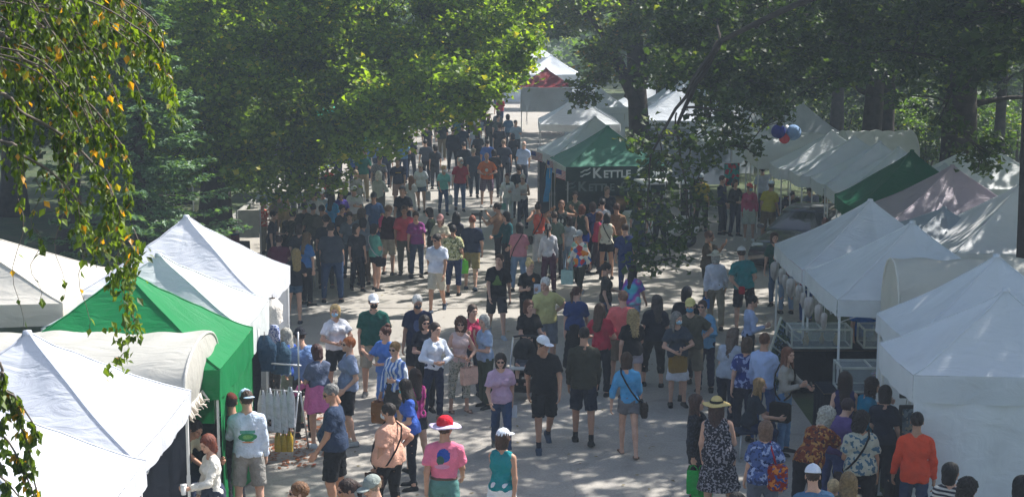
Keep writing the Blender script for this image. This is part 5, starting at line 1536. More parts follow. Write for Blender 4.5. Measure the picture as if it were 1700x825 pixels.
handbag(a, 1, '#3c4a3a', 'leaf-patterned green bag behind the woman with the dark ponytail', (.36, .16, .42), .02, 'tote_bag', ('floral', '#6a7a60'))
p(1052, 441, 1.62, 150, 'step', 'tee', '#7fd0e0', 'mini', '#8090b0', 'long', DB, 'girl in tie-dyed pink, purple and turquoise t-shirt with long dark hair', fem=True, tpat=('tiedye', '#c45aa8', '#7a5ac0', '#5ac0d0'))
a = p(961, 382, 1.64, -30, 'walk', 'jacket', '#e8e2d4', 'capri', '#37352a', 'short', GRH, 'woman in multicoloured patchwork jacket, grey cap and sunglasses', fem=True, hat='cap', hatc='#a8aeb4', glasses=True, tpat=('patch', '#c8323c', '#e08a2c', '#3a6ab0', '#e8e4dc', '#8ab8a8'), shoe='#8a9098', g=1.08)
handbag(a, 1, '#9cc0c0', 'pale turquoise shopping bag of the woman in the patchwork jacket', (.28, .12, .34), .06)
p(725, 389, 1.80, -12, 'walk2', 'tee', '#c9cfdf', 'shorts', '#b9b4a6', 'short', '#241a18', 'man in plain white t-shirt, pale shorts and sunglasses walking forward', glasses=True, skin='m', shoe='#3a4454', loose=1)
p(671, 342, 1.82, 3, 'hand', 'polo', '#c5505c', 'pants', '#585648', 'short', '#5a463a', 'man in coral red polo and grey-green trousers walking', skin='m', g=1.12, loose=1)
a = p(645, 341, 1.78, 160, 'stand', 'tee', '#35161e', 'shorts', '#b3aa96', 'short', '#8a6a50', 'man in dark maroon t-shirt and cream shorts with a pink scarf over one shoulder', g=1.1)
q = MB(); q.tube([(.1, -.12, 1.38), (.16, -.02, 1.5), (.17, .1, 1.42), (.15, .15, 1.25)], [.03, .05, .05, .03], 7); q.build('scarf', cloth_mat('#d03a70'), a['root'])
p(690, 352, 1.68, 10, 'stand', 'tee', '#8a3a80', 'jeans', DJ, 'short', BR, 'person in purple t-shirt just behind the man in the coral red polo', fem=True)
p(712, 345, 1.70, -110, 'bag', 'long', '#20301f', 'pants', '#24262a', 'bob', '#1c1614', 'dark-haired woman in bottle green top facing left', fem=True)
p(731, 356, 1.66, 10, 'phone', 'tee', '#c4bfac', 'pants', '#6a5a4a', 'bob', '#6a4430', 'woman in cream t-shirt and pink baseball cap', fem=True, hat='cap', hatc='#d8a0a0', g=1.1)
p(757, 352, 1.66, 185, 'stand', 'tee', '#1a1c30', 'jeans', NV, 'long', '#0e0c0e', 'woman with long black hair and dark purple top, back to the camera', fem=True, skin='m')
a = p(752, 374, 1.68, 176, 'stand', 'tee', '#a8a878', 'capri', '#1c2a4e', 'short', '#141012', 'person in green and cream patterned t-shirt and long navy shorts, seen from behind', fem=True, g=1.2, tpat=('camo', '#5c6440', '#d0cfae'), skin='m')
handbag(a, 1, '#6fd03c', 'lime green shopping bag beside the patterned t-shirt', (.22, .1, .3), .05)
p(784, 358, 1.82, 178, 'step', 'tee', '#1f2a44', 'shorts', '#8a7a54', 'buzz', '#7a3c22', 'man with short ginger hair, navy t-shirt and khaki shorts walking away', g=1.08, loose=.8, shoe='#2c3c4c')
a = p(825, 337, 1.78, -100, 'photo', 'tee', '#8f6f58', 'pants', '#1d1c24', 'short', '#2a1c18', 'photographer in tan jacket and black trousers raising a camera', skin='m')
item(a, 0, 'camera', 'black camera with a large lens held up by the photographer', 'camera', camera)
p(840, 352, 1.7, -60, 'stand', 'long', '#1b5258', 'pants', '#222833', 'bob', DB, 'person in dark teal top just right of the photographer', fem=True)
a = p(862, 370, 1.66, 182, 'armR', 'tee', '#b87a86', 'jeans', LJ, 'bob', '#1c1414', 'woman in dusty pink top and light jeans with a black shoulder bag', fem=True, g=1.15, loose=1)
crossbody(a, 1, '#15151a', 'black shoulder bag on the woman in dusty pink', bag=(.3, .12, .24), drop=.12)
a = p(893, 338, 1.70, 180, 'photo', 'tank', '#d8604a', 'pants', '#d3d5da', 'bun', '#2a1a14', 'woman in orange-red sleeveless top and white trousers with both arms raised', fem=True, skin='m', g=1.05)
crossbody(a, 1, '#2a1e1a', 'brown shoulder bag on the woman in orange-red', drop=0)
a = p(910, 372, 1.66, 186, 'rest', 'blouse', '#c6c6cc', 'pants', '#4c2338', 'pony', '#120f12', 'woman in white blouse and plum trousers with a long black ponytail', fem=True)
handbag(a, 0, '#8e8e84', 'large grey cloth bag of the woman in plum trousers', (.32, .14, .44), .02, 'tote_bag')
p(932, 333, 1.78, 6, 'head', 'tank', '#222a26', 'shorts', '#3a3a42', 'buzz', '#6a4a38', 'man in black sports jersey with a white number, hands behind his head', skin='m', logo=(('f', -.045, 1.26, .03, .055, '#cfd2cc'), ('f', .045, 1.26, .03, .055, '#cfd2cc')))
p(946, 360, 1.52, 170, 'stand', 'tee', '#aeb4ba', 'pants', '#7f93a8', 'bob', '#2a1c16', 'child in pale grey t-shirt next to the man in the black jersey', fem=True)
p(920, 352, 1.68, 200, 'stand', 'tee', '#5a6a5c', 'pants', '#2c2c30', 'short', BR, 'person in grey-green t-shirt behind the raised arms')
a = p(1008, 354, 1.66, 178, 'armR', 'tank', '#cfcab8', 'mini', '#14151a', 'bob', '#120e10', 'woman with black hair, cream tank top and black shorts, seen from behind', fem=True, g=1.1, skin='m')
crossbody(a, -1, '#1a1a1e', 'black bag strapped across the cream tank top', drop=0)
p(966, 340, 1.68, 150, 'stand', 'tank', '#2c3c34', 'mini', '#1f3f9c', 'bob', '#6e3a22', 'woman with chestnut hair and cobalt blue shorts near the kettle corn booth', fem=True)
p(984, 336, 1.70, 190, 'stand', 'tee', '#1f3470', 'pants', NV, 'bob', '#3a2418', 'person in deep blue t-shirt and navy trousers in the booth queue', fem=True)
p(1000, 330, 1.76, 185, 'stand', 'tee', '#d2d6de', 'jeans', DJ, 'short', DB, 'man in white t-shirt in the middle of the booth queue')
p(996, 352, 1.6, 100, 'stand', 'tee', '#b03a5a', 'pants', '#3a3038', 'bob', '#5a3a2a', 'woman in rose red t-shirt in the booth queue', fem=True)
p(1024, 338, 1.76, 182, 'stand', 'tee', '#7c6048', 'pants', '#2c3550', 'short', '#4a2c1e', 'man in tan t-shirt at the right of the booth queue', skin='m')
p(1038, 372, 1.72, 178, 'stand', 'tee', '#21366a', 'jeans', '#25396c', 'short', BR, 'person all in blue beside the hanging maple branch')
p(1062, 330, 1.7, 185, 'stand', 'tee', '#384a50', 'jeans', DJ, 'bob', BR, 'person in slate t-shirt half hidden behind the hanging branch', fem=True)
p(955, 318, 1.72, 5, 'stand', 'tee', '#54604e', 'pants', BK, 'short', DB, 'vendor in sage green shirt inside the kettle corn booth')
p(1008, 310, 1.74, -10, 'stand', 'tee', '#262a36', 'pants', BK, 'short', '#7a6a5c', 'vendor in dark shirt under the kettle corn banner')
# ================================================================== upper road
p(808, 254, 1.84, 0, 'stand', 'tee', '#e8762c', 'shorts', '#7c6478', 'bald', '#9a7a68', 'balding man in bright orange t-shirt and checked shorts', g=1.12, bpat=('plaid', '#4c3c50'), logo=(('f', 0, 1.27, .055, .06, '#e6dcd0'),), shoe='#888')
p(765, 262, 1.80, 4, 'step', 'polo', '#b01c30', 'jeans', '#4a648e', 'short', WHH, 'white-haired man in red polo, jeans and face mask', mask='#b9c2c4', g=1.1)
a = p(737, 275, 1.64, 8, 'walk', 'tee', '#6fbfb8', 'jeans', '#2f4a78', 'short', BLD, 'woman in aqua t-shirt and jeans with a pale mask', fem=True, mask='#d8dcdc')
handbag(a, 0, '#c4ccd4', 'white carrier bag of the woman in aqua', (.2, .08, .3), .06)
a = p(698, 271, 1.64, -4, 'step', 'tee', '#dfe3ea', 'mini', '#4a627c', 'short', '#bdb6aa', 'grey-haired woman in white t-shirt and denim shorts', fem=True, g=1.12, glasses=True)
handbag(a, 0, '#d6dae0', 'white plastic bag of the woman in denim shorts', (.2, .1, .3), .06)
p(660, 262, 1.80, 0, 'rest', 'tee', '#1b2746', 'shorts', '#b8958c', 'short', '#4a2a20', 'man in navy t-shirt with a small yellow band of print on the chest', logo=(('f', 0, 1.32, .09, .018, '#c9a03c', 'bar'),), g=1.08)
p(683, 292, 1.52, 150, 'stand', 'tee', '#c9ccd2', 'shorts', '#c0c4cc', 'long', '#7a5030', 'girl in pale clothes with long light brown hair', fem=True)
p(630, 258, 1.80, 3, 'rest', 'tee', '#8c8e94', 'pants', '#5a5c60', 'short', '#5a3c30', 'man in grey patterned shirt walking in the upper street', g=1.15, tpat=('spots', '#5f636e'), glasses=True)
p(629, 285, 1.68, 150, 'stand', 'long', '#a4aca8', 'pants', '#545450', 'curly', WHH, 'white curly-haired person in pale grey-green shirt', g=1.1, mask='#dde', fem=True)
p(602, 248, 1.82, 0, 'stand', 'polo', '#2c7a6c', 'pants', '#a5957a', 'short', '#6a4434', 'man in sea green polo and khaki trousers', g=1.05)
p(591, 283, 1.62, 30, 'stand', 'long', '#9b9c98', 'pants', '#8a8a86', 'short', '#8a7a60', 'older person in pale grey clothes left of the white curly hair', fem=True)
a = p(842, 288, 1.64, -6, 'armL', 'sleeve34', '#e2e4ea', 'capri', '#c8d4de', 'short', '#5a2620', 'woman in white top with small print, pale trousers and aqua bag', fem=True, logo=(('f', 0, 1.32, .06, .03, '#4a4c58', 'bar'),), shoe='#ccc')
handbag(a, 1, '#7fbfb4', 'aqua bag hanging in front of the woman in white', (.3, .08, .2), .0)
a = p(868, 290, 1.66, -10, 'chin', 'tank', '#d9d2d4', 'jeans', '#202a44', 'short', '#c4bcb0', 'woman in white sleeveless top and navy jeans with light grey hair', fem=True, glasses=True)
handbag(a, 1, '#c9c9ce', 'pale cloth bag of the woman in the white sleeveless top', (.26, .1, .4), .03)
p(861, 274, 1.74, 185, 'stand', 'tee', '#1f2a3c', 'pants', '#22262e', 'short', '#3a2a24', 'man in dark blue behind the two women in white tops', skin='m')
a = p(870, 235, 1.78, 170, 'stand', 'polo', '#9fb4d8', 'pants', '#3a4150', 'bald', GRH, 'bald man in pale blue shirt near the flags', g=1.1)
p(543, 272, 1.66, 178, 'armR', 'tee', '#dd6148', 'pants', '#1c1e26', 'pony', '#241a18', 'woman in coral t-shirt, black trousers and pale blue cap', fem=True, hat='cap', hatc='#a9ccd6', g=1.1)
p(519, 252, 1.76, 80, 'armL', 'tee', '#1c2740', 'pants', '#c9c9cc', 'short', '#8a6a50', 'man in navy top and white trousers turned to the right')
p(534, 300, 1.72, 20, 'stand', 'tee', '#24283a', 'pants', NV, 'short', '#8a6a42', 'person in navy left of the white-capped pair', hat='cap', hatc='#3a4254')
p(572, 302, 1.72, -20, 'stand', 'tee', '#1f2340', 'pants', '#2a2c3c', 'short', '#7a5a40', 'person in dark blue t-shirt and tan cap', hat='cap', hatc='#a3977c')
p(587, 308, 1.66, -8, 'phone', 'polo', '#dcdfe8', 'pants', '#8f8674', 'short', '#6a4a38', 'woman in white polo, white cap and sunglasses looking at her phone', fem=True, hat='cap', hatc='#e6e8ee', glasses=True, g=1.15)
p(566, 315, 1.64, 20, 'cross', 'tee', '#4f3f98', 'pants', '#20243a', 'bob', '#141014', 'woman in violet shirt and black cap', fem=True, hat='cap', hatc='#14161c', skin='m')
p(535, 313, 1.66, -10, 'stand', 'tee', '#b8c4d4', 'pants', DJ, 'bob', '#2a2020', 'woman in pale blue shirt and bright white cap under the left tree', fem=True, hat='cap', hatc='#e4e6ec')
p(523, 315, 1.78, 175, 'stand', 'tee', '#cfd3da', 'pants', '#3c424c', 'short', '#3a3c42', 'man in white t-shirt and grey cap, back to the camera', hat='bcap', hatc='#5c6168', g=1.25)
p(551, 321, 1.66, 150, 'stand', 'tee', '#3a92d0', 'pants', '#22305c', 'long', '#0f0e12', 'woman with long black hair in vivid sky blue top', fem=True)
p(620, 319, 1.78, 2, 'stand', 'polo', '#33527e', 'jeans', '#2b446e', 'short', '#2a2422', 'man in denim blue shirt and grey cap', hat='cap', hatc='#4c525c', skin='m')
p(668, 308, 1.80, -6, 'stand', 'tee', '#181f30', 'shorts', '#2c3348', 'short', '#3a2a22', 'bearded man in black t-shirt and dark cap in the middle of the street', hat='bcap', hatc='#4c5058', g=1.08)
# ================================================================== shaded crowd under the left tree
p(437, 334, 1.45, 70, 'armR', 'tee', '#c9553c', 'pants', '#8f8a7c', 'short', '#c9ac70', 'blond child in orange patterned shirt beside the pale display board', tpat=('floral', '#e8c8b0'), cat='person')
p(474, 330, 1.66, 10, 'stand', 'tee', '#b29868', 'pants', '#8a7a5a', 'bob', '#a88a58', 'blonde woman in tan top left of the grey pole', fem=True, mask='#c4ccd4')
p(505, 336, 1.74, 190, 'stand', 'tee', '#3a3c38', 'pants', '#24262a', 'short', '#171314', 'dark-haired man in charcoal shirt, first head right of the grey pole', skin='m')
p(520, 338, 1.74, 178, 'stand', 'tee', '#565848', 'pants', '#3a3c3c', 'buzz', '#141112', 'man with cropped black hair in olive-grey shirt')
p(534, 341, 1.70, 195, 'stand', 'tee', '#6d675c', 'pants', '#3a3a3a', 'short', '#17120f', 'person in taupe shirt next to the cropped black hair', skin='m')
p(486, 350, 1.74, 160, 'lean', 'long', '#44453a', 'pants', '#1c1e22', 'short', '#2a1e1a', 'person in camouflage-like shirt bending over the booth table', tpat=('camo', '#2c2e26'))
p(541, 356, 1.78, 185, 'stand', 'tee', '#252a30', 'pants', '#22262c', 'short', '#141418', 'man in dark shirt and black cap in the shaded crowd', hat='bcap', hatc='#15161c')
p(549, 371, 1.84, 180, 'stand', 'tee', '#3b434e', 'jeans', '#2a4060', 'short', '#1c1714', 'broad man in charcoal t-shirt and jeans with his back to the camera', g=1.4, loose=1)
p(580, 352, 1.68, 5, 'armL', 'tee', '#66707c', 'jeans', '#33434e', 'short', '#3a2c24', 'man in grey t-shirt and dark jeans, second from the mint shirt', logo=(('f', .05, 1.3, .02, .03, '#c4ccd0'),))
p(601, 347, 1.70, 150, 'stand', 'tee', '#7c848e', 'jeans', '#34424e', 'curly', '#5e5348', 'grey curly-haired person behind the mint shirt', fem=True)
p(603, 362, 1.66, 200, 'bag', 'tee', '#6f7a88', 'pants', '#5a4c40', 'bob', '#161214', 'black-haired woman in pale grey t-shirt with brown trousers', fem=True)
a = p(622, 372, 1.62, 120, 'cross', 'tee', '#63a698', 'mini', '#161b2a', 'bob', '#151113', 'black-haired woman in mint green t-shirt and navy shorts', fem=True, g=1.15)
crossbody(a, -1, '#1c1a20', 'dark handbag of the woman in the mint green t-shirt', drop=.0, strap='#b9bcc0')
p(510, 386, 1.68, 130, 'bag', 'tee', '#3a6fa8', 'pants', '#13161e', 'long', '#6a5236', 'woman in blue t-shirt and black trousers with light brown hair under the left tree', fem=True)
p(491, 413, 1.64, 185, 'armR', 'tee', '#161a26', 'mini', '#3a5268', 'long', '#8a7648', 'girl with long blonde hair, black top and short denim shorts', fem=True, shoe='#30343c')
p(463, 392, 1.66, 190, 'lean', 'tee', '#63243c', 'pants', '#20222c', 'short', '#3a2620', 'person in wine red shirt leaning over the shaded table', g=1.3)
p(497, 372, 1.68, 175, 'stand', 'tee', '#33363a', 'pants', '#2c2c30', 'bob', '#3c2e26', 'woman in dark grey top beside the long blonde girl', fem=True)
p(568, 340, 1.7, 60, 'stand', 'tee', '#2c3038', 'jeans', '#2a3444', 'short', '#2a2220', 'person in black shirt between the grey t-shirt and the violet shirt')
p(592, 372, 1.64, 20, 'stand', 'tee', '#2a2c34', 'pants', '#20242c', 'bob', '#2a201c', 'woman in black top in front of the grey t-shirts', fem=True)
p(455, 350, 1.7, 90, 'stand', 'tee', '#2a2c3a', 'pants', '#1c2028', 'short', '#241c1a', 'dark-clothed person between the blond child and the grey pole')
p(515, 300, 1.66, 30, 'stand', 'tee', '#57604c', 'pants', '#3c3e40', 'bob', '#4a382a', 'woman in moss green top at the edge of the tree shade', fem=True)
p(462, 318, 1.7, 10, 'stand', 'tee', '#8f8a78', 'pants', '#4a4a4a', 'short', '#5a4634', 'person in beige shirt behind the blond child')
# ================================================================== far crowd
far = [
 (668, 226, 1.8, 178, 'stand', 'tee', '#5f8cb4', 'jeans', '#2a3c5c', 'short', BR, 'man in light blue t-shirt and jeans just under the lit leaves', 1.2),
 (708, 205, 1.7, 10, 'step', 'tee', '#1d1c20', 'pants', '#1c1c20', 'short', DB, 'walker in black, left one of the pair holding hands on the sunlit road', 1),
 (733, 198, 1.8, -5, 'step', 'tee', '#1c2a26', 'pants', '#6a624c', 'short', DB, 'walker in dark green top and khaki trousers on the sunlit road', 1.1),
 (706, 232, 1.7, 178, 'stand', 'tee', '#4c5260', 'pants', '#23262e', 'short', DB, 'person in mottled grey top behind the aqua t-shirt', 1),
 (722, 240, 1.66, 190, 'stand', 'tee', '#343a44', 'pants', '#3a3c42', 'bob', DB, 'dark-haired person in slate top right behind the mottled grey top', 1),
 (752, 212, 1.8, 180, 'stand', 'jacket', '#151a26', 'pants', '#141820', 'short', DB, 'broad person in black coat at the edge of the shade', 1.3),
 (768, 206, 1.8, 175, 'stand', 'tee', '#1b2c3c', 'pants', '#141c26', 'short', DB, 'tall person in dark petrol blue beside the black coat', 1.1),
 (772, 166, 1.8, 185, 'stand', 'tee', '#17191f', 'pants', '#15161a', 'short', DB, 'person in black with a white hat far up the street', 1),
 (780, 172, 1.66, 170, 'stand', 'tank', '#b9bcc0', 'pants', '#17181c', 'bob', DB, 'person in white sleeveless top beside the white hat far up the street', 1),
 (792, 168, 1.76, 0, 'stand', 'tee', '#a8764e', 'pants', '#2a2c30', 'short', BR, 'person in rust brown top far up the street', 1),
 (800, 162, 1.84, 10, 'stand', 'tee', '#1d3434', 'pants', '#1a2424', 'short', DB, 'person in teal-black with a dark green hat far up the street', 1),
 (803, 178, 1.66, 178, 'stand', 'tank', '#1a1a1e', 'shorts', '#8fa0b4', 'bob', BLD, 'woman in black top, pale skirt and straw hat far up the street', 1),
 (789, 208, 1.74, 178, 'stand', 'tee', '#c2c8d2', 'pants', '#2a2e36', 'bob', '#6a5a4a', 'person in white t-shirt inside the shaded far crowd', 1),
 (793, 219, 1.7, 182, 'stand', 'tee', '#181c22', 'pants', '#171a20', 'curly', '#151213', 'curly dark-haired person in front of the shaded white t-shirt', 1),
 (786, 246, 1.76, 178, 'stand', 'tee', '#1f3448', 'pants', '#1c2a3a', 'short', '#8a8274', 'grey-haired man in dark blue left of the orange t-shirt', 1.1),
 (809, 232, 1.72, 182, 'stand', 'tee', '#3a64b0', 'pants', '#1c2230', 'short', DB, 'person in royal blue right behind the orange t-shirt', 1.2),
 (836, 232, 1.78, 178, 'stand', 'tee', '#222c3e', 'pants', '#1a202c', 'short', '#7a6650', 'man in midnight blue right of the orange t-shirt', 1.15),
 (829, 206, 1.80, 175, 'stand', 'tee', '#23242e', 'pants', '#1c1c24', 'short', '#3a2a24', 'large person in dark plum top in the far shade', 1.3),
 (843, 190, 1.74, 185, 'stand', 'tee', '#4a7494', 'pants', '#202a36', 'bob', DB, 'person in steel blue top in the far shade', 1.1),
 (827, 192, 1.7, 20, 'stand', 'tee', '#4c5a52', 'pants', '#202424', 'short', BR, 'person in grey-green top in the far shade', 1),
 (856, 200, 1.72, 10, 'stand', 'tee', '#8fa6b4', 'pants', '#2c343e', 'short', DB, 'person in pale turquoise top near the pole of the far booth', 1),
 (812, 190, 1.74, 30, 'stand', 'tee', '#2a322e', 'pants', '#1c201e', 'short', DB, 'person in dark moss top between the far shoppers', 1),
 (851, 222, 1.68, 200, 'stand', 'tee', '#1c222e', 'pants', '#181c26', 'bob', DB, 'woman in black next to the bald man in pale blue', 1),
 (820, 248, 1.7, 178, 'stand', 'tee', '#162028', 'pants', '#141a22', 'bob', DB, 'woman in dark teal right at the shoulder of the orange t-shirt', 1),
 (770, 236, 1.74, 170, 'stand', 'tee', '#14202e', 'pants', '#111a24', 'short', DB, 'person in very dark blue behind the red polo', 1.2),
 (618, 226, 1.74, 182, 'stand', 'tee', '#6a8ab8', 'pants', '#2c3a54', 'short', '#8a7c6c', 'person in periwinkle blue shirt behind the sea green polo', 1.2),
 (600, 214, 1.7, 175, 'stand', 'tee', '#8f9fc0', 'pants', '#2c3450', 'short', BR, 'person in pale blue top under the leaves, upper left of the sea green polo', 1.1),
 (586, 242, 1.66, 160, 'stand', 'tee', '#3a56a0', 'pants', '#20284a', 'bob', DB, 'person in cobalt top left of the sea green polo', 1),
 (642, 236, 1.7, 170, 'stand', 'tee', '#26344c', 'pants', '#20283c', 'bob', DB, 'person in navy behind the grey patterned shirt', 1),
 (681, 224, 1.76, 185, 'stand', 'tee', '#26303c', 'pants', '#1f2834', 'short', DB, 'person in dark slate next to the light blue t-shirt', 1.1),
 (690, 166, 1.7, 5, 'stand', 'tee', '#a8a4a0', 'pants', '#3c3c44', 'short', BR, 'distant walker in pale grey under the leaves', 1),
 (724, 158, 1.7, 5, 'step', 'tee', '#b04048', 'pants', '#3a3a4a', 'short', BR, 'distant walker in red shirt under the leaves', 1),
 (706, 150, 1.7, 178, 'stand', 'tee', '#c4c8cc', 'pants', '#44485a', 'short', BR, 'distant walker in white shirt under the leaves', 1),
 (745, 140, 1.7, 178, 'step', 'tee', '#5a6a80', 'pants', '#3c4250', 'short', BR, 'distant walker in grey-blue high up the street', 1),
 (650, 176, 1.7, 0, 'stand', 'tee', '#8f3c44', 'pants', '#33384a', 'short', BR, 'distant person in dark red left of the far walkers', 1),
 (788, 128, 1.7, 0, 'stand', 'tee', '#c0c0c4', 'pants', '#4c5060', 'short', BR, 'distant person in white beneath the crown over the street', 1),
 (812, 118, 1.72, 0, 'stand', 'tee', '#6c5a68', 'pants', '#3c4050', 'short', BR, 'distant person in mauve at the end of the street', 1),
 (764, 118, 1.72, 0, 'stand', 'tee', '#c8ccd4', 'pants', '#5c5e66', 'short', BR, 'distant person in bright white at the end of the street', 1),
 (676, 130, 1.72, 0, 'step', 'tee', '#c0502c', 'pants', '#40465a', 'short', BR, 'distant person in orange-brown beyond the left crown', 1),
 (640, 140, 1.72, 0, 'step', 'tee', '#dcdcdc', 'pants', '#40465a', 'short', BR, 'distant person in white beyond the left crown', 1),
 (560, 232, 1.7, 160, 'stand', 'tee', '#74849c', 'pants', '#343c50', 'short', BR, 'person in grey-blue half hidden by leaves above the coral t-shirt', 1.1),
 (492, 262, 1.7, 120, 'stand', 'tee', '#44403c', 'pants', '#2c2c30', 'bob', DB, 'person in dark brown at the edge of the left leaves', 1),
]
_tc = (('black', '#17181c'), ('white', '#c9cbd0'), ('navy', '#1c2744'), ('crimson', '#a02432'), ('grey', '#6c7078'), ('teal', '#1f6a6c'), ('tan', '#9a8460'))
_bc = (('black', '#17181c'), ('denim', '#34486a'), ('beige', '#a0947c'), ('olive', '#44482f'))
_k = 0
for _row, (_y, _n, _x0, _x1) in enumerate(((112, 6, 690, 850), (134, 7, 640, 846), (156, 7, 610, 850), (180, 7, 600, 850))):
    for _i in range(_n):
        _a, _b = _tc[(_k * 3 + _row) % 7], _bc[(_k + _row) % 4]
        far.append((_x0 + (_x1 - _x0) * (_i + .5) / _n + rnd.uniform(-8, 8), _y + rnd.uniform(-8, 8), rnd.uniform(1.62, 1.84), rnd.choice((0, 10, 175, 190, 170)), rnd.choice(('step', 'stand', 'walk')), 'tee', _a[1], 'pants' if _i % 2 else 'shorts', _b[1], 'short' if _i % 3 else 'bob', DB, 'far walker in %s top and %s %s, %s of its row far up the street' % (_a[0], _b[0], 'trousers' if _i % 2 else 'shorts', ('first', 'second', 'third', 'fourth', 'fifth', 'sixth', 'seventh')[_i]), 1.05)); _k += 1
for r_ in far:
    kw = {}
    if 'white hat' in r_[11] and 'beside' not in r_[11]: kw = dict(hat='bucket', hatc='#e4e4e4')
    if 'green hat' in r_[11]: kw = dict(hat='helmet', hatc='#2c5a50')
    if 'straw hat' in r_[11]: kw = dict(hat='wide', hatc='#d8c894')
    p(*r_[:12], g=r_[12], fem=r_[9] in ('bob', 'long', 'curly'), **kw)
# ================================================================== right side, middle distance
p(1245, 304, 1.68, -10, 'stand', 'long', '#b04262', 'shorts', '#b3bcb0', 'short', DB, 'woman in raspberry top, white shorts, coral cap and mask by the pleated canopies', fem=True, g=1.2, hat='cap', hatc='#e0685c', mask='#6aa0a8', skin='m', shoe='#ccc')
p(1281, 300, 1.80, 150, 'stand', 'tee', '#a99a20', 'shorts', '#6a5a40', 'short', BR, 'man in mustard yellow t-shirt and white cap', hat='cap', hatc='#dfe4f2', g=1.12, skin='m')
p(1266, 276, 1.76, 175, 'upR', 'tee', '#c2c9de', 'pants', '#1c2030', 'short', '#3a2418', 'person in white t-shirt with one arm raised at the arched tent')
p(1164, 288, 1.74, 175, 'stand', 'tee', '#b09a1c', 'pants', '#2a2c24', 'short', BR, 'man in yellow shirt and grey hat behind the hanging branch', hat='bucket', hatc='#9aa4ac', g=1.1)
p(1221, 298, 1.70, 30, 'holdf', 'long', '#1f2428', 'pants', '#1f2a40', 'bob', '#4a3a30', 'woman in dark jacket left of the raspberry top', fem=True)
p(1200, 292, 1.76, 60, 'stand', 'long', '#222c44', 'pants', '#1c2230', 'short', '#3a2820', 'man in dark blue at the dim end of the branch')
a = p(1315, 318, 1.66, 20, 'lean', 'tee', '#26232e', 'pants', '#232027', 'short', '#2a2024', 'person in black with pale collar bending beside the white bin')
p(1344, 312, 1.66, -40, 'lean', 'tee', '#8a90a8', 'pants', '#2a2a30', 'short', '#2a2420', 'person in pale lilac shirt stooping under the pleated canopies')
p(1372, 322, 1.6, 60, 'stand', 'tee', '#7a6a28', 'pants', '#2a2a2a', 'short', '#2a1e18', 'person in ochre shirt in the dark stall under the pleated canopies')
p(1370, 362, 1.7, 170, 'stand', 'tee', '#b9c0d8', 'pants', '#33384a', 'short', '#5a3024', 'person in white collar right of the dark car', skin='m')
a = p(1178, 384, 1.74, 70, 'photo', 'tee', '#54493a', 'pants', '#3a3a36', 'short', '#5a3a2a', 'person in brown shirt holding something up to the face behind the white sun hat', skin='m')
a = p(1286, 386, 1.72, -20, 'armL', 'tee', '#174a40', 'jeans', '#4a6480', 'bob', '#3a241c', 'woman in dark green t-shirt and jeans at the end of the right row', fem=True)
p(1308, 398, 1.66, 190, 'stand', 'tee', '#7a4a50', 'jeans', '#7c92ac', 'bob', BR, 'person in light jeans under the corner of the right canopy', fem=True)
p(1336, 412, 1.66, 200, 'stand', 'tee', '#a03c58', 'jeans', '#2f4a80', 'bob', DB, 'person in pink shirt behind the hanging lace', fem=True)
p(1140, 300, 1.7, 180, 'stand', 'tee', '#2a3034', 'pants', '#22262c', 'bob', DB, 'dark figure deep behind the hanging branch', fem=True)
p(1096, 322, 1.7, 180, 'stand', 'tee', '#3c4450', 'pants', '#22262c', 'short', DB, 'man in grey by the right side of the kettle corn booth')
# ================================================================== right foreground
p(1250, 490, 1.66, 95, 'armR', 'blouse', '#aab8d8', 'pants', '#22242c', 'bun', '#120f12', 'woman with black bun and pale blue-white blouse at the picture panels', fem=True)
p(1218, 545, 1.68, 150, 'reachR', 'tee', '#9aa2b0', 'jeans', '#1c2336', 'long', '#5a4c44', 'woman with grey-brown hair gathered down the back in a light grey t-shirt', fem=True, g=1.15)
p(1241, 560, 1.66, 170, 'stand', 'tee', '#2c3c78', 'pants', '#1a2036', 'bob', '#4a382c', 'woman in blue floral top between the grey t-shirt and the bald man', fem=True, tpat=('floral', '#9aa6cc'))
p(1270, 553, 1.78, 155, 'armR', 'long', '#a3b6dc', 'jeans', '#2a4878', 'buzz', '#5a3a2a', 'balding man in light blue dress shirt and jeans', skin='m', loose=1)
a = p(1309, 577, 1.68, 60, 'phone', 'blouse', '#9a968e', 'jeans', '#5f84ac', 'long', '#6a4230', 'woman with long reddish hair, cream top and light jeans holding a phone', fem=True, shoe='#2a2a30')
item(a, 0, 'phone', 'phone of the woman with reddish hair', 'phone', phone)
crossbody(a, -1, '#16171c', 'black and white shoulder bag of the woman with reddish hair', bag=(.34, .12, .3))
a = p(1262, 628, 1.60, 90, 'sit', 'tee', '#1f2834', 'jeans', '#1b2c4c', 'long', '#8a6e46', 'seated woman with blonde hair and dark top', fem=True, z0=0)
def stool(root):
    b = MB(); b.box((0, 0, .44), (.4, .38, .03), bev=.01); b.build('seat', cloth_mat('#2a3446'), root)
    for sx in (-1, 1):
        for sy in (-1, 1):
            l = MB(); l.tube([(sx * .16, sy * .15, .43), (sx * .2, sy * .19, 0)], .012, 8); l.build('leg', STEEL, root)
_l = a['root'].location
so_ = empty('folding_stool', (_l.x, _l.y, 0), 0.2); tag(so_, 'folding stool under the seated blonde woman', 'stool'); stool(so_); so_.scale = (1, 1, 1)
a = p(1271, 698, 1.66, 175, 'stand', 'tee', '#4a5f94', 'pants', '#5a5f6c', 'bob', '#6e5444', 'woman in blue tie-dyed top and grey trousers, seen from behind at lower right', fem=True, tpat=('floral', '#9aa8cc', '#26345c'), g=1.15, loose=1)
q = empty('backpack', a['wp'](a['tp'](-.17, .12, .16)), a['rz']); tag(q, 'small red and orange patterned bag on the woman in the tie-dyed top', 'bag', 'bags people carry')
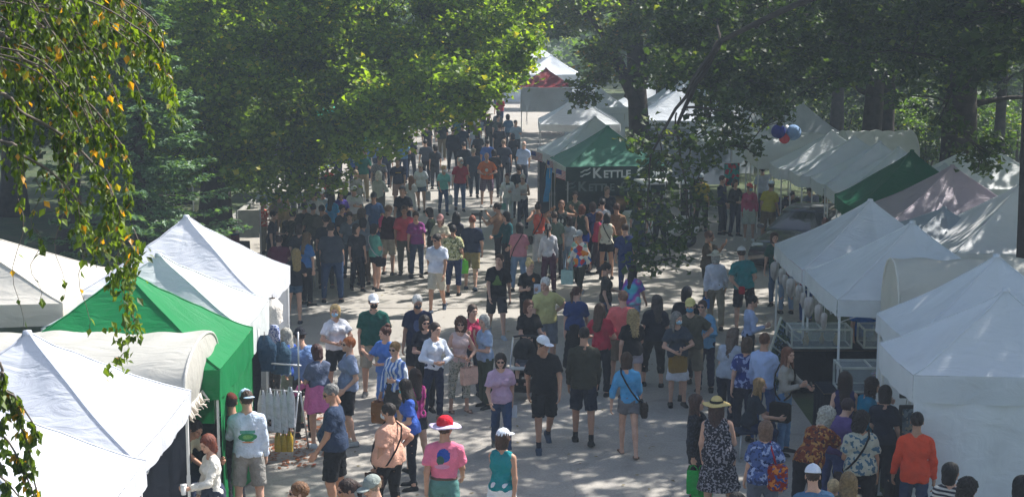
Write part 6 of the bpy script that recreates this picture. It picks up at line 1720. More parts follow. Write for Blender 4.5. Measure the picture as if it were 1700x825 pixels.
b_ = MB(); b_.box((0, .02, -.06), (.26, .12, .34), bev=.04); b_.build('pouch', cloth_mat('#8a2a1c', ('floral', '#d07a2c', '#2c4a8a')), q); b_ = MB(); b_.tube([(.02, 0, .1), (.08, -.02, .3), (.1, -.08, .4)], .014, 6); b_.build('strap', cloth_mat('#a02838'), q)
a = p(1157, 655, 1.66, 60, 'bag', 'tunic', '#15171e', 'leg', '#15161c', 'long', '#3c2620', 'woman with long brown hair and glasses in a loose black top', fem=True, glasses=True, g=1.2, loose=2, tpat=('spots', '#2f3440'))
handbag(a, 1, '#1fa044', 'bright green bag, upper one of two, in front of the woman in black', (.24, .16, .34), .04, 'gift_bag')
a = p(1190, 658, 1.70, 172, 'stand', 'dress', '#23242f', 'leg', '#8a6a5a', 'long', '#3a2420', 'woman in dark speckled sleeveless dress and straw hat with black band', fem=True, hat='wide', hatc='#cdb77c', g=1.45, tpat=('spots', '#8d8a92'))
for c_ in list(a['root'].children):
    if c_.name.startswith('leggings'): bpy.data.objects.remove(c_)
handbag(a, 0, '#1fb04c', 'bright green bag, lower one, held by the woman in the straw hat', (.26, .16, .36), .12, 'gift_bag')
p(1403, 617, 1.66, 165, 'stand', 'tank', '#2f2c5a', 'jeans', '#1f2a44', 'long', '#2c1c18', 'woman with long dark hair and navy sleeveless top at the glass case', fem=True)
a = p(1374, 677, 1.72, 130, 'lean', 'tee', '#743620', 'pants', '#20202a', 'curly', '#a8a69c', 'grey-haired man in rust orange floral shirt bending forward', tpat=('floral', '#a87840', '#40202a'), g=1.2)
item(a, 0, 'paper_cup', 'white cup in the hand of the man in the rust floral shirt', 'cup', cup)
p(1408, 662, 1.68, 140, 'lean', 'tee', '#5f4c80', 'pants', '#4c5c94', 'short', '#3a2c30', 'person in lilac shirt between the rust shirt and the white floral shirt')
a = p(1431, 684, 1.66, 165, 'armL', 'tee', '#b6b4a4', 'pants', '#12131a', 'curly', '#1a1214', 'dark-haired woman in white and blue floral t-shirt at lower right', fem=True, g=1.25, tpat=('floral', '#4a6a7e'), loose=1, skin='m')
crossbody(a, 1, '#3a2c2a', 'brown strap bag on the woman in the white floral t-shirt')
p(1449, 627, 1.66, 110, 'reachL', 'tee', '#166a86', 'jeans', '#1c3a60', 'wavy', '#2a1a18', 'woman with wavy dark hair and teal top reaching into a stall', fem=True)
p(1470, 640, 1.66, 150, 'stand', 'tee', '#262a38', 'pants', '#1c1f2a', 'bob', '#2a1e1c', 'woman in black right beside the teal top', fem=True)
p(1350, 770, 1.78, 178, 'stand', 'tee', '#4f7394', 'jeans', DJ, 'buzz', '#3a2c24', 'man in denim blue t-shirt and white cap at the bottom edge', hat='cap', hatc='#d7deee')
p(1384, 796, 1.45, 178, 'stand', 'tee', '#3c424c', 'pants', DJ, 'short', '#b09a74', 'small blond child at the bottom edge')
p(1408, 784, 1.62, 175, 'stand', 'tee', '#5a5648', 'pants', DJ, 'long', '#7a6444', 'woman with light brown hair in khaki top at the bottom edge', fem=True)
p(1580, 768, 1.66, 150, 'stand', 'tee', '#c9c6c0', 'pants', BK, 'bob', '#0d0b0d', 'woman with black bob and white top with fine dark stripes', fem=True, tpat=('hstripes', '#3a3a44'))
p(1608, 795, 1.64, 140, 'stand', 'tee', '#2a2a34', 'pants', BK, 'curly', '#16100f', 'dark curly-haired person next to the striped top at the bottom edge', fem=True)
p(1697, 790, 1.66, 130, 'stand', 'tee', '#3a3a44', 'pants', BK, 'bob', '#0d0b0d', 'dark-haired person cut off by the right edge', fem=True)
p(1523, 685, 1.72, 165, 'stand', 'jacket', '#d84a2c', 'jeans', DJ, 'short', DB, 'person in orange-red jacket half behind the closed canopy wall', skin='m')
p(1438, 482, 1.76, -5, 'stand', 'tee', '#1f5ea8', 'jeans', '#243a60', 'short', DB, 'vendor in bright blue shirt standing behind the display cases')
a = p(495, 801, 1.72, -70, 'stand', 'tee', '#4a4238', 'pants', BK, 'short', '#6a4a30', 'light brown-haired person at the bottom edge left of the street', glasses=True)
p(575, 796, 1.68, -60, 'stand', 'tee', '#3a3040', 'pants', BK, 'pony', '#2a1814', 'dark ponytailed woman with sunglasses at the bottom edge', fem=True, glasses=True, skin='m')
p(617, 788, 1.78, -50, 'stand', 'tee', '#8fb0d4', 'pants', KH, 'short', '#8a7a68', 'man in light blue t-shirt and grey-green cap at the bottom edge', hat='cap', hatc='#8c9490')
p(1222, 818, 1.68, 178, 'stand', 'tee', '#2c2c34', 'pants', BK, 'bob', '#120e10', 'dark head at the very bottom between the green bags and the tie-dyed top', fem=True)

# ------------------------------------------------------------------ stroller
def stroller(x, y, rz):
    root = empty('stroller', (x, y, 0), rz); tag(root, 'black stroller with a round hood pushed in the middle of the street', 'stroller')
    fab = cloth_mat('#17181c'); alu = mat('aluminium', (.6, .62, .6), .3, .8)
    # faces -Y
    b = MB()
    def hood(u, v):
        a_ = math.pi * u; e = R(-5 + 115 * v)
        return (.21 * math.cos(a_), .2 + -.27 * math.sin(a_) * math.cos(e) * .9, .78 + .3 * math.sin(a_) * math.sin(e))
    b.grid(hood, 18, 12); b.grid(lambda u, v: tuple(Vector(hood(u, v)) + Vector((0, .012, -.012))), 18, 12); b.build('hood', fab, root)
    b = MB(); b.box((0, .2, .68), (.36, .04, .5), rot=(R(-18), 0, 0), bev=.02); b.build('backrest', fab, root)
    b = MB(); b.box((0, .02, .48), (.36, .34, .06), bev=.02); b.build('seat', fab, root)
    b = MB(); b.box((0, -.24, .32), (.3, .04, .26), rot=(R(20), 0, 0), bev=.015); b.build('footrest', fab, root)
    b = MB(); b.box((0, -.2, .62), (.42, .18, .03), bev=.012); b.build('tray', mat('tray_grey', (.5, .5, .48), .5), root)
    b = MB(); b.box((0, .08, .24), (.34, .44, .16), bev=.03); b.build('basket', cloth_mat('#4a1c22'), root)
    for sx in (-1, 1):
        b = MB(); b.tube([(sx * .24, -.38, .14), (sx * .24, .02, .52), (sx * .24, .34, .92), (sx * .24, .44, 1.04)], .017, 8); b.tube([(sx * .24, .34, .14), (sx * .24, .1, .5)], .015, 8); b.build('side_frame', alu, root)
    b = MB(); b.tube([(-.24, .44, 1.04), (-.1, .48, 1.06), (.1, .48, 1.06), (.24, .44, 1.04)], .02, 8); b.build('handlebar', BLACKP, root)
    for sx in (-1, 1):
        for yy, r0 in ((-.38, .1), (.34, .14)):
            w_ = MB(); w_.lathe([(r0, -.025), (r0, .025), (r0 * .78, .025), (r0 * .78, -.025), (r0, -.025)], c=(sx * .27, yy, r0), n=18, ax=Euler((0, R(90), 0)).to_matrix()); wh = w_.build('wheel', BLACKP, root)
            w_ = MB(); w_.lathe([(r0 * .76, -.01), (r0 * .76, .01), (.0, .012)], c=(sx * .27, yy, r0), n=18, ax=Euler((0, R(90), 0)).to_matrix()); w_.build('rim', alu, wh)
    return root
ps = W(868, 640, z=.3)
L_ = STR['root'].location
ang = R(-8)
sx_, sy_ = L_.x - .12, L_.y - .82
stroller(sx_, sy_, ang)
# the child in the stroller: one continuous small body, clothes as children
f = Field((-.25, -.45, .3), (.25, .35, 1.1), .014)
f.ell((0, .1, .86), (.07, .08, .085)); f.cone((0, .1, .62), (0, .11, .74), .085, .08, .04); f.cone((0, .06, .56), (0, .08, .6), .09, .09, .04)
for s_ in (-1, 1):
    f.cone((s_ * .08, .1, .73), (s_ * .12, .0, .64), .03, .025, .02); f.cone((s_ * .12, .0, .64), (s_ * .06, -.12, .65), .024, .018, .015); f.ell((s_ * .055, -.14, .65), (.02, .025, .015), .01)
    f.cone((s_ * .06, .04, .54), (s_ * .08, -.16, .55), .05, .04, .03); f.cone((s_ * .08, -.16, .55), (s_ * .07, -.26, .38), .035, .025, .02); f.ell((s_ * .07, -.29, .355), (.025, .05, .02), .01)
f.ell((0, .025, .85), (.01, .015, .01), .01)
f.F = f.F
V_, Q_ = f.mesh(); ch = bpy.data.objects.new('child', np_mesh('child', V_, Q_, mats=[SKIN['l']])); ch.location = (sx_, sy_, 0); ch.rotation_euler = (0, 0, ang); C.objects.link(ch)
tag(ch, 'toddler sitting in the black stroller', 'child', GROUP)
g_ = f.blank(); g_.cone((0, .1, .6), (0, .11, .73), .1, .095, .04); [g_.cone((s_ * .08, .1, .73), (s_ * .11, .03, .67), .042, .036, .02) for s_ in (-1, 1)]; g_.cone((0, .05, .8), (0, .1, .78), .05, .05, .01, mode='sub')
V_, Q_ = g_.mesh(); lk(bpy.data.objects.new('shirt', np_mesh('shirt', V_, Q_, mats=[cloth_mat('#4a5060')])), ch)
g_ = f.blank(); g_.cone((0, .06, .56), (0, .08, .6), .1, .1, .04); [g_.cone((s_ * .06, .04, .54), (s_ * .08, -.14, .55), .06, .052, .03, cut=0) for s_ in (-1, 1)]
V_, Q_ = g_.mesh(); lk(bpy.data.objects.new('shorts', np_mesh('shorts', V_, Q_, mats=[cloth_mat('#6a6a70')])), ch)
o_ = lk(bpy.data.objects.new('hair', template('hair', 'short', .011, hairmat('#6a4a30'))), ch); o_.scale = (.86, .86, .86); o_.location = (0, .1, .855)
for s_ in (-1, 1):
    e_ = MB(); e_.lathe([(0, -.004), (.009, 0), (0, .004)], c=(s_ * .028, .026, .868), n=8, ax=Euler((R(90), 0, 0)).to_matrix()); e_.build('eye', EYE, ch)

# ------------------------------------------------------------------ stall goods
def table(name, label, x, y, w, d, h, cloth, rz=0, group='stall tables'):
    root = empty(name, (x, y, 0), R(rz)); tag(root, label, 'table', group)
    b = MB(); b.box((0, 0, h), (w, d, .03), bev=.01); b.build('tabletop', WOOD, root)
    b = MB()
    pts = [(-w / 2, -d / 2), (w / 2, -d / 2), (w / 2, d / 2), (-w / 2, d / 2), (-w / 2, -d / 2)]
    for (x0, y0), (x1, y1) in zip(pts, pts[1:]):
        nx_, ny_ = (y1 - y0), -(x1 - x0); L2 = math.hypot(nx_, ny_); nx_ /= L2; ny_ /= L2
        b.grid(lambda u, v: (x0 + (x1 - x0) * u + nx_ * (.012 + .02 * v * math.sin(u * L2 * 22)), y0 + (y1 - y0) * u + ny_ * (.012 + .02 * v * math.sin(u * L2 * 22)), h + .012 - (h - .03) * v), 26, 5)
    b.grid(lambda u, v: (-w / 2 - .012 + (w + .024) * u, -d / 2 - .012 + (d + .024) * v, h + .019), 2, 2)
    b.build('tablecloth', cloth_mat(cloth), root)
    for sx in (-1, 1):
        for sy in (-1, 1):
            l = MB(); l.tube([(sx * (w / 2 - .08), sy * (d / 2 - .08), 0), (sx * (w / 2 - .08), sy * (d / 2 - .08), h - .015)], .016, 8); l.build('leg', STEEL, root)
    return root
GLS = bpy.data.materials.new('glass'); GLS.use_nodes = True
_p = GLS.node_tree.nodes['Principled BSDF']; _p.inputs['Base Color'].default_value = (.6, .68, .7, 1); _p.inputs['Roughness'].default_value = .08; _p.inputs['Alpha'].default_value = .22
def showcase(label, x, y, z, w, d, h, rz=0, tilt=0):
    root = empty('display_case', (x, y, z), R(rz)); tag(root, label, 'display case', 'glass display cases')
    FR = mat('case_frame', (.55, .56, .5), .5)
    b = MB(); t = .03
    for sx in (-1, 1):
        for sy in (-1, 1): b.box((sx * (w / 2 - t / 2), sy * (d / 2 - t / 2), h / 2), (t, t, h - 2 * t - .002))
    for zz in (t / 2, h - t / 2):
        for sy in (-1, 1): b.box((0, sy * (d / 2 - t / 2), zz), (w, t, t))
        for sx in (-1, 1): b.box((sx * (w / 2 - t / 2), 0, zz), (t, d - 2 * t, t))
    b.box((0, 0, h - t / 2 + .001), (t, d - 2 * t, t)); b.build('frame', FR, root)
    b = MB(); b.box((0, 0, t * .5), (w - 2 * t - .004, d - 2 * t - .004, .01)); b.build('base', cloth_mat('#20242e'), root)
    for nm_, c_, s_ in (('pane', (0, -d / 2 + t / 2, h / 2), (w - 2 * t - .004, .005, h - 2 * t - .004)), ('pane', (0, d / 2 - t / 2, h / 2), (w - 2 * t - .004, .005, h - 2 * t - .004)), ('lid', (0, 0, h - .004), (w - 2 * t - .004, d - 2 * t - .006, .005))):
        b = MB(); b.box(c_, s_); b.build(nm_, GLS, root)
    return root
pt = W(1400, 640, z=.78)
table('stall_table', 'table with dark blue cloth under the flower-filled glass case', 6.0, 25.3, 2.0, .8, .76, '#161c2c')
showcase('glass display case with a flower arrangement on the dark table, nearest one', 5.75, 25.2, .785, 1.0, .6, .42)
table('stall_table', 'long dark table under the farther glass cases in the right row', 6.3, 28.3, 2.8, .8, .8, '#10131c')
showcase('glass display case with gold objects on the farther table, left one', 5.55, 28.3, .825, 1.1, .6, .36)
showcase('glass display case on the farther table, right one', 6.85, 28.3, .825, 1.1, .6, .36)
# flowers in a basket
fl = empty('flower_basket', (5.95, 25.15, .805)); tag(fl, 'small basket of lilac and yellow flowers inside the nearest glass case', 'flowers')
b = MB(); b.lathe([(.06, 0), (.09, .12), (.085, .12), (.05, .01)], n=14); b.build('basket', WOOD, fl)
cols_ = ['#a98ac4', '#d8c8e0', '#c9b040', '#c06a90']
for c_ in range(4):
    b = MB()
    for k in range(12):
        a_ = rnd.uniform(0, 6.28); r0 = rnd.uniform(0, .14); b.lathe([(0, -.02), (.022, -.004), (.024, .006), (0, .016)], c=(r0 * math.cos(a_), r0 * math.sin(a_) * .8, .18 + rnd.uniform(0, .1)), n=7)
    b.build('blossoms', cloth_mat(cols_[c_]), fl)
for k, (x_, y_, z_, s_) in enumerate(((5.3, 28.2, .85, .11), (5.62, 28.35, .85, .09), (5.85, 28.2, .85, .1))):
    o_ = empty('gold_vase', (x_, y_, z_)); tag(o_, ('tall gold vase in the left glass case', 'small gold vase at the middle of the left glass case', 'gold vase at the right end of the left glass case')[k], 'vase')
    b = MB(); b.lathe([(s_ * .4, 0), (s_ * .6, s_ * .8), (s_ * .25, s_ * 1.7), (s_ * .35, s_ * 2.1)], n=14); b.build('vessel', mat('gold', (.6, .42, .12), .3, .8), o_); b = MB(); b.lathe([(s_ * .35, s_ * 2.1), (s_ * .42, s_ * 2.2), (s_ * .3, s_ * 2.15)], n=14); b.build('rim', mat('gold', (.6, .42, .12), .3, .8), o_)
# leaning picture panel with white bars
pn = empty('display_rack', (4.78, 27.9, .02), R(18)); tag(pn, 'tall leaning green rack with pale slanting bars beside the display tables', 'display rack')
Mr = Euler((R(-30), R(38), 0)).to_matrix()
b = MB(); b.box(Mr @ Vector((0, 0, .62)), (.95, .02, 1.5), rot=Mr); b.build('panel', cloth_mat('#37493c', ('floral', '#55684a', '#6f86a0')), pn)
bars = [(0, z_) for z_ in (0.0, .25, .5, .75, 1.0, 1.25)]
for _, z_ in bars:
    b = MB(); b.box(Mr @ Vector((0, -.022, z_)), (.95, .02, .025), rot=Mr); b.build('bar', mat('pale_bar', (.6, .62, .5), .5), pn)
for sx in (-1, 1):
    b = MB(); b.box(Mr @ Vector((sx * .475, -.02, .62)), (.035, .03, 1.52), rot=Mr); b.build('side_rail', mat('pale_bar', (.6, .62, .5), .5), pn)
b = MB(); b.tube([tuple(Mr @ Vector((0, .03, 1.0))), (.5, .5, 0)], .014, 8); b.build('prop', STEEL, pn)
# hanging lace balls and cloth along the eave of the far right canopy
for k in range(9):
    y_ = 25.9 + .62 * k; x_ = 5.16 + .03 * math.sin(k * 2); s_ = .05 + .035 * ((k * 7) % 3) / 2
    o_ = empty('lace_ornament', (x_, y_, 1.84)); tag(o_, ('white lace ornament hanging from the right canopy eave, number %s from the near end' % ('one two three four five six seven eight nine'.split()[k])), 'ornament', 'lace ornaments')
    b = MB()
    b.grid(lambda u, v: ((s_ * (1 + .22 * math.sin(u * 50) * v)) * math.cos(u * 6.2832) * math.sin(math.pi * (.04 + .92 * v)), (s_ * (1 + .22 * math.sin(u * 50) * v)) * math.sin(u * 6.2832) * math.sin(math.pi * (.04 + .92 * v)), s_ * 1.1 * math.cos(math.pi * v) - (.1 * v * (1 + math.sin(u * 37)) if v > .6 else 0)), 32, 10)
    b.build('lace', tent_mat('#d9d2cc', .4), o_)
    b = MB(); b.tube([(0, 0, s_), (0, 0, .25)], .004, 5); b.build('cord', WHITE, o_)
# big spheres hanging at the arched tent
p0 = W(1300, 222, Y=44.5)
for k, (dx_, dz_, s_, c_, lb) in enumerate(((-.13, .06, .2, '#22308a', 'dark blue hanging sphere'), (.05, -.14, .15, '#d03a40', 'red hanging sphere, lowest'), (.3, .02, .22, '#7f9cc0', 'pale blue hanging sphere'), (.06, .12, .14, '#e6e2e0', 'white hanging sphere between the blue ones'))):
    o_ = empty('hanging_sphere', (p0.x + dx_, p0.y + .05 * k, p0.z + dz_)); tag(o_, lb + ' beneath the maple branch at right', 'paper lantern', 'hanging spheres')
    b = MB(); b.grid(lambda u, v: (s_ * math.cos(u * 6.2832) * math.sin(math.pi * v) * (1 + .03 * math.cos(u * 6.2832 * 12)), s_ * math.sin(u * 6.2832) * math.sin(math.pi * v) * (1 + .03 * math.cos(u * 6.2832 * 12)), s_ * math.cos(math.pi * v)), 36, 14); b.build('globe', cloth_mat(c_), o_)
    b = MB(); b.tube([(0, 0, s_), (0, .02, s_ + .9)], .005, 5); b.build('cord', BLACKP, o_)
# clothes rack at left with white bags and denim
rk = empty('clothes_rack', (-3.62, 24.2, 0), R(72)); tag(rk, 'metal clothes rack beside the left canopies holding hanging white bags and denim', 'clothes rack')
for (x_, y_) in ((-.3, -.34), (.3, -.34), (-.3, .34), (.3, .34)):
    b = MB(); b.tube([(x_ * .1, y_, 1.0), (x_, y_, .02)], .014, 8); b.build('leg', STEEL, rk)
for z_ in (1.42, 1.0):
    b = MB(); b.tube([(0, -.38, z_), (0, .38, z_)], .014, 8); b.build('rail', STEEL, rk)
for y_ in (-.34, .34):
    b = MB(); b.tube([(0, y_, 1.0), (0, y_, 1.95)], .014, 8); b.build('post', STEEL, rk)
def hanging(name, label, x, y, z, w, h, d, col, pr=None, pat=None, cat='clothing', group='goods on the clothes rack'):
    o_ = empty(name, (x, y, z), R(6)); tag(o_, label, cat, group)
    b = MB()
    def fn(u, v):
        a_ = u * 6.2832; q_ = .35 + .65 * min(1, v * 3.2)
        return (d * math.cos(a_) * q_ * (1 + .12 * math.sin(a_ * 5 + v * 6)), w / 2 * math.sin(a_) * q_ * (1 + .1 * math.sin(a_ * 3 + v * 4)), -h * v)
    b.grid(fn, 28, 10); b.build('cloth', cloth_mat(col, pat), o_)
    b = MB(); b.tube([(0, -.1, -.05), (0, 0, .06), (0, .1, -.05)], .006, 5); b.build('hanger', BLACKP, o_)
    if pr:
        b = MB(); b.box((0, -w / 2 * 1.06, -h * .8), (d * .8, .012, h * .16)); b.build('picture', cloth_mat(pr, ('spots', '#a08a84')), o_)
    return o_
nb = W(463, 650, Y=23.6)
for k in range(5):
    hanging('hanging_bag', ('white cloth bag with a small dark picture, hanging nearest on the rack', 'white cloth bag with a picture, second on the rack', 'plain white cloth bag in the middle of the rack', 'white cloth bag, fourth on the rack', 'white cloth bag, hanging farthest on the rack')[k], -3.82 + .105 * k, 23.75 + .02 * k, 1.12 + .03 * math.sin(k * 2), .1, .66 + .05 * math.sin(k * 3), .07, '#d2d3d9', '#2a2024' if k < 2 else None, cat='bag')
for k in range(3):
    hanging('yellow_cloth', ('yellow cloth hanging low on the rack, nearest', 'yellow cloth hanging low on the rack, middle', 'yellow cloth hanging low on the rack, farthest')[k], -3.6 + .09 * k, 23.8, .46, .09, .32, .05, '#c9a83c')
hanging('denim_jacket', 'dark blue denim garment hanging high on the rack', -3.85, 24.3, 1.85, .2, .55, .17, '#274056')
hanging('denim_jacket', 'blue-green denim garment hanging behind the high dark one', -3.62, 24.45, 1.72, .2, .5, .15, '#3a5468')
hanging('lace_cloth', 'white frilled cloth hanging at the corner of the tall left canopy', -3.95, 25.85, 2.15, .45, .4, .16, '#d6d0c8')
hanging('dark_dress', 'dark dress hanging inside the left stall behind the rack', -4.05, 24.2, 1.75, .16, 1.15, .14, '#171b24')
# shaded left booth: pale board, pole, table, crates
bd = empty('display_board', (-7.08, 42.5, 0), R(4)); tag(bd, 'pale beige display board standing in the shade under the left tree', 'display board')
b = MB(); b.box((0, 0, 1.05), (.56, .05, .74), bev=.01); b.build('panel', mat('beige_board', (.55, .51, .43), .8), bd)
for sx in (-1, 1): b = MB(); b.box((sx * .31, 0, .72), (.04, .05, 1.44)); b.build('post', STEEL, bd)
pl = empty('grey_pole', (-5.85, 42.6, 0)); tag(pl, 'plain grey pole standing among the shaded crowd at left', 'pole')
b = MB(); b.lathe([(.14, 0), (.14, .03), (.1, .05), (.095, 3.6), (.0, 3.62)], n=16); b.build('shaft', mat('grey_paint', (.2, .21, .2), .7), pl); b = MB(); b.box((0, 0, .015), (.4, .4, .03)); b.build('base_plate', STEEL, pl)
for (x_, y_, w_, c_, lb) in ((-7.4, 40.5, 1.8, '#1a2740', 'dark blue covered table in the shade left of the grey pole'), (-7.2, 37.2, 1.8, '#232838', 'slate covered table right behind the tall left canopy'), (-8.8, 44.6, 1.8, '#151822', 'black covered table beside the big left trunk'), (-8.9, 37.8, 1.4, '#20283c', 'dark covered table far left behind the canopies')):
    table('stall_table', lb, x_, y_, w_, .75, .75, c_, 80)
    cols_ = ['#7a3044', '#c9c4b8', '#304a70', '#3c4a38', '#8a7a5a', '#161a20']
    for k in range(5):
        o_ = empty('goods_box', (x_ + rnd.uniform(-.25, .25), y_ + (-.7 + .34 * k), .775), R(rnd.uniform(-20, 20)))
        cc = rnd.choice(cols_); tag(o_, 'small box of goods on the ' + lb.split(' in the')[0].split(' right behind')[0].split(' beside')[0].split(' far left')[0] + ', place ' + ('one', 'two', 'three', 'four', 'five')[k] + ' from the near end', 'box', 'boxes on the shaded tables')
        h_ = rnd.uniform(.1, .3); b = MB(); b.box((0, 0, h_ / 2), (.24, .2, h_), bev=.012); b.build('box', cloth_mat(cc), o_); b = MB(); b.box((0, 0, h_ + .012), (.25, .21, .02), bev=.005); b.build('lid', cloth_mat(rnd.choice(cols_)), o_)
ck = empty('chair', (-5.1, 38.6, 0), R(160)); tag(ck, 'empty folding chair in the shade next to the long blonde girl', 'chair')
b = MB(); b.box((0, 0, .45), (.42, .4, .03), bev=.01); b.build('seat', cloth_mat('#8a929c'), ck); b = MB(); b.box((0, .2, .75), (.4, .02, .28), bev=.008); b.build('backrest', cloth_mat('#8a929c'), ck)
for sx in (-1, 1):
    for sy in (-1, 1):
        l = MB(); l.tube([(sx * .19, sy * .18, .44), (sx * .2, -sy * .2 if False else sy * .22, 0)], .012, 8); l.build('leg', STEEL, ck)
    l = MB(); l.tube([(sx * .19, .19, .44), (sx * .19, .21, .9)], .012, 8); l.build('back_post', STEEL, ck)
# flags and blue ribbon at the kettle corn booth
def flag(x, y, z, rz, label):
    root = empty('small_flag', (x, y, z), R(rz)); tag(root, label, 'flag', 'small flags on the booth')
    b = MB(); b.tube([(0, 0, 0), (0, -.12, .55)], .008, 6); b.build('stick', WOOD, root)
    ST = [mat('flag_red', (.5, .03, .04), .8), mat('flag_white', (.75, .75, .75), .8), mat('flag_blue', (.03, .05, .25), .8)]
    b = MB()
    for k in range(13):
        b.grid(lambda u, v: (.42 * u, -.11 + .02 * math.sin(u * 7), .54 - .02 * (k + v) - .14 * u), 8, 1, mi=k % 2)
    b.grid(lambda u, v: (.17 * u, -.113 + .02 * math.sin(u * 2.8), .54 - .14 * v - .057 * u), 4, 2, mi=2); b.grid(lambda u, v: (.17 * u, -.107 + .02 * math.sin(u * 2.8), .54 - .14 * v - .057 * u), 4, 2, mi=2)
    b.build('cloth', ST, root)
flag(1.25, 46.0, 1.65, 10, 'small striped flag at the left front corner of the kettle corn booth')
flag(.95, 47.6, 1.75, 60, 'small striped flag left of the blue ribbon')
flag(.55, 50.0, 1.8, 30, 'small striped flag farthest from the kettle corn booth, beside the far pole')
rb = empty('blue_banner', (1.12, 46.9, 1.0), R(20)); tag(rb, 'light blue ribbon banner hanging at the left side of the kettle corn booth', 'banner')
b = MB(); b.grid(lambda u, v: (-.09 + .18 * u - .12 * v, .03 * math.sin(v * 9), 1.1 - 1.0 * v), 4, 12); b.build('cloth', cloth_mat('#3a9ad8'), rb); b = MB(); b.tube([(0, .02, -.98), (0, .02, 1.15)], .012, 6); b.build('pole', STEEL, rb)
table('stall_table', 'counter of the kettle corn booth covered in dark green', 2.85, 46.4, 2.6, .6, .9, '#12241f')
kt = empty('popcorn_kettle', (3.1, 46.4, .93)); tag(kt, 'round wooden tub and kettle on the kettle corn counter', 'kettle')
b = MB(); b.lathe([(.2, 0), (.32, .14), (.34, .34), (.31, .34), (.28, .1)], n=22); b.build('bowl', mat('copper', (.45, .24, .12), .35, .8), kt); b = MB(); b.lathe([(.34, .33), (.37, .345), (.34, .36)], n=22); b.build('rim', mat('copper', (.45, .24, .12), .35, .8), kt)
# white bin
bn = empty('white_bin', W(1302, 372, z=0).xyz * Vector((1, 1, 0)) if False else (7.75, 46.5, 0)); tag(bn, 'white plastic bin between the yellow t-shirt and the dark car', 'bin')
b = MB(); b.lathe([(.2, 0), (.27, .62), (.25, .62), (.18, .03)], n=20); b.build('body', WHITE, bn); b = MB(); b.lathe([(.27, .6), (.295, .62), (.27, .65), (.25, .62)], n=20); b.build('rim', WHITE, bn)

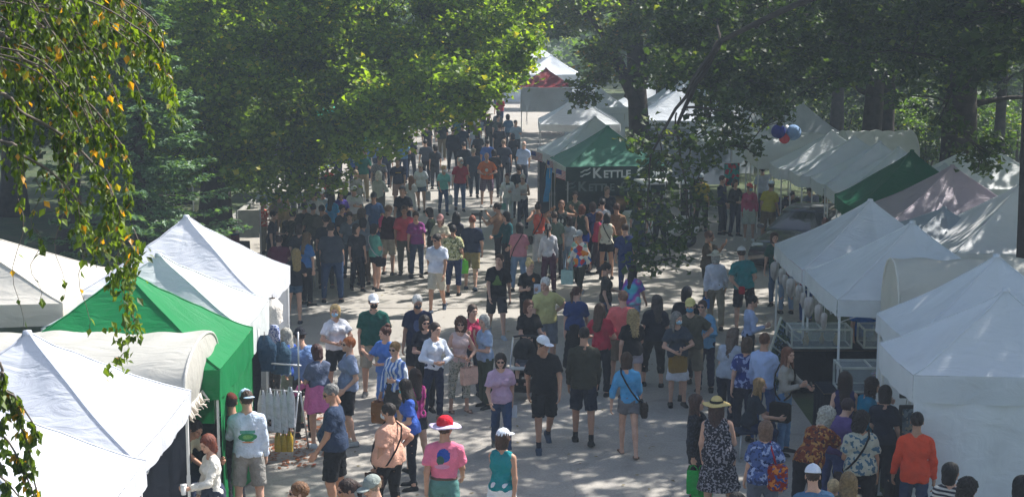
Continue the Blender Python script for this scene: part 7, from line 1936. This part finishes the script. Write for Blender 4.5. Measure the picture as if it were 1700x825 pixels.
# ------------------------------------------------------------------ vehicles
def loft(prof_fn, n_along, secs, mi=0):
    """closed ribbed body: prof_fn(t) -> list of (y,z) for station t, x along"""
    b = MB(); S = [prof_fn(k / (n_along - 1)) for k in range(n_along)]
    m = len(S[0][1]); V = []; F = []
    for x, pts in S: V += [(x, y, z) for y, z in pts]
    for i in range(n_along - 1):
        for k in range(m): F.append((i * m + k, (i + 1) * m + k, (i + 1) * m + (k + 1) % m, i * m + (k + 1) % m))
    F.append(tuple(range(m))); F.append(tuple((n_along - 1) * m + k for k in range(m - 1, -1, -1)))
    b.add(V, F, mi, True); return b
def car(x, y, rz):
    root = empty('parked_car', (x, y, 0), R(rz)); tag(root, 'dark blue-black parked car beneath the pleated white canopies', 'car')
    paint = mat('car_paint', (.012, .017, .03), .18, var=.05, spec=.6); paint.node_tree.nodes['Principled BSDF'].inputs['Coat Weight'].default_value = .8
    hz = [(-2.25, .62, .5, .86), (-2.15, .78, .6, .86), (-1.6, .9, .78, .9), (-.95, .98, .86, .92), (-.3, .99, .87, .92), (.9, 1.0, .88, .92), (1.6, 1.0, .86, .9), (2.1, .96, .78, .88), (2.25, .8, .6, .84)]
    def sec(t):
        k = t * (len(hz) - 1); i = min(len(hz) - 2, int(k)); u = k - i
        a_ = [hz[i][j] + (hz[i + 1][j] - hz[i][j]) * u for j in range(4)]
        x_, top, sh_, hw = a_
        P_ = []
        for j in range(25):
            th = math.pi * j / 24
            cy_, sy_ = math.cos(th), math.sin(th)
            P_.append((math.copysign(abs(cy_) ** .35, cy_) * hw, .28 + (top - .28) * sy_ ** .45))
        P_ += [(-hw * .9, .2), (hw * .9, .2)]
        return x_, P_
    loft(sec, 41, 0).build('body', paint, root)
    cab = [(-1.15, .95, .8), (-.7, 1.2, .72), (-.25, 1.42, .66), (.4, 1.48, .64), (1.1, 1.44, .64), (1.7, 1.2, .7), (2.0, 1.0, .78)]
    def sec2(t):
        k = t * (len(cab) - 1); i = min(len(cab) - 2, int(k)); u = k - i
        x_, top, hw = [cab[i][j] + (cab[i + 1][j] - cab[i][j]) * u for j in range(3)]
        P_ = []
        for j in range(17):
            th = math.pi * j / 16; cy_, sy_ = math.cos(th), math.sin(th)
            P_.append((math.copysign(abs(cy_) ** .5, cy_) * (hw + (.84 - hw) * (1 - sy_) * .6), .9 + (top - .9) * sy_ ** .6))
        return x_, P_
    loft(sec2, 25, 0).build('window', mat('car_glass', (.02, .025, .03), .08, spec=.8), root)
    cab = [(-.35, 1.39, .62), (-.2, 1.455, .62), (.4, 1.505, .61), (1.1, 1.47, .61), (1.3, 1.40, .62)]
    def sec3(t):
        k = t * (len(cab) - 1); i = min(len(cab) - 2, int(k)); u = k - i
        x_, top, hw = [cab[i][j] + (cab[i + 1][j] - cab[i][j]) * u for j in range(3)]
        return x_, [(hw, top - .06), (hw * .8, top), (-hw * .8, top), (-hw, top - .06), (-hw * .8, top - .09), (hw * .8, top - .09)]
    loft(sec3, 12, 0).build('roof', paint, root)
    for sy in (-1, 1):
        b = MB(); b.box((-2.13, sy * .62, .66), (.16, .36, .14), bev=.04); b.build('headlight', mat('headlight_glass', (.6, .65, .68), .1), root)
        b = MB(); b.box((-.95, sy * .98, 1.0), (.12, .18, .12), bev=.03); b.build('mirror', paint, root)
        for x_ in (-1.4, 1.4):
            b = MB(); b.lathe([(.33, -.1), (.33, .1), (.22, .11), (.22, -.11), (.33, -.1)], c=(x_, sy * .84, .33), n=24, ax=Euler((R(90), 0, 0)).to_matrix()); w_ = b.build('wheel', BLACKP, root)
            b = MB(); b.lathe([(.21, -.09), (.2, .09), (0, .1)] if sy < 0 else [(.21, .09), (.2, -.09), (0, -.1)], c=(x_, sy * .84, .33), n=24, ax=Euler((R(90), 0, 0)).to_matrix()); b.build('rim', STEEL, w_)
    b = MB(); b.box((-2.2, 0, .5), (.08, .9, .16), bev=.02); b.build('grille', BLACKP, root)
car(8.0, 42.9, 62)
def cart(x, y, rz):
    root = empty('utility_cart', (x, y, 0), R(rz)); tag(root, 'small white utility cart with black wheels behind the hanging branch', 'utility cart')
    b = MB(); b.box((0, 0, .55), (2.1, 1.1, .45), bev=.1); b.build('body', WHITE, root)
    b = MB(); b.box((-.7, 0, .85), (.6, 1.0, .25), bev=.08); b.build('hood', WHITE, root)
    b = MB(); b.box((.1, 0, .85), (.5, .9, .14), bev=.05); b.build('seat', cloth_mat('#2a2c30'), root)
    b = MB(); b.box((.1, 0, 1.85), (1.5, 1.1, .06), bev=.025); b.build('roof', WHITE, root)
    for x_ in (-.55, .75):
        for sy in (-1, 1): b = MB(); b.tube([(x_, sy * .48, .8), (x_ * .95, sy * .48, 1.83)], .02, 6); b.build('post', STEEL, root)
    for x_ in (-.7, .7):
        for sy in (-1, 1):
            b = MB(); b.lathe([(.24, -.08), (.24, .08), (.1, .09), (.1, -.09), (.24, -.08)], c=(x_, sy * .52, .24), n=18, ax=Euler((R(90), 0, 0)).to_matrix()); w_ = b.build('wheel', BLACKP, root)
            b = MB(); b.lathe([(.1, -.095 * sy), (.0, .095 * sy)], c=(x_, sy * .52, .24), n=18, ax=Euler((R(90), 0, 0)).to_matrix()); b.build('rim', STEEL, w_)
cart(4.25, 45.6, 10)
# stall interior behind the far right branch, small colourful cloth
st_ = empty('hanging_cloth', W(1215, 290, Y=49.5), R(10)); tag(st_, 'turquoise and red patterned cloth hanging by the far right stalls', 'cloth')
b = MB(); b.grid(lambda u, v: (-.25 + .5 * u, .03 * math.sin(u * 15), .35 - .7 * v), 12, 6); b.build('cloth', cloth_mat('#1c8a80', ('patch', '#b03040', '#1c8a80', '#20606a')), st_); b = MB(); b.tube([(-.3, 0, .36), (.3, 0, .36)], .012, 6); b.build('rod', STEEL, st_)
# stocked tables under the canopies
_pal = (('red', '#9a2a30'), ('cream', '#cfc8b4'), ('blue', '#2c4a86'), ('green', '#2f6a48'), ('brown', '#6a4a2c'), ('black', '#1a1b20'), ('yellow', '#c0a030'), ('purple', '#5a3a78'))
def stock(tlabel, short, x, y, w, h, cloth, rz, n):
    table('stall_table', tlabel, x, y, w, .75, h, cloth, rz)
    ca, sa = math.cos(R(rz)), math.sin(R(rz))
    for k in range(n):
        lx = -w / 2 + .12 + (w - .24) * k / max(1, n - 1); ly = rnd.uniform(-.14, .14); c_ = _pal[(k * 3 + int(abs(x) * 7)) % 8]
        o_ = empty('goods_box' if k % 3 else 'jar', (x + lx * ca - ly * sa, y + lx * sa + ly * ca, h + .02), R(rz + rnd.uniform(-15, 15)))
        if k % 3:
            hh_ = rnd.uniform(.1, .26); b = MB(); b.box((0, 0, hh_ / 2), (.2, .17, hh_), bev=.01); b.build('box', cloth_mat(c_[1]), o_); b = MB(); b.box((0, 0, hh_ + .012), (.21, .18, .02), bev=.005); b.build('lid', cloth_mat(_pal[(k * 5 + 2) % 8][1]), o_)
        else:
            b = MB(); b.lathe([(.0, 0), (.07, 0), (.08, .04), (.08, .16), (.05, .2), (.05, .22)], n=14); b.build('vessel', cloth_mat(c_[1]), o_); b = MB(); b.lathe([(.055, .22), (.055, .25), (0, .252)], n=14); b.build('lid', STEEL, o_)
        tag(o_, '%s %s on the %s, %s along it' % (c_[0], 'box' if k % 3 else 'lidded jar', short, ('first', 'second', 'third', 'fourth', 'fifth', 'sixth', 'seventh', 'eighth')[k]), 'box' if k % 3 else 'jar', 'goods on the stall tables')
stock('white covered table under the nearest pleated roof', 'table under the nearest pleated roof', 8.9, 41.0, 1.7, .78, '#b8b8b4', 92, 7)
stock('dark red covered table under the third pleated roof', 'dark red table', 8.9, 44.9, 1.7, .78, '#4a1820', 92, 6)
stock('grey covered table beneath the arched tent', 'grey table beneath the arched tent', 8.6, 48.6, 1.8, .78, '#6a6e74', 4, 6)
stock('black covered table at the front of the second white left canopy', 'black table by the clothes rack', -4.25, 23.0, 1.2, .75, '#14161c', 86, 5)
stock('navy covered table at the edge of the arched cream tent', 'navy table by the cream tent', -4.5, 20.4, 1.5, .75, '#182036', 88, 6)
stock('dark covered table in front of the lower right canopy', 'dark table by the lower right canopy', 5.75, 21.9, 1.5, .76, '#141a28', 90, 7)
stock('brown covered table under the white canopy behind the kettle corn booth', 'brown table behind the booth', 2.5, 61.0, 2.2, .8, '#3a2a20', 2, 7)
# framed pictures on the inner wall of the lower right canopies
for k, (y_, z_, h_) in enumerate(((21.75, 1.75, .5), (21.75, 1.1, .6), (22.35, 1.5, .5))):
    o_ = empty('framed_picture', (5.62 + .45 * (k == 2), y_, z_)); tag(o_, ('upper black framed picture on the wall of the right stall', 'lower black framed picture on the wall of the right stall', 'black framed picture deepest in the right stall')[k], 'picture', 'framed pictures in the right stall')
    b = MB(); b.box((0, 0, 0), (.4, .03, h_), bev=.008); b.build('frame', BLACKP, o_); b = MB(); b.box((0, -.018, 0), (.3, .006, h_ - .1)); b.build('print', cloth_mat('#7c8890', ('camo', '#4a5a66', '#a8a090')), o_)
    b = MB(); b.tube([(-.1, .01, h_ / 2), (0, .015, 2.1 - z_), (.1, .01, h_ / 2)], .004, 5); b.build('cord', BLACKP, o_)
HZ = haze(.0014)
